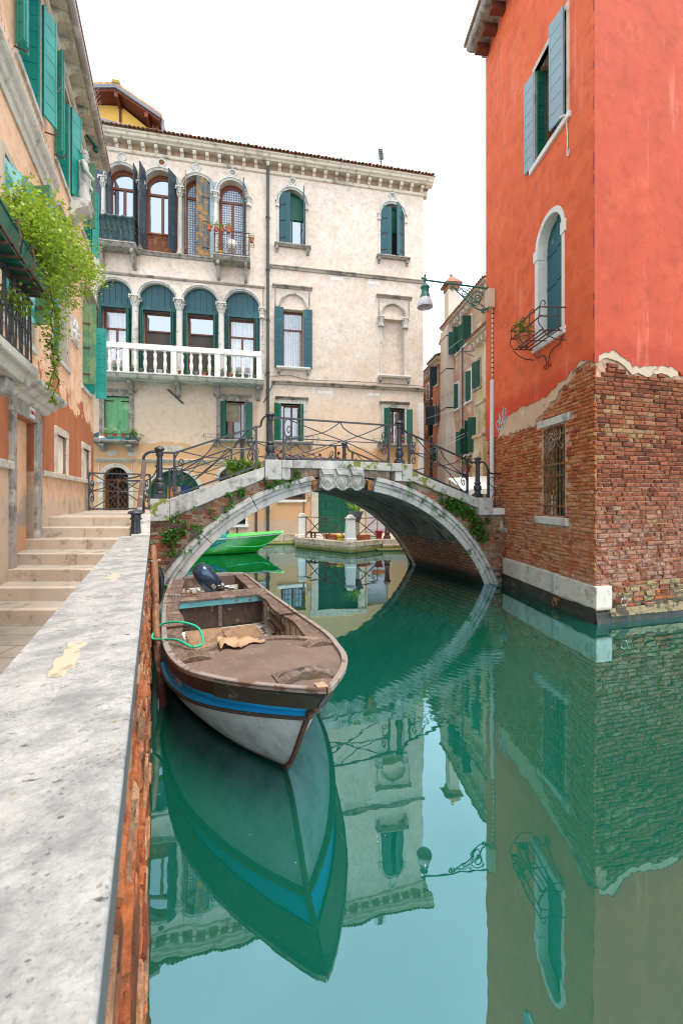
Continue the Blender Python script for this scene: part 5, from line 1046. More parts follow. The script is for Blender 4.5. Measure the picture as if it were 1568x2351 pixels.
runs = [([(30, 620), (120, 430), (240, 290), (330, 170)], .82, .07, 26), ([(20, 500), (90, 450), (180, 420), (280, 330)], .82, .10, 40), ([(60, 650), (180, 520), (300, 480), (440, 480), (490, 510)], .84, .14, 110),
  ([(150, 660), (280, 620), (400, 600), (520, 680), (600, 760), (680, 740)], .84, .18, 240), ([(200, 720), (330, 760), (460, 820), (560, 860), (680, 960), (760, 1010)], .84, .21, 400), ([(260, 820), (380, 880), (480, 960), (600, 1080), (720, 1150), (860, 1170), (1000, 1180)], .84, .18, 380),
  ([(330, 900), (420, 1050), (500, 1200), (600, 1240), (740, 1250), (880, 1260), (1020, 1300), (1090, 1350)], .84, .12, 260), ([(430, 1100), (520, 1250), (620, 1330), (740, 1380), (860, 1430), (940, 1480)], .84, .11, 150), ([(500, 1250), (600, 1400), (680, 1480), (760, 1560), (860, 1640)], .84, .08, 80),
  ([(640, 1000), (760, 1060), (830, 1000), (860, 970)], 1.0, .10, 60), ([(800, 1180), (880, 1120), (940, 1180), (990, 1160)], 1.0, .10, 60), ([(470, 1200), (540, 1330), (560, 1480), (590, 1600), (560, 1760), (590, 1900)], 1.0, .08, 90), ([(590, 1600), (640, 1760), (650, 1900), (560, 2000), (600, 2090), (560, 2200)], .98, .045, 55),
  ([(560, 2000), (580, 2150), (600, 2300), (560, 2420), (530, 2530)], .97, .02, 26), ([(620, 2080), (640, 2200), (600, 2330), (650, 2440), (580, 2600), (600, 2680)], .97, .02, 26), ([(20, 1500), (60, 1560), (110, 1600)], .7, .1, 50), ([(140, 1450), (200, 1560), (240, 1700)], .78, .06, 25)]
for pts, o, sp_, n in runs:
    P = spline([vp(x, y, o) for x, y in pts], 6); sm_.tube(P, .006, 4)
    for k in range(int(n*4.2)):
        f = random.random(); q = P[int(f*(len(P)-1))] + Vector((random.gauss(0, sp_*.6), random.gauss(0, sp_*.8), random.gauss(0, sp_*.55)))
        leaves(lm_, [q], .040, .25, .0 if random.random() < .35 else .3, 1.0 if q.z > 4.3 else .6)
for k in range(26):
    a = random.choice(runs[2:9]); p = vp(*random.choice(a[0]), a[1]); d = Vector((random.uniform(-.3, .35), random.uniform(-.2, .15), random.uniform(-.05, .38))); P = spline([p, p+d*.5, p+d+Vector((.05, 0, -.06))], 4); sm_.tube(P, .004, 3)
    for q in P: leaves(lm_, [q+Vector((random.gauss(0, .02),)*3) for _ in range(8)], .040, .1, .4, 1)
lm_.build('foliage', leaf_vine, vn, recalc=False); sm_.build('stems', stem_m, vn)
# ------------------------------------------------------------------ canal-side parapet with its coping
PW = Frame(-.257, .4466, -.4394, 1)        # x along the parapet away from the camera, -y over the water
par_t = thing('parapet_wall', 'low canal parapet with a broad grey marble coping and rotten brick face', 'wall', PW.o, PW.rz)
cz0, cz1 = EYE-.66, EYE-.55
for a, b in ((-2.5, 2.995), (3.0, 5.36), (5.365, 6.44)):
    m = MB(); n = max(2, int((b-a)/.12)); rows = []
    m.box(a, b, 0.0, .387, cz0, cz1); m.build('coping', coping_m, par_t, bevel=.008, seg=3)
# brick face, leaning out a little towards the water
rows = []; random.seed(3)
from mathutils import noise as mnoise
for i in range(0, 260):
    u = -2.5 + i*.0345; rows.append([])
    for j in range(0, 40):
        z = cz0 - .003 - j*.043; lean = -.012 - .045*(1-(z+.2)/(cz0+.2)) if z < cz0 else 0
        h = mnoise.fractal(Vector((u*1.6, z*26, 3)), 1.0, 2.0, 5)*.020 + mnoise.noise(Vector((u*5, z*9, 1)))*.010
        rows[-1].append((u, .040 + lean - max(-.03, h)*.9, z))
m = MB(); m.grid(rows); m.build('brick_face', foot_m, par_t, smooth=60, recalc=False)
m = MB(); m.box(-2.5, 6.44, .05, .36, -.5, cz0-.002); m.build('wall_core', mortar, par_t)
# mortar repairs let into the coping
rp_m = M('cream repair mortar', (.47,.40,.29), .1, 9, [((.33,.27,.18), .6, 14), ((.2,.17,.12), .68, 22)], bump=.8, bs=35)
def patch(pts, name='mortar_patch'):
    c = PW.M.inverted(); P = []
    for x, y in pts:
        px = (x/2.24)/1.63329; py = (1900+y/2.24)/1.63329; Y = (EYE-cz1)*980/(py-1144); q = c @ Vector(((px-784)/980*Y, Y, 0)); P.append((q.x, q.y))
    m = MB(); m.prismz(P, cz1-.004, cz1+.006); m.build(name, rp_m, par_t, bevel=.004)
patch([(560, 1160), (600, 1148), (690, 1142), (745, 1150), (700, 1180), (665, 1195), (680, 1230), (672, 1270), (640, 1310), (632, 1350), (560, 1390), (545, 1425), (470, 1440), (390, 1435), (395, 1405), (440, 1370), (430, 1330), (460, 1290), (520, 1270), (528, 1220), (555, 1190)])
patch([(865, 608), (905, 598), (900, 580), (935, 582), (925, 560), (975, 563), (1020, 556), (1000, 580), (1010, 590), (985, 600), (975, 615), (930, 618)]); patch([(1030, 375), (1050, 365), (1045, 352), (1075, 355), (1100, 352), (1090, 372), (1075, 380)])
# sloping coping up to the bridge, iron post and timber handrail
m = MB(); vs = []
for u, z in ((6.445, 1.665), (8.62, 1.915)):
    vs += [(u, .0, z-.14), (u, .25, z-.14), (u, .25, z), (u, .0, z)]
m.add(vs, [(0,1,2,3), (7,6,5,4), (0,4,5,1), (1,5,6,2), (2,6,7,3), (3,7,4,0)]); m.build('sloping_coping', bstone, par_t, bevel=.008)
m = MB(); m.box(6.44, 8.7, .02, .24, -.5, 1.53); m.build('wall_core', mortar_b, par_t)
def newel(mb, x, y, z, h, r=.075):
    """cast iron newel: square foot, bulb, fluted shaft, mushroom cap"""
    k = h/1.05
    mb.box(x-r*1.35, x+r*1.35, y-r*1.35, y+r*1.35, z, z+.10*k)
    prof = [(r*1.2, .10), (r*1.25, .13), (r*.9, .16), (r*1.25, .20), (r*1.38, .25), (r*1.25, .31), (r*.85, .34), (r*1.15, .36), (r*1.15, .39), (r*.8, .42)]
    mb.lathe([(a, b*k) for a, b in prof], (x, y, z), 14)
    fl = []
    for zz, rr in ((.42, .86), (.90, .72)):
        fl.append([(x+r*rr*(1 if q % 2 else .86)*cos(2*pi*q/20), y+r*rr*(1 if q % 2 else .86)*sin(2*pi*q/20), z+zz*k) for q in range(20)])
    mb.grid(fl, close=True)
    mb.lathe([(r*.8, .86*k), (r*1.0, .88*k), (r*1.0, .90*k), (r*.8, .91*k), (r*.78, .95*k), (r*.9, .97*k), (r*1.3, .985*k), (r*1.35, 1.005*k), (r*1.15, 1.03*k), (r*.5, 1.05*k), (r*.2, 1.065*k)], (x, y, z), 14)
ip = thing('iron_post', 'black fluted cast iron post at the far end of the parapet coping', 'post', PW.w(6.55, -.19, 1.22), PW.rz); m = MB(); newel(m, 0, 0, 0, .80, .085); m.build('shaft', iron, ip, smooth=35)
hr = thing('handrail', 'worn wooden handrail rising from the iron post to the bridge railing', 'handrail', PW.w(6.55, -.19, 1.98), PW.rz); m = MB(); m.bar((0.05, -.045, .03), (2.05, -.075, .95), .075, .055); m.build('rail', M('worn handrail timber', (.13,.075,.055), .2, 4, [((.25,.24,.24), .55, 3)], rough=.45, bump=.3, grain=((.07,.045,.035), 3, (1, 14, 14))), hr, bevel=.014, seg=2)

# ------------------------------------------------------------------ the bridge
br = thing('stone_footbridge', 'arched brick and stone footbridge with black wrought iron railings and three carved shields', 'bridge', BR.o, BR.rz)
AC, AZ, RO, RI = -4.24, -1.75, 4.5, 4.17
def topz(u):
    T = [(-9.2, 1.74), (-7.96, 1.80), (-6.06, 2.62), (-5.5, 2.62), (-5.49, 2.86), (-3.1, 2.84), (-3.09, 2.60), (-2.55, 2.60), (-.64, 1.96), (-.62, 1.77), (.30, 1.76)]
    for (a, za), (b, zb) in zip(T, T[1:]):
        if u <= b: return za+(zb-za)*(u-a)/(b-a)
    return T[-1][1]
ft = sqrt(RO**2-(-.5-AZ)**2); a0 = math.acos(ft/RO)
poly = [(-9.2, -.5), (-9.2, 1.74), (-7.96, 1.80), (-6.06, 2.62), (-5.5, 2.62), (-5.49, 2.86), (-3.1, 2.84), (-3.09, 2.60), (-2.55, 2.60), (-.64, 1.96), (-.62, 1.77), (.32, 1.76), (.32, -.5)]
aa0 = math.asin((-.5-AZ)/RO); P = poly + arc(AC, AZ, RO-.02, aa0, pi-aa0, 28)
m = MB(); m.prism(P, .03, .40); m.build('spandrel_wall', mortar_b, br)
def bricks(mb, u0, u1, z0, z1, keep, L=.25, hh=.065, gap=.012, depth=.035, jit=.006, face=None, tone=None, lim=(-99, 99), gone=.0):
    """rows of individually worn bricks standing proud of the mortar; face(u,z)->base out; local -y is outwards"""
    r = 0; z = z0
    while z < z1:
        h = hh*random.uniform(.93, 1.07); u = u0 - L*random.random()*.9
        while u < u1:
            l = L*random.choice((1, 1, 1, .5, .48, .75, 1.08))*random.uniform(.92, 1.06); ua, ub = max(u+gap*.5, lim[0]), min(u+l-gap*.5, lim[1]); za, zb = z+gap*.45, z+h-gap*.45; uc, zc = (ua+ub)/2, (za+zb)/2
            if ub-ua > .05 and keep(uc, zc) and keep(ua+.01, zc) and keep(ub-.01, zc) and random.random() > gone:
                o = depth*random.uniform(.55, 1.15) + random.uniform(-jit, jit); J = lambda k=1: random.uniform(-jit, jit)*k; c = min(.014, h*.22)
                F0 = [(ua+J(), -.0, za+J()*.5), (ub+J(), 0, za+J()*.5), (ub+J(), 0, zb+J()*.5), (ua+J(), 0, zb+J()*.5)]
                F1 = [(p[0], -o+c+J(.6), p[2]) for p in F0]
                F2 = [(ua+c+J(), -o+J(.7), za+c*.8+J(.5)), (ub-c+J(), -o+J(.7), za+c*.8+J(.5)), (ub-c+J(), -o+J(.7), zb-c*.8+J(.5)), (ua+c+J(), -o+J(.7), zb-c*.8+J(.5))]
                fs = [(8, 9, 10, 11)]
                for k in range(4): q = (k+1) % 4; fs += [(k, q, 4+q, 4+k), (4+k, 4+q, 8+q, 8+k)]
                b = face(uc, zc) if face else 0.0
                mb.add([(p[0], p[1]-b, p[2]) for p in F0+F1+F2], fs, max(.002, min(1, tone(uc, zc) if tone else random.random())))
            u += l
        z += h; r += 1
random.seed(9)
m = MB(); m.M = Matrix.Translation((0, .045, 0))
bricks(m, -1.2, 6.42, .02, cz0-.004, lambda u, z: z+.03 < cz0, L=.24, hh=.062, gap=.012, depth=.026, jit=.009, face=lambda u, z: .012+.045*(1-(z+.2)/(cz0+.2)), gone=.03)
m.build('worn_bricks', brickmat('rotten orange brick', [(.18,.045,.018),(.42,.12,.04),(.50,.18,.07),(.44,.11,.033),(.55,.31,.17),(.32,.18,.10)], ((.07,.03,.018), .56, .8), (.16, .08, (.045,.04,.015)), None, 1.0), par_t, recalc=False)
random.seed(11)
m = MB(); m.M = Matrix.Translation((0, .04, 0))
bricks(m, -9.1, .30, -.4, 2.85, lambda u, z: z+.045 < topz(u) and (u-AC)**2+(z-AZ)**2 > (RO+.03)**2, L=.27, hh=.085, depth=.032, gone=.03)
m.build('spandrel_bricks', brick_b, br, recalc=False)
# voussoirs with a rolled edge
angs = [pi-aa0, 2.62, 2.34, 2.06, 1.74]; angs2 = [1.40, 1.10, .84, .62, .42, aa0]
def vouss(a0_, a1_):
    m = MB(); a0_ -= .0012; a1_ += .0012; n = 7
    m.strip(arc(AC, AZ, RI, a0_, a1_, n), arc(AC, AZ, RI+.15, a0_, a1_, n), -.035, .45); m.strip(arc(AC, AZ, RI+.151, a0_, a1_, n), arc(AC, AZ, RI+.235, a0_, a1_, n), -.06, .40); m.strip(arc(AC, AZ, RI+.236, a0_, a1_, n), arc(AC, AZ, RO-.01, a0_, a1_, n), -.10, .40); m.strip(arc(AC, AZ, RO-.009, a0_, a1_, n), arc(AC, AZ, RO+.015, a0_, a1_, n), -.07, .40)
    m.build('voussoir', bstone, br, bevel=.014, seg=2)
for a, b in zip(angs, angs[1:]): vouss(a, b)
for a, b in zip(angs2, angs2[1:]): vouss(a, b)
# carved shields at the crown
for k, (c, w) in enumerate(((-4.66, .17), (-4.31, .17), (-3.96, .17))):
    if k == 0: m = MB(); m.box(-4.85, -3.77, -.05, .35, 2.44, 2.85); sb = m.build('shield_block', bstone, br, bevel=.012)
    m = MB(); rows = []
    for j in range(9):
        z = 2.39+.35*j/8; f = sin(pi*(j/8)**.8*.62+.28); hw = w*.78*f
        rows.append([(c+hw*(i/5-1), -.055-.060*(1-(i/5-1)**2)*sin(pi*(j+.6)/9.2), z) for i in range(11)])
    m.grid(rows)
    for s in (-1, 1):
        m.tube([(c+s*p[0]*1.08, -.065, p[1]) for p in ((.10, 2.71), (.15, 2.72), (.165, 2.69), (.15, 2.66), (.13, 2.675), (.135, 2.6), (.15, 2.53), (.11, 2.45), (.075, 2.415), (.09, 2.45), (.115, 2.44))], .017, 6)
    for j in range(-2, 3): m.ell((c+j*.042, -.07, 2.395+.008*j*j), (.026, .022, .028), 8, 6)
    m.prism([(c-.155, 2.86), (c-.115, 2.745), (c+.115, 2.745), (c+.155, 2.86)], -.105, -.03)
    for j in range(-2, 3): m.ell((c+j*.068, -.085, 2.86), (.032, .032, .03), 8, 6)
    m.tube([(c-.11, -.105, 2.745), (c+.11, -.105, 2.745)], .014, 6)
    if k == 0: m.tube([(c-.08, -.125, 2.63), (c, -.14, 2.58), (c+.08, -.12, 2.53)], .012, 5)
    elif k == 1: m.tube([(c-.06, -.13, 2.64), (c-.02, -.145, 2.6), (c-.04, -.14, 2.55), (c+.03, -.14, 2.52), (c+.05, -.13, 2.6)], .012, 5); [m.ell((c+dx, -.138, z), (.016, .012, .016), 6, 5) for dx, z in ((.04, 2.64), (-.05, 2.5), (.0, 2.66))]
    else: m.tube([(c-.08, -.125, 2.60), (c, -.145, 2.585), (c+.08, -.125, 2.60)], .010, 5); m.tube([(c-.06, -.13, 2.58), (c, -.145, 2.50), (c+.06, -.13, 2.58)], .010, 5)
    m.build('carved_shield', bstone, sb, smooth=50)
for u in (-4.97, -3.66):
    m = MB(); m.box(u-.05, u+.05, -.12, .1, 2.38, 2.62); m.build('iron_cramp', rust, br, bevel=.008)
# vault
rows = []
for a in [aa0+(pi-2*aa0)*k/40 for k in range(41)]:
    rows.append([(AC-.07*y+RI*cos(a), y, AZ+RI*sin(a)) for y in (.0, .6, 1.4, 2.2, 3.0, 3.6)])
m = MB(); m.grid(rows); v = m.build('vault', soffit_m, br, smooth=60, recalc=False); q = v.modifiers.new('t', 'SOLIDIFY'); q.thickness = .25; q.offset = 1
P2 = [(u-.25, z) for u, z in poly[:]] + arc(AC-.25, AZ, RI+.01, aa0, pi-aa0, 28)
m = MB(); m.prism(P2, 3.22, 3.58); m.build('far_spandrel', mortar_b, br)
m = MB(); m.prism([(.0, -.5), (.0, 1.70), (.35, 1.70), (.35, -.5)], .42, 3.2); m.box(-.28, 1.6, 3.6, 4.6, -.5, 1.72); m.build('abutment', mortar_b, br)
m = MB()
steps = [(-9.2, 1.86), (-7.9, 1.97), (-7.4, 2.1), (-6.9, 2.24), (-6.4, 2.38), (-5.9, 2.52), (-5.4, 2.64), (-3.1, 2.52), (-2.6, 2.38), (-2.1, 2.24), (-1.6, 2.1), (-1.1, 1.95), (-.6, 1.80), (.35, 1.8)]
for (a, z), (b, _) in zip(steps, steps[1:]): m.box(a-.02 if a > -9 else a, b, .401, 3.21, max(z-.22, AZ+RI+.0 if 0 else z-.22), z)
m.build('deck', step_m, br)
# coping stones (near side), right half mossy
def slab(u0, za0, zb0, u1, za1, zb1, mt, y0=-.07, y1=.36, name='coping_stone'):
    m = MB(); m.prism([(u0, za0), (u1, za1), (u1, zb1), (u0, zb0)], y0, y1); m.build(name, mt, br, bevel=.012, seg=2)
slab(-8.32, 1.745, 2.19, -7.965, 1.745, 2.19, moss_stone, -.10); slab(-7.96, 1.80, 2.03+.16, -6.065, 2.62, 2.875, bstone)
slab(-6.06, 2.60, 3.03, -5.705, 2.60, 3.03, bstone, -.10); slab(-5.70, 2.86, 3.03, -5.46, 2.86, 3.035, bstone, -.10); slab(-5.70, 2.60, 2.857, -5.505, 2.60, 2.857, bstone, -.085)
slab(-5.455, 2.86, 3.035, -4.31, 2.865, 3.05, bstone); slab(-4.305, 2.865, 3.05, -3.10, 2.845, 3.03, moss_stone)
slab(-3.095, 2.84, 3.03, -2.82, 2.84, 3.03, moss_stone, -.10); slab(-2.815, 2.60, 3.02, -2.55, 2.60, 3.02, moss_stone, -.10); slab(-3.0, 2.61, 2.835, -2.82, 2.61, 2.835, bstone, -.085)
slab(-2.545, 2.62, 2.845, -1.85, 2.37, 2.605, moss_stone); slab(-1.845, 2.37, 2.60, -.675, 1.95, 2.20, bstone); slab(-.67, 1.775, 2.215, -.257, 1.775, 2.215, bstone, -.10); slab(-.25, 1.775, 1.94, .34, 1.775, 1.94, white_p, -.08)
for y0 in (3.2,):
    slab(-8.5, 1.80, 2.0, -6.3, 2.62, 2.8, bstone, y0, y0+.42); slab(-6.29, 2.66, 2.90, -2.8, 2.66, 2.90, bstone, y0, y0+.42); slab(-2.79, 2.60, 2.80, -.6, 1.9, 2.1, bstone, y0, y0+.42)
# spout near the red wall
m = MB(); m.strip(arc(.17, 1.42, .09, pi, 2*pi, 8), arc(.17, 1.42, .15, pi, 2*pi, 8), -.22, .04); m.box(.05, .29, -.03, .04, 1.40, 1.62); m.build('stone_spout', bstone, br, bevel=.008)
# ---- railings
def panel(mb, u0, u1, b0, b1, h, y, r=.013, mapped=None, main=.022, vee=True, sc=1.0):
    L = u1-u0
    def T(s, t): return (u0+L*s, y, b0+(b1-b0)*s + h*t)
    def crv(pts, rr=r, n=5): mb.tube(spline([T(*p) for p in pts], n), rr, 5)
    k = .95/L*sc                              # scroll width relative to the panel
    def loop(sg, ss):                         # sg: end (0 left,1 right); returns s
        return lambda x: x if not sg else 1-x
    for e in (0, 1):
        X = (lambda x: x) if e == 0 else (lambda x: 1-x)
        for up in (1, -1):
            Z = (lambda t: .5+(t-.5)*up) 
            far = [(.37, .66), (.55, .50), (.75, .28), (1-.20*k, .05), (1-.09*k, .015), (1-.02*k, .12), (1-.012*k, .25), (1-.03*k, .38), (1-.085*k, .5)]
            if (e == 0):
                crv([(X(a), Z(b)) for a, b in [(.085*k, .5), (.03*k, .62), (.012*k, .75), (.02*k, .88), (.09*k, .985), (.20*k, .95)] + far])
            c = .125*k; pts = []
            for i in range(19):
                f = i/18; a = -pi*.65 + 2*pi*1.35*f; rad = 1-.78*f
                pts.append((X(c + .075*k*rad*cos(a)), Z(.70 + .15*rad*sin(a)*1.0)))
            crv([(X(.085*k), Z(.5)), (X(.15*k), Z(.54))] + pts[2:], r, 2)
        if vee:
            crv([(.52, 1.0), (X(.45), .85), (X(.36), .70), (X(.22), .585), (X(.085*k), .5)]); 
        crv([(X(.085*k), .5), (X(.3), .50), (.52, .49)])
        p = T(X(.085*k), .5); mb.box(p[0]-.035, p[0]+.035, y-.03, y+.03, p[2]-.05, p[2]+.05)
    mb.bar(T(0, 0), T(1, 0), .045, .04); mb.bar(T(-.0, 1), T(1.0, 1), .06, .035)
    for s in (0, 1): mb.bar(T(s, -.06), T(s, 1), .045, .045)
def bridge_rail(y, du=0.0, zb=0.0, name='railing'):
    m = MB()
    panel(m, -7.88+du, -6.22+du, 2.27+zb, 2.90+zb, .86, y); panel(m, -5.62+du, -3.07+du, 3.10+zb, 3.08+zb, .88, y); panel(m, -2.52+du, -.86+du, 2.93+zb, 2.32+zb, .86, y)
    # easings of the handrail up to the newels
    m.tube(spline([(-6.24+du, y, 3.76+zb), (-6.13+du, y, 3.78+zb), (-6.10+du, y, 3.90+zb), (-6.02+du, y, 4.0+zb), (-5.92+du, y, 4.01+zb)], 4), .026, 6); m.bar((-5.9+du, y, 3.99+zb), (-5.6+du, y, 3.98+zb), .06, .035); m.bar((-3.1+du, y, 3.96+zb), (-2.8+du, y, 3.98+zb), .06, .035)
    m.tube(spline([(-2.79+du, y, 4.0+zb), (-2.70+du, y, 3.97+zb), (-2.64+du, y, 3.84+zb), (-2.5+du, y, 3.78+zb)], 4), .026, 6); m.bar((-8.16+du, y, 3.13+zb), (-7.86+du, y, 3.13+zb), .06, .035)
    m.tube(spline([(-.88+du, y, 3.18+zb), (-.72+du, y, 3.13+zb), (-.55+du, y, 3.14+zb)], 4), .026, 6)
    o = m.build(name, iron, br)
    for u, z in ((-8.16, 2.19), (-5.92, 3.03), (-2.79, 3.02), (-.55, 2.21)):
        k = MB(); newel(k, u+du, y, z+zb, 1.06); k.build('newel_post', iron, br, smooth=35)
    return o
bridge_rail(.14); bridge_rail(3.42, -.30, -.12)
m = MB(); y = .14
m.tube(spline([(-8.14, y, 3.14), (-8.32, y, 3.14), (-8.44, y, 3.06), (-8.46, y, 2.9), (-8.46, y, 2.2), (-8.46, y, 1.8)], 5), .03, 6); m.tube(spline([(-8.46, y, 2.78), (-8.52, y, 2.66), (-8.66, y, 2.61), (-8.8, y, 2.60)], 5), .016, 5); m.bar((-8.46, y, 2.55), (-8.85, y, 2.55), .04, .035)
m.tube(spline([(-8.2, y, 2.8), (-8.3, y, 2.62), (-8.44, y, 2.55)], 5), .014, 5); m.build('rail_end', iron, br)
# little gate panel at the right end
m = MB(); a, b, z0, z1 = -.22, .26, 2.0, 2.83; m.tube(spline([(-.55, y, 3.14), (-.38, y, 3.14), (-.27, y, 3.05), (-.23, y, 2.92), (-.10, y, 2.85), (.26, y, 2.85)], 4), .024, 6)
m.bar((a, y, 1.80), (a, y, 2.98), .05, .05); m.bar((b, y, 1.94), (b, y, 2.86), .045, .045); m.bar((a, y, z0), (b, y, z0), .04, .035); c = (a+b)/2
m.tube(spline([(a+.03, y, z0+.05), (c-.02, y, 2.38), (b-.04, y, 2.6), (b-.05, y, 2.72), (c+.08, y, 2.76), (c+.05, y, 2.69), (c+.1, y, 2.68)], 5), .012, 5); m.tube(spline([(b-.03, y, z0+.05), (c+.02, y, 2.38), (a+.04, y, 2.6), (a+.05, y, 2.72), (c-.08, y, 2.76), (c-.05, y, 2.69), (c-.1, y, 2.68)], 5), .012, 5)
for s in (-1, 1): m.tube(spiral(c+s*.10, 2.09, .075, .015, 0, 1.4*s, 16) and [(p[0], y, p[1]) for p in spiral(c+s*.10, 2.09, .075, .015, 0, 1.4*s, 16)], .010, 5)
m.bar((a, y, 2.42), (b, y, 2.42), .015, .015); m.build('side_panel', iron, br)
# ---- railing of the landing on the far side
A_ = Vector((-6.30, 10.60, LZ)); B_ = Vector((-5.08, 11.33, LZ)); fr_ = thing('landing_railing', 'black iron railing with scrolls closing the landing beside the orange house', 'railing', A_, atan2((B_-A_).y, (B_-A_).x))
m = MB(); L = (B_-A_).length; panel(m, .02, L, .06, .06, .90, 0, sc=.62); m.build('panel', iron, fr_)
m = MB(); m.prismz([(-.1, -.1), (L+.2, -.1), (L+.2, .15), (-.1, .15)], -.3, .02); m.build('kerb', step_m, fr_)
# ---- ivy and weeds
def ivy(name_lb, spots, par=None, size=.075, out=.04):
    t = thing('ivy', name_lb, 'plant', BR.w(spots[0][0], .08, spots[0][1]), BR.rz); l = MB(); s = MB(); l.M = s.M = Matrix.Translation((-spots[0][0], .08, -spots[0][1]))
    for u, z, ru, rz_, n in spots:
        for k in range(n):
            r_ = sqrt(random.random()); a = random.uniform(0, 2*pi); leaves(l, [(u+ru*r_*cos(a), -out-random.uniform(0, .07), z+rz_*r_*sin(a))], size, .35, 0.02, 1)
        s.tube([(u-ru*.5, -out, z+rz_*.7), (u, -out, z), (u+ru*.3, -out, z-rz_*.9)], .006, 4)
    l.build('foliage', leaf_ivy, t, recalc=False); s.build('stems', stem_m, t); return t
random.seed(21)
ivy('dense ivy hanging under the right hand slope of the bridge', [(-1.55, 2.12, .25, .12, 150), (-1.30, 2.02, .32, .20, 300), (-1.05, 1.85, .28, .15, 180), (-.85, 1.75, .13, .16, 90), (-.7, 1.5, .22, .22, 200), (-.55, 1.25, .16, .18, 120), (-.88, 1.30, .1, .1, 30), (-.4, 1.6, .1, .15, 40), (-1.75, 2.3, .1, .05, 20)])
ivy('small ivy sprig by the stone spout at the red wall', [(.2, 1.60, .07, .12, 40), (.28, 1.35, .04, .06, 12)])
ivy('ivy running along the arch left of the carved shields', [(-5.35, 2.72, .06, .10, 50), (-5.45, 2.58, .10, .08, 60), (-5.7, 2.52, .16, .06, 70), (-5.95, 2.44, .12, .07, 50), (-6.05, 2.60, .05, .08, 20)])
ivy('ivy sprigs on the bricks under the left slope of the bridge', [(-6.55, 2.36, .10, .12, 60), (-6.8, 2.28, .08, .06, 25), (-6.75, 2.12, .05, .08, 20), (-7.5, 2.0, .05, .05, 10), (-7.15, 1.95, .05, .05, 12), (-6.85, 1.92, .05, .12, 30), (-7.05, 1.8, .08, .04, 20)])
ivy('leafy clump of ivy low on the left brick pier of the bridge', [(-7.85, 1.82, .08, .12, 30), (-7.7, 1.7, .06, .08, 20), (-7.95, 1.42, .15, .16, 130), (-7.75, 1.5, .12, .10, 70), (-7.45, 1.6, .1, .1, 40), (-7.4, 1.4, .06, .08, 25), (-7.9, 1.08, .14, .08, 35), (-7.65, 1.15, .12, .05, 20), (-8.1, .45, .1, .08, 30)])
ivy('green weeds at the foot of the parapet beside the wooden pole', [(-8.35, 1.25, .08, .16, 60), (-8.3, .9, .07, .1, 30), (-8.25, .65, .06, .1, 20)])
ivy('ivy sprig over the arch just right of the crown block', [(-2.62, 2.45, .06, .18, 40), (-2.2, 2.15, .1, .04, 15), (-1.95, 1.98, .1, .05, 20), (-1.75, 1.78, .1, .05, 10), (-4.15, 2.92, .10, .06, 30), (-.95, .85, .06, .05, 14)])
t = thing('purple_plant', 'purple leaved trailing plant in the trough along the crown of the bridge', 'plant', BR.w(-5.2, -.6, 3.0), BR.rz); l = MB(); leaves(l, [(random.uniform(-.75, 1.15), random.uniform(-.1, .1), .02+abs(random.gauss(0, .09))) for _ in range(420)], .10, .1); l.build('foliage', leaf_pur, t, recalc=False); m = MB(); m.box(-.8, 1.2, -.12, .12, -.25, .0); m.build('trough', terra, t)
t = thing('grass_tuft', 'tuft of bright green grass behind the left upper newel of the bridge', 'plant', BR.w(-6.55, -.5, 2.6), BR.rz); l = MB()
for k in range(220):
    p = (random.uniform(-.25, .45), random.uniform(-.12, .12), 0); leaves(l, [(p[0], p[1], .1+random.uniform(0, .3))], .14, -.6, .2, 1)
l.build('foliage', leaf_pot, t, recalc=False)
# ------------------------------------------------------------------ the red house on the right
random.seed(5)
rho = thing('red_house', 'tall red plastered corner house with bare brick below on the right bank', 'building', RL.o, RL.rz)
toRL = RL.M.inverted()
cw = [(4.46, 7.51), (4.46-.06*4.72, 7.51+4.72), (4.46+3.5, 12.4), (4.46+4.2, 7.51+4.2/3.51)]
cwl = [tuple((toRL @ Vector((x, y, 0))).xy) for x, y in cw]
m = MB(); m.prismz(cwl, -.6, 15.0); core = m.build('brick_core', mortar, rho)
RRM = toRL @ RR.M                      # right-hand face expressed in the house frame
def ragged(pts, amp=.02, step=.05):
    out = []
    for (a, b) in zip(pts, pts[1:]):
        L = sqrt((a[0]-b[0])**2+(a[1]-b[1])**2); n = max(1, int(L/step))
        for i in range(n):
            f = i/n; x = a[0]+(b[0]-a[0])*f; z = a[1]+(b[1]-a[1])*f
            out.append((x+mnoise.noise(Vector((x*9, z*9, 4)))*amp*.6, z+mnoise.fractal(Vector((x*7, z*7, 1)), 1, 2, 4)*amp))
    return out+[pts[-1]]
edgeL = [(-4.72, 3.85), (-4.05, 3.85), (-3.92, 3.86), (-3.86, 3.95), (-3.81, 4.02), (-3.62, 4.2), (-3.48, 4.29), (-3.1, 4.31), (-2.74, 4.35), (-2.3, 4.33), (-1.9, 4.37), (-1.6, 4.36), (-1.35, 4.40), (-1.12, 4.5), (-.85, 4.55), (-.65, 4.60), (-.45, 4.69), (-.31, 4.73), (-.15, 4.66), (.03, 4.58)]
rl = edgeL[:3] + ragged(edgeL[2:], .055, .03)
m = MB(); m.prism(rl + [(.03, z_) for z_ in [4.7+.12*k_ for k_ in range(86)]] + [(.03, 15.0), (-4.72, 15.0)], -.045, .004); 
for i_, (x_, y_, z_) in enumerate(m.v):
    if x_ > 0: m.v[i_] = ((.041-.216*y_)/.978, y_, z_)
plL = m.build('plaster', red_pl, rho)
edgeR = [(.0, 4.58), (.05, 4.72), (.2, 4.80), (.46, 4.79), (.6, 4.72), (.69, 4.66), (.81, 4.60), (1.0, 4.58), (1.17, 4.62), (1.5, 4.66), (1.81, 4.63), (1.95, 4.55), (2.09, 4.51), (2.6, 4.5), (4.0, 4.45)]
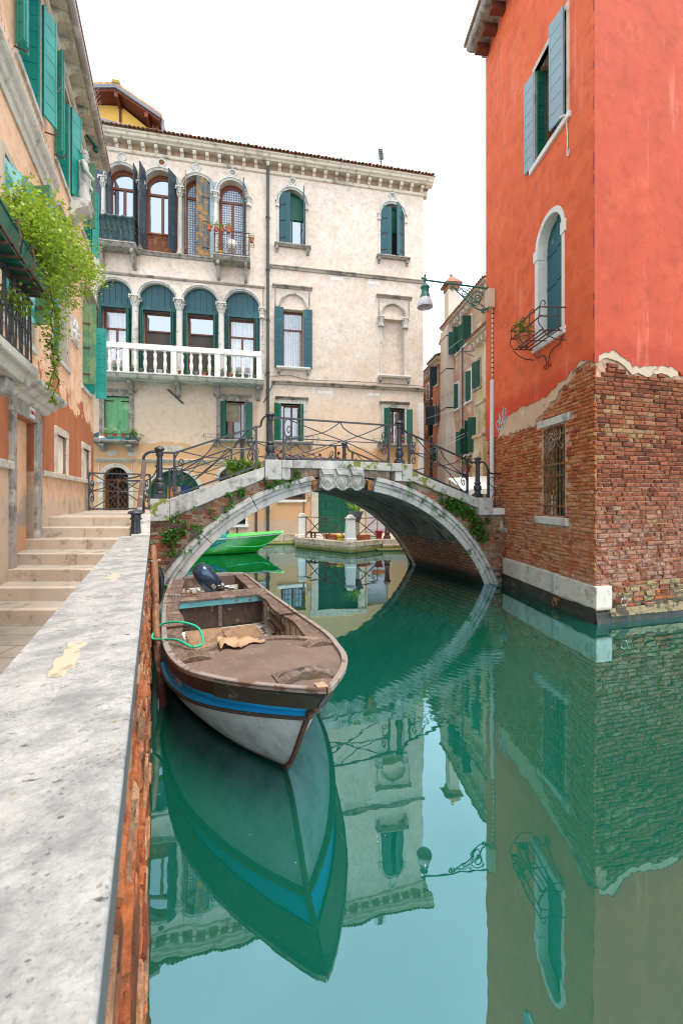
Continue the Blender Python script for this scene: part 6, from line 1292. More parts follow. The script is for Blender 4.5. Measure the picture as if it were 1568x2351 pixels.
m = MB(); m.prism(ragged(edgeR, .05, .03) + [(4.0, 15.0)] + [(0.0, 15.0-.12*k_) for k_ in range(86)], -.045, .004)
for i_, (x_, y_, z_) in enumerate(m.v):
    if x_ < .012: m.v[i_] = ((-.0555 if y_ < 0 else -.0447) + .005*mnoise.noise(Vector((7, 1, z_*3))) + .004*mnoise.noise(Vector((3, 1, z_*11))), y_, z_)
m.v = [tuple(RRM @ Vector(p_)) for p_ in m.v]; m.build('plaster', red_pl2, rho)
# undercoat showing between paint and bricks
lo = [(-.5, 4.66), (-.6, 4.60), (-.75, 4.46), (-1.0, 4.38), (-1.3, 4.2), (-1.6, 4.08), (-1.9, 3.98), (-2.0, 3.84), (-2.6, 3.84), (-3.3, 3.83), (-3.95, 3.84)]
m = MB(); m.prism(rl[2:-6] + [(p[0], p[1]-.0) for p in ragged(lo, .08, .03)], -.034, .002); m.build('undercoat', basecoat, rho)
m = MB(); m.M = RRM; m.prism([(.01, 4.7), (.1, 4.85), (.5, 4.86), (.7, 4.74), (1.1, 4.68), (1.5, 4.72), (1.9, 4.66)] + ragged([(1.92, 4.50), (1.75, 4.45), (1.5, 4.51), (1.32, 4.49), (1.2, 4.41), (.95, 4.47), (.8, 4.44), (.62, 4.57), (.45, 4.66), (.2, 4.68), (.01, 4.60)], .03), -.036, .002); m.build('undercoat', M('pale undercoat', (.54,.39,.28), .14, 3, [((.36,.22,.14), .6, 6)], bump=.9), rho)
C = MB(); C.ob(-1.68, -.91, -.30, .2, 1.84, 3.68); C.prism(arch(-1.872, -.938, 5.57, 8.112), -.2, .26); C.ob(-1.99, -.79, -.34, .2, 9.62, 11.72)
cut(core, C); cut(plL, C)
edge_at = lambda E_, u: next((a[1]+(b[1]-a[1])*(u-a[0])/(b[0]-a[0]) for a, b in zip(E_, E_[1:]) if a[0] <= u <= b[0]), E_[-1][1])
loS = sorted(lo)
def keepL(u, z):
    if u > .04 or u < -4.7: return False
    lim = edge_at(loS, u) if -3.95 < u < -.5 else edge_at(edgeL, u)
    if z+.035 > lim: return False
    if -1.72 < u < -.88 and 1.80 < z < 3.72: return False
    if -1.95 < u < -.72 and (3.70 < z < 3.89 or 1.62 < z < 1.83): return False
    return z > .66 or u < -3.5
m = MB(); m.M = Matrix.Translation((0, .004, 0))
bricks(m, -4.7, .03, .62, 4.75, keepL, L=.235, hh=.074, gap=.013, depth=.032, jit=.007, lim=(-4.7, .034), tone=lambda u, z: min(1, random.random()*.85+.04+(.25 if random.random() < .07 else 0)))
m.build('bricks', brick_l, rho, recalc=False)
def toneR(u, z):
    t = random.random()*.72
    if 3.1 < z < 3.75 and .2 < u < 1.4 and random.random() < .38: t = random.uniform(.7, .98)
    if random.random() < .03: t = random.uniform(.8, 1)
    return t
m = MB(); m.M = RRM
bricks(m, .0, 3.4, .62, 4.85, lambda u, z: u > -.04 and z+.03 < edge_at(edgeR, u)-(.12 if u < 1.9 else .0), L=.26, hh=.081, gap=.014, depth=.038, jit=.008, tone=toneR, lim=(-.02, 9))
m.build('bricks', brick_r, rho, recalc=False)
m = MB(); m.M = RRM
bricks(m, .30, 3.4, .22, .66, lambda u, z: u > .29, L=.26, hh=.10, gap=.03, depth=.05, jit=.02, tone=lambda u, z: random.random())
m.build('rough_bricks', brickmat('rough foundation brick', [(.16,.035,.015),(.40,.10,.035),(.33,.15,.07),(.30,.24,.12),(.42,.33,.14),(.25,.2,.15)], ((.10,.085,.06), .52, .7), bump=1.0), rho, recalc=False)
for a, b, mt_ in ((-3.55, -2.575, base_m), (-2.57, -2.35, stone), (-2.345, -1.265, base_m), (-1.26, -1.015, stone)):
    m = MB(); m.ob(a, b, -.1, .085, .25, .665); m.build('base_stone', mt_, rho, bevel=.012, seg=2)
m = MB(); q = (toRL @ RR.w(.29, .085, 0)).xy; q2 = (toRL @ RR.w(.29, -.1, 0)).xy; q3 = (toRL @ RR.w(-.06, .085, 0)).xy
m.prismz([(-1.01, -.085), tuple(q3), tuple(q), tuple(q2), (-1.01, .1)], .235, .655); m.build('base_stone', base_m, rho, bevel=.015, seg=2)
def roughband(M_, u0, u1, z0, z1, out, mt, name, amp=.03):
    m = MB(); m.M = M_; n = int((u1-u0)/.06); rows = []
    for j in range(9):
        z = z0+(z1-z0)*j/8
        rows.append([(u0+(u1-u0)*i/n, -(out + amp*mnoise.fractal(Vector(((u0+(u1-u0)*i/n)*4, z*7, 8)), 1, 2, 4) + (.05*(1-j/8))), z + (amp*.6*mnoise.noise(Vector((i*.31, 2, j))) if j == 8 else 0)) for i in range(n+1)])
    m.grid(rows); return m.build(name, mt, rho, smooth=60, recalc=False)
roughband(Matrix.Identity(4), -3.6, .06, -.45, .26, .055, wet_m, 'wet_foundation'); roughband(RRM, -.05, 3.6, -.45, .20, .07, wet_m, 'wet_foundation'); roughband(RRM, .25, 3.6, .12, .26, .05, M('ochre crusted stone', (.24,.18,.09), .2, 4, [((.06,.05,.03), .52, 5)], bump=1.0, bs=20), 'crusted_ledge')
# barred window
m = MB(); m.ob(-1.93, -.74, -.2, .035, 3.715, 3.87); gw = m.build('barred_window', stone, rho, bevel=.01); m = MB(); m.ob(-1.99, -.77, -.25, .06, 1.655, 1.81); m.build('sill', stone, gw, bevel=.012)
m = MB(); m.ob(-1.68, -.91, -.29, -.28, 1.84, 3.68); m.build('pane', glassmat('green reflecting glass', .3, (.75,.95,.85), (.012,.035,.03), False), gw); m = MB(); frame_rect(m, -1.66, -.93, 1.86, 3.66, -.28, -.24, .05, True, 2.75); m.build('frame', green_d, gw)
m = MB(); [m.bar((-1.64+k*.117, -.015, 1.84), (-1.64+k*.117, -.015, 3.66), .020, .020) for k in range(7)]; [m.bar((-1.70, -.018, z), (-.89, -.018, z), .012, .036) for z in (2.04, 2.66, 2.90, 3.50)]; m.build('bars', rust, gw)
m = MB()
for k in range(26):
    p = Vector((random.uniform(-1.66, -1.15), .02, random.uniform(3.35, 3.66))); P = [p]
    for q in range(4): p = p+Vector((random.uniform(-.12, .14), random.uniform(-.05, .01), random.uniform(-.16, .05))); P.append(p)
    m.tube(spline(P, 3), .0045, 3)
m.build('dry_twigs', M('pale dry twigs', (.5,.42,.34), .1, 4, bump=0), gw)
sg = thing('figurine', 'small pale figurine standing behind the rusty window bars', 'figurine', RL.w(-1.52, -.12, 1.845), RL.rz); m = MB(); m.lathe([(.09, 0), (.09, .04), (.07, .1), (.09, .2), (.06, .28), (.03, .3)], n=10); m.ell((0, 0, .36), (.055, .06, .07)); m.ell((-.05, -.06, .2), (.03, .04, .06)); m.ell((.06, -.05, .22), (.03, .04, .06)); m.build('body', stone, sg, smooth=60)
# arched door window with white surround
m = MB(); c = -1.405; zs = 8.10-.455; archivolt(m, c, zs, .455, .105, -.22, .05)
for s, x in ((-1, -1.86), (1, -.95)): m.ob(min(x, x+s*.13), max(x, x+s*.105), -.22, .05, 5.58, zs-.001 if 1 else 0)
for s, x in ((-1, -1.86), (1, -.95)): m.ob(min(x-s*.02, x+s*.16), max(x-s*.02, x+s*.16), -.1, .068, zs-.22, zs+.02)
aw = m.build('arched_window', white_p, rho, bevel=.006); m = MB(); m.ob(-2.02, -.80, -.2, .10, 5.43, 5.58); m.build('sill', white_p, aw, bevel=.006)
for j, (a, b) in enumerate(((-1.86, -1.41), (-1.40, -.95))):
    m = MB(); k = 3
    for q in range(k):
        xa = a+(b-a)*q/k+.002; xb = a+(b-a)*(q+1)/k-.002; xs = [xa+(xb-xa)*t/4 for t in range(5)]
        m.prism([(xa, 5.59)] + [(x, zs+sqrt(max(0, .455**2-(x-c)**2))-.006) for x in xs] + [(xb, 5.59)], .17-.05*j, .21-.05*j)
    d = m.build('shutter_leaf', flaky_t, aw)
    for z in (5.75, 6.75, 7.45): m = MB(); m.ob(a+.02, b-.02, -.17+.05*j, -.155+.05*j, z, z+.05); m.build('batten', flaky_t, d)
# iron flower basket
m = MB(); z = 5.50
for o in (.06, .17, .28, .39, .50): m.bar((-2.0, -o, z), (-.80, -o, z), .016, .022)
for u in (-1.95, -1.4, -.85): m.bar((u, -.03, z-.012), (u, -.55, z-.012), .016, .016)
for zz, oo in ((5.74, .56), (5.92, .58)): m.bar((-2.03, -oo, zz), (-.77, -oo, zz), .016, .026)
for u in (-2.0, -1.6, -1.2, -.8): m.tube(spline([(u, -.50, z), (u, -.60, 5.62), (u, -.575, 5.8), (u, -.56, 5.98), (u, -.50, 6.05), (u, -.46, 5.99), (u, -.49, 5.95)], 4), .010, 5)
for u in (-2.0, -.8):
    m.bar((u, -.03, 5.92), (u, -.58, 5.92), .016, .022); m.bar((u, -.2, 5.74), (u, -.56, 5.74), .016, .022); m.bar((u, -.2, 5.5), (u, -.2, 5.92), .016, .016)
    m.tube(spline([(u, -.52, z-.02), (u, -.42, 5.38), (u, -.25, 5.30), (u, -.06, 5.28)], 5), .011, 5)
for s in (-1, 1): m.tube(spline([(c+s*.55, -.08, 5.40), (c+s*.45, -.08, 5.28), (c+s*.22, -.08, 5.26), (c+s*.08, -.08, 5.16), (c+s*.03, -.08, 5.0), (c+s*.06, -.08, 4.93), (c+s*.12, -.08, 4.96), (c+s*.09, -.08, 5.02)], 5), .012, 5)
m.build('flower_basket', iron_r, aw)
flower_pot(RL, -1.90, .36, 5.53, .14, .26, terra, 'terracotta pot of yellow green leaves in the iron basket of the red house', 'bush', None, leaf_vine, .34, .075, 130)
# upper window with open shutters
m = MB(); a, b, z0, z1 = -1.99, -.79, 9.62, 11.72
m.ob(a-.1, a, -.06, .05, z0, z1+.12); m.ob(b, b+.1, -.06, .05, z0, z1+.12); m.ob(a, b, -.06, .05, z1, z1+.12); uw = m.build('upper_window', base_m, rho, bevel=.005); m = MB(); m.ob(a-.16, b+.16, -.33, .10, z0-.12, z0); m.build('sill', white_p, uw, bevel=.006)
m = MB(); frame_rect(m, a, b, z0, z1, -.32, -.25, .08, True); m.build('frame', window_w, uw); m = MB(); m.ob(a, b, -.305, -.30, z0, z1); m.build('pane', glass_d, uw)
shutter(uw, b-.0, .10, z0+.02, z1+.06, .37, 1, 168, slate_l, n=8); shutter(uw, a+.02, -.20, z0+.02, z1-.02, .20, -1, 88, green_d, n=8); shutter(uw, a-.02, .045, z0+.02, z1, .33, -1, 10, slate_l, n=8)
m = MB(); m.tube(spline([(b+.05, -.07, 9.5), (b+.06, -.06, 9.1), (b+.05, -.06, 8.85), (b+.10, -.06, 8.80), (b+.12, -.06, 8.9)], 4), .010, 4); m.tube([(b-.02, -.16, 9.62), (b+.05, -.14, 9.6), (b+.06, -.05, 9.58)], .02, 5); m.build('blind_cord', white_p, uw)
# eaves at the top left
m = MB(); mould(m, -4.75, 0, [(0, 14.93), (.55, 14.97), (.60, 15.02), (.62, 15.16), (0, 15.2)]); m.box(-4.9, 0, -.1, 3, 15.0, 15.2); ev = m.build('eaves', stone_grey, rho, bevel=.006)
for k in range(9): m = MB(); m.ob(-4.6+k*.5, -4.42+k*.5, .0, .42, 14.74, 14.94); m.build('rafter_end', wood_red, ev, bevel=.008)
m = MB(); mould(m, -4.8, 0, [(0, 15.16), (.66, 15.16), (.68, 15.20), (.66, 15.24), (0, 15.3)]); m.build('roof_edge', tile_m, ev)
# conduit, vent, graffiti, mooring rings
m = MB(); m.tube([(-4.2, -.075, 7.5), (-4.2, -.075, 5.42)], .018, 6); m.tube([(-4.2, -.075, 5.44), (-4.2, -.085, 3.8), (-4.2, -.085, 1.8)], .058, 10); cd = m.build('conduit', white_pipe, rho, smooth=40)
m = MB(); [m.lathe([(.024, z), (.024, z+.03)], (-4.2, -.075, 0), 8) for z in [5.5+.135*k for k in range(15)]]; m.build('cable_clip', black, cd)
m = MB(); m.lathe([(.075, -.02), (.075, .0), (.06, .012), (0.01, .012)], (0, 0, 0), 14); m.M = None
for v_i in range(len(m.v)): x, y, z = m.v[v_i]; m.v[v_i] = (x-2.56, -.03-z, y+4.21)
m.build('vent_cover', beige_box, rho)
gb = M('pale blue spray paint', (.34,.62,.70), .06, 9, bump=0); gp = M('violet blue spray paint', (.08,.13,.62), .1, 9, bump=0)
def spray(strokes, mt, r):
    m = MB()
    for P in strokes:
        Q_ = spline([(*pix(RL, 'c3', x, y, .047), 0) for x, y in P], 5); n = len(Q_)
        L, R = [], []
        for i, q in enumerate(Q_):
            d = (Q_[min(i+1, n-1)]-Q_[max(i-1, 0)]).normalized(); w_ = r*(.75+.35*sin(i*1.3)); L.append((q.x-d.y*w_, q.y+d.x*w_)); R.append((q.x+d.y*w_, q.y-d.x*w_))
        m.strip(L, R, -.0485, -.046)
    m.build('graffiti', mt, rho)
spray([[(510, 1290), (545, 1180), (550, 1000), (545, 880), (510, 820), (465, 860), (445, 960), (450, 1060), (490, 1150), (530, 1190), (600, 1170), (700, 1110)], [(555, 960), (560, 760), (565, 530), (590, 700), (610, 900), (625, 1050)], [(625, 980), (660, 800), (680, 650), (660, 430), (670, 600), (685, 800), (690, 1000), (695, 1090)],
  [(640, 950), (700, 870), (800, 760), (870, 670)], [(815, 310), (815, 500), (820, 640), (790, 800), (765, 1010)], [(710, 260), (720, 420), (735, 650), (745, 880), (760, 1000)]], gb, .016)
spray([[(150, 1290), (160, 1240), (220, 1215), (230, 1290), (200, 1340), (190, 1270)], [(235, 1215), (250, 1290), (215, 1350), (250, 1340), (270, 1250), (290, 1210), (285, 1290)], [(215, 1350), (180, 1420), (150, 1510)], [(240, 1350), (215, 1420), (200, 1500)]], gp, .016)
def mring(frame, u, out, z, mt, label, r=.07):
    t = thing('mooring_ring', label, 'mooring ring', frame.w(u, out, z), frame.rz, 'iron mooring rings on the canal walls'); m = MB(); m.tube([(r*cos(a), -.03, -r+r*sin(a)) for a in [2*pi*k/18 for k in range(18)]], .011, 6, closed=True); m.build('ring', mt, t, smooth=60); m = MB(); m.box(-.02, .02, -.045, .06, -.02, .03); m.build('staple', mt, t)
mring(RL, -1.02, .12, .18, rust, 'rusty mooring ring on the black footing under the white base stone'); mring(RR, .50, .10, .44, steel, 'grey steel mooring ring on the rough bricks round the corner of the red house'); mring(Frame(.55, 17.2, 1.1, 1), 0, .05, .12, rust, 'rusty ring on the quay corner under the white post', .09)
# ---- bracket street lamp
lp = thing('street_lamp', 'green iron wall lamp with scrolled bracket and glass bell on the red house', 'street lamp', RL.w(-4.18, .05, 7.66), RL.rz)
m = MB(); m.box(-.11, .11, -.20, -.0, -.26, .24); m.build('box', beige_box, lp, bevel=.008); lg = M('green lamp iron', (.012,.13,.10), .12, 6, [((.06,.22,.18), .62, 9)], rough=.4, bump=.15)
m = MB(); m.tube([(0, -.16, .28), (0, -1.88, .46)], .024, 8); m.tube([(0, -.2, -.28), (0, -.95, .29)], .016, 6); m.tube(spline([(0, -.2, -.28), (0, -.42, -.30), (0, -.7, -.1), (0, -1.05, .22), (0, -1.1, .32)], 5), .018, 6)
yz = lambda pts: [(0, y, z) for y, z in pts]
m.tube(yz(spiral(-.47, .02, .20, .03, .4, 1.6, 26)), .016, 5); m.tube(yz(spiral(-.80, .13, .10, .02, 0, -1.5, 20)), .013, 5); m.tube(yz(spiral(-1.14, .26, .07, .015, 1.2, 1.5, 18)), .014, 5); m.tube(yz(spiral(-.28, -.34, .07, .015, 1.6, 1.5, 18)), .016, 5); m.tube(yz(spiral(-.66, .22, .06, .015, 3, -1.3, 16)), .010, 5); m.tube(yz(spiral(-.95, .26, .05, .01, 2, 1.3, 14)), .010, 5)
m.tube(spline(yz([(-.3, .2), (-.36, -.05), (-.5, -.2), (-.66, -.05), (-.72, .15)]), 5), .012, 5); m.tube(spline(yz([(-.72, .2), (-.85, .28), (-.98, .2), (-1.05, .28)]), 5), .010, 5); m.tube([(0, -.17, .36), (0, -.17, -.36)], .022, 6); m.build('bracket', lg, lp, smooth=50)
m = MB(); m.lathe([(.012, .16), (.03, .13), (.035, .10), (.02, .06), (.045, .03), (.045, -.02), (.025, -.05), (.03, -.1), (.06, -.13), (.115, -.18), (.125, -.22), (.10, -.25), (.10, -.36), (.115, -.38), (.14, -.47), (.15, -.50), (.13, -.50)], (0, -1.90, .47), 16); m.tube([(0, -1.9, .50), (0, -2.0, .51)], .03, 6); m.build('lamp_head', lg, lp, smooth=45)
m = MB(); m.lathe([(.14, -.495), (.17, -.56), (.20, -.65), (.215, -.74), (.21, -.75), (.19, -.70), (.16, -.56)], (0, -1.90, .47), 28); m.build('glass_bell', M('frosted ribbed glass', (.55,.53,.56), .08, 9, rough=.15, bump=.1, spec=.8), lp, smooth=50)

# ------------------------------------------------------------------ houses in the alley behind the bridge
def fhouse(name, label, u0, u1, z1, out, mt, depth=7):
    t = thing(name, label, 'building', FA.o, FA.rz); m = MB(); m.box(u0, u1, -out, depth, -.5, z1); m.build('wall', mt, t); return t
def feaves(t, u0, u1, z, out, corb=True, gutter=True):
    m = MB(); mould(m, u0, u1, [(out, z), (out+.12, z+.02), (out+.2, z+.12), (out+.32, z+.14), (out+.34, z+.22), (out-.2, z+.3)]); e = m.build('eaves', cornice_m, t)
    if corb:
        k = u0+.15
        while k < u1: m = MB(); m.ob(k-.06, k+.06, out, out+.22, z-.18, z+.03); m.build('corbel', cornice_m, e); k += .42
    m = MB(); k = u0
    while k < u1:
        m.grid([[(k+.09*cos(pi*q/4)+.09, -out-.42, z+.24+.07*sin(pi*q/4)) for q in range(5)], [(k+.09*cos(pi*q/4)+.09, -out+.9, z+.75+.07*sin(pi*q/4)) for q in range(5)]]); k += .2
    m.box(u0, u1, -out-.38, -out+1.2, z+.2, z+.26); m.build('roof_tiles', tile_m, e, recalc=False)
def fwin(t, u0, u1, z0, z1, out, sh=((-1, 10), (1, 10)), mt=green_f, sur=white_p, sw=.1, vis=True, sw2=None):
    m = MB(); m.ob(u0-sw, u0, out-.05, out+.03, z0, z1+sw); m.ob(u1, u1+sw, out-.05, out+.03, z0, z1+sw); m.ob(u0, u1, out-.05, out+.03, z1, z1+sw); m.ob(u0-sw-.05, u1+sw+.05, out-.05, out+.08, z0-.1, z0); w = m.build('window', sur, t)
    m = MB(); m.ob(u0, u1, out-.02, out+.006, z0, z1); m.build('pane', glass_d, w)
    for s, a in sh: shutter(w, u0 if s < 0 else u1, out+.04, z0, z1, sw2 or (u1-u0)/2, s, a, mt)
hb_ = fhouse('alley_house', 'patchy plaster and brick house with white downpipe in the alley behind the bridge', -5.35, .4, 11.75, 0, mix_house); feaves(hb_, -5.35, .4, 11.6, 0)
fwin(hb_, -3.75, -3.1, 9.9, 11.1, 0, ((-1, 70), (1, 100)), sw2=.38); fwin(hb_, -2.6, -1.75, 9.95, 11.1, 0, ((-1, 25), (1, 95)), sw2=.40); fwin(hb_, -2.42, -1.82, 7.0, 8.45, 0, ((1, 150),), sw=.14); fwin(hb_, -3.95, -3.45, 6.95, 8.25, 0, ((1, 150),), sw=.14); fwin(hb_, -2.5, -2.0, 4.4, 5.6, 0, ((-1, 40), (1, 75)), sw2=.5); fwin(hb_, -1.35, -.85, 4.4, 5.9, 0, ((-1, 95), (1, 80)), sw2=.5)
m = MB(); m.tube([(-2.86, -.1, 11.5), (-2.83, -.1, 5.7)], .055, 8); m.tube([(-2.83, -.1, 5.7), (-2.83, -.1, 2)], .06, 8); m.build('downpipe', steel, hb_, smooth=40)
m = MB(); [m.ob(-.35+.12*(k % 2), -.05+.12*(k % 2), 0, .05, 10.0+k*.16, 10.12+k*.16) for k in range(9)]; m.build('old_quoins', mix_house, hb_)
ic = thing('iron_bracket', 'short iron washing line bracket on the patchy alley house', 'bracket', FA.w(-1.4, 0, 9.25), FA.rz); m = MB(); m.bar((0, 0, 0), (-.5, -.7, .1), .03, .03); m.bar((0, 0, -.3), (-.3, -.4, .05), .03, .03); m.build('arm', iron, ic)
chm = thing('chimney_stack', 'tall cream plastered chimney stack with tiled cap rising past the alley roofs', 'chimney', FA.w(-4.55, .2, 0), FA.rz)
m = MB(); m.add([(-.75, -.35, 1), (.75, -.35, 1), (.75, .3, 1), (-.75, .3, 1), (-.75, -.35, 5.5), (.75, -.35, 5.5), (.75, .3, 5.5), (-.75, .3, 5.5), (-.62, -.22, 6.6), (.42, -.22, 6.6), (.42, .3, 6.6), (-.62, .3, 6.6), (-.62, -.22, 11.5), (.42, -.22, 11.5), (.42, .3, 11.5), (-.62, .3, 11.5)], [(0,1,5,4), (1,2,6,5), (2,3,7,6), (3,0,4,7), (4,5,9,8), (5,6,10,9), (6,7,11,10), (7,4,8,11), (8,9,13,12), (9,10,14,13), (10,11,15,14), (11,8,12,15), (12,13,14,15), (0,3,2,1)]); m.build('shaft', cream_house, chm, bevel=.02)
m = MB(); m.box(-.3, .3, -.08, .47, 11.5, 13.75); m.build('flue', cream_house, chm, bevel=.02); m = MB(); m.box(-.35, .35, -.13, .52, 13.62, 13.78); m.build('brick_band', tile_m, chm); m = MB(); m.box(-.22, .22, .0, .39, 13.78, 14.1); m.build('pot', cream_house, chm)
m = MB(); m.add([(-.5, -.28, 13.88), (.5, -.28, 13.88), (.5, .67, 13.88), (-.5, .67, 13.88), (0, .2, 14.45)], [(0,1,4), (1,2,4), (2,3,4), (3,0,4), (3,2,1,0)]); m.add([(-.5, -.28, 13.93), (.5, -.28, 13.93), (.5, .67, 13.93), (-.5, .67, 13.93), (0, .2, 14.5)], [(0,1,4), (1,2,4), (2,3,4), (3,0,4)]); m.ell((0, .2, 14.5), (.08, .08, .08)); m.build('tile_cap', tile_m, chm)
m = MB(); [m.box(-.64, .44, -.235, .32, z, z+.05) for z in (7.1, 9.2, 11.0)]; m.build('iron_strap', iron, chm)
yh = fhouse('yellow_house', 'ochre stained house with gutter close behind the red house', -1.12, 4, 9.45, .16, yel_house); feaves(yh, -1.2, 4, 9.35, .16, True); fwin(yh, -1.0, -.42, 7.3, 8.5, .16, ((1, 165),), sur=stone_grey, sw=.12, sw2=.5)
fwin(yh, -.4, .3, 4.3, 5.9, .16, ((-1, 70),), sw2=.5); m = MB(); m.ob(-.6, .5, .16, .45, -.5, 5.0); m.ob(-.65, .5, .16, .52, 4.9, 5.05); m.ob(-.45, .5, .16, .35, 5.05, 6.5); m.ob(-.5, .5, .16, .42, 6.4, 6.55); m.build('buttress', yel_house, yh)
flower_pot(FA, -1.3, .45, 3.45, .22, .3, terra, 'pot of purple and green plants beside the right hand newel behind the bridge', 'bush', None, leaf_ivy, .5, .12, 120)
uh = fhouse('upper_alley_house', 'cream gable rising above the yellow house behind the red wall', -.4, 4, 12.4, -.6, cream_house); feaves(uh, -.6, 4, 12.3, -.6, False)
eh = fhouse('terracotta_house', 'narrow terracotta house with slate blue shutters and a brick chimney far up the alley', -7.0, -5.36, 10.2, .25, ora_house); feaves(eh, -7.05, -5.36, 10.1, .25); fwin(eh, -6.4, -6.15, 8.9, 9.95, .25, ((-1, 30), (1, 90)), blue_f, sw2=.42); fwin(eh, -6.5, -6.2, 6.6, 7.7, .25, ((-1, 60), (1, 20)), blue_f, sw2=.55); fwin(eh, -6.3, -5.9, 4.4, 5.3, .25, ((-1, 60), (1, 40)), green_f)
m = MB(); m.box(-6.85, -5.95, .3, 1.0, 10.0, 11.6); m.box(-6.92, -5.88, .24, 1.06, 10.8, 10.95); m.prism([(-7.05, 11.55), (-5.75, 11.55), (-5.75, 11.62), (-6.4, 12.05), (-7.05, 11.62)], .1, 1.2); m.build('chimney', ora_house, eh)
fh = fhouse('brick_house', 'orange brick house with dentil eaves at the far end of the alley', -16, -7.0, 10.1, .0, mortar)
m = MB(); m.M = Matrix.Translation((0, -.001, 0)); bricks(m, -10.5, -7.02, 3.5, 10.0, lambda u, z: True, L=.26, hh=.085, depth=.02); m.build('bricks', far_brick, fh, recalc=False)
feaves(fh, -16, -7.0, 10.1, .0); fwin(fh, -7.7, -7.4, 8.5, 9.4, 0, ((-1, 20), (1, 90)), blue_f); fwin(fh, -8.2, -7.7, 6.15, 7.45, 0, ((-1, 20), (1, 70)), blue_f); fwin(fh, -9.0, -8.5, 8.6, 9.6, 0, (), sur=white_p); m = MB(); rail(m, [(-9.2, .0), (-9.2, .5), (-8.3, .5), (-8.3, 0)], 8.4, 9.0, 6); m.build('balcony_rail', iron_r, fh); m = MB(); m.ob(-9.3, -8.2, 0, .55, 8.25, 8.4); m.build('balcony_slab', stone_grey, fh); m = MB(); m.tube([(-7.95, -.08, 9.8), (-7.95, -.08, 2)], .06, 6); m.build('downpipe', iron, fh)
flower_pot(FA, -8.5, .2, 6.0, .15, .15, terra, 'flower pot under the blue shutters of the far brick house', 'flowers', None, flower_p, .35, .1, 60)
aw_ = thing('awning', 'pale cloth awning beyond the right end of the bridge railing', 'awning', (4.9, 16.2, 0), .1); m = MB(); m.add([(-.6, -.8, 2.5), (1.0, -.8, 2.6), (1.0, .8, 3.1), (-.6, .8, 3.0), (-.6, -.8, 2.3), (1.0, -.8, 2.4)], [(0,1,2,3), (0,4,5,1)]); o = m.build('cloth', white_p, aw_, recalc=False); q = o.modifiers.new('t', 'SOLIDIFY'); q.thickness = .02; m = MB(); [m.tube([(x, y, 1.7), (x, y, z)], .02, 6) for x, y, z in ((-.55, -.75, 2.5), (.95, -.75, 2.6), (.95, .75, 3.1), (-.55, .75, 3.0))]; m.build('pole', iron, aw_)
wr = thing('washing_lines', 'thin washing lines strung across the alley behind the bridge', 'cable', FA.w(-3, 1, 5)); m = MB(); m.M = Matrix.Translation(-wr.location)
for a, b in (((-.9, .3, 5.4), (-9, 3, 4.3)), ((-.9, .3, 5.25), (-9, 3, 4.15)), ((-1.3, .5, 6.6), (-10, 3, 6.9)), ((-2.0, .2, 10.2), (-8, 2.5, 9.2))): m.tube(spline([FA.w(*a), (FA.w(*a)+FA.w(*b))/2-Vector((0, 0, .15)), FA.w(*b)], 6), .007, 3)
m.build('line', white_p, wr)
# ------------------------------------------------------------------ boats
def lerp_tab(T, x):
    if x <= T[0][0]: return T[0][1]
    for (a, za), (b, zb) in zip(T, T[1:]):
        if x <= b: return za+(zb-za)*(x-a)/(b-a)
    return T[-1][1]
SHEER = [(0, .96), (.35, .905), (.7, .85), (1.1, .79), (1.5, .75), (2.2, .69), (3, .64), (4.5, .59), (6.8, .58)]
CEN = [(0, 0), (1.25, -.085), (2.2, -.075), (3.5, -.045), (5, .0), (6.8, .1)]
BL = 6.72
LEV = {'sheer': (0, 3.2, .845, 3.6, 0), 'low': (.17, 3.1, .835, 3.5, .175), 'lip': (.31, 2.95, .845, 3.5, .25), 'rub': (.29, 2.95, .878, 3.6, .275), 'under': (.33, 2.95, .862, 3.4, .298), 'mid': (.62, 3.1, .86, 2.7, None, .16), 'wl': (.80, 3.3, .85, 2.3, None, 0), 'keel': (1.05, 4.0, .66, 2.0, None, -.22)}
def lvl(name, t, dW=0.0):
    L = LEV[name]; s0 = L[0]; s = s0 + (BL-s0)*t**1.5
    x = min(1, (s-s0)/L[1]); hw = (L[2]+dW)*(1-(1-x)**L[3])
    if s > 3.4: hw *= 1-.14*((s-3.4)/3.3)**2
    z = lerp_tab(SHEER, s)-L[4] if L[4] is not None else L[5]
    return s, max(hw, .008 if dW == 0 else .0), z, lerp_tab(CEN, s)
NT_ = 34
def row(name, side, dW=0.0, dz=0.0, off=0):
    out = []
    for i in range(NT_+1):
        s, hw, z, c = lvl(name, i/NT_, 0); w_ = max(0.004, hw+dW) if i else .006
        out.append((s + (off if i == 0 else 0), -(c + side*w_), z+dz))
    return out
bt = thing('motor_boat', 'weathered brown wooden boat with bright blue band and grey hull moored along the parapet', 'boat', (-.093, 2.782, 0), atan2(.912, -.41))
for nm, rows_, mt_, sm in (('hull', ('keel', 'wl', 'mid', 'under'), hull_m, 60), ('blue_band', ('rub', 'lip', 'low'), blue_p, 25)):
    m = MB()
    for sd_ in (1, -1):
        R = [row(r, sd_, -.02 if (r == 'low') else 0) for r in rows_]
        if nm == 'blue_band': R = [row('rub', sd_), row('lip', sd_, -.02), row('low', sd_, -.015)]
        m.grid(R)
    m.build(nm, mt_, bt, smooth=sm, recalc=False)
m = MB()
for sd_ in (1, -1):
    a = row('under', sd_, .005, .0); b = row('rub', sd_, .012, -.024); c = row('rub', sd_, .014, .004); d = row('rub', sd_, -.002, .004); m.grid([a, b, c, d])
m.build('rub_rail', M('dark rub rail', (.07,.05,.04), .2, 5, [((.2,.13,.08), .62, 9)], rough=.5, bump=.3), bt, smooth=30, recalc=False)
m = MB()
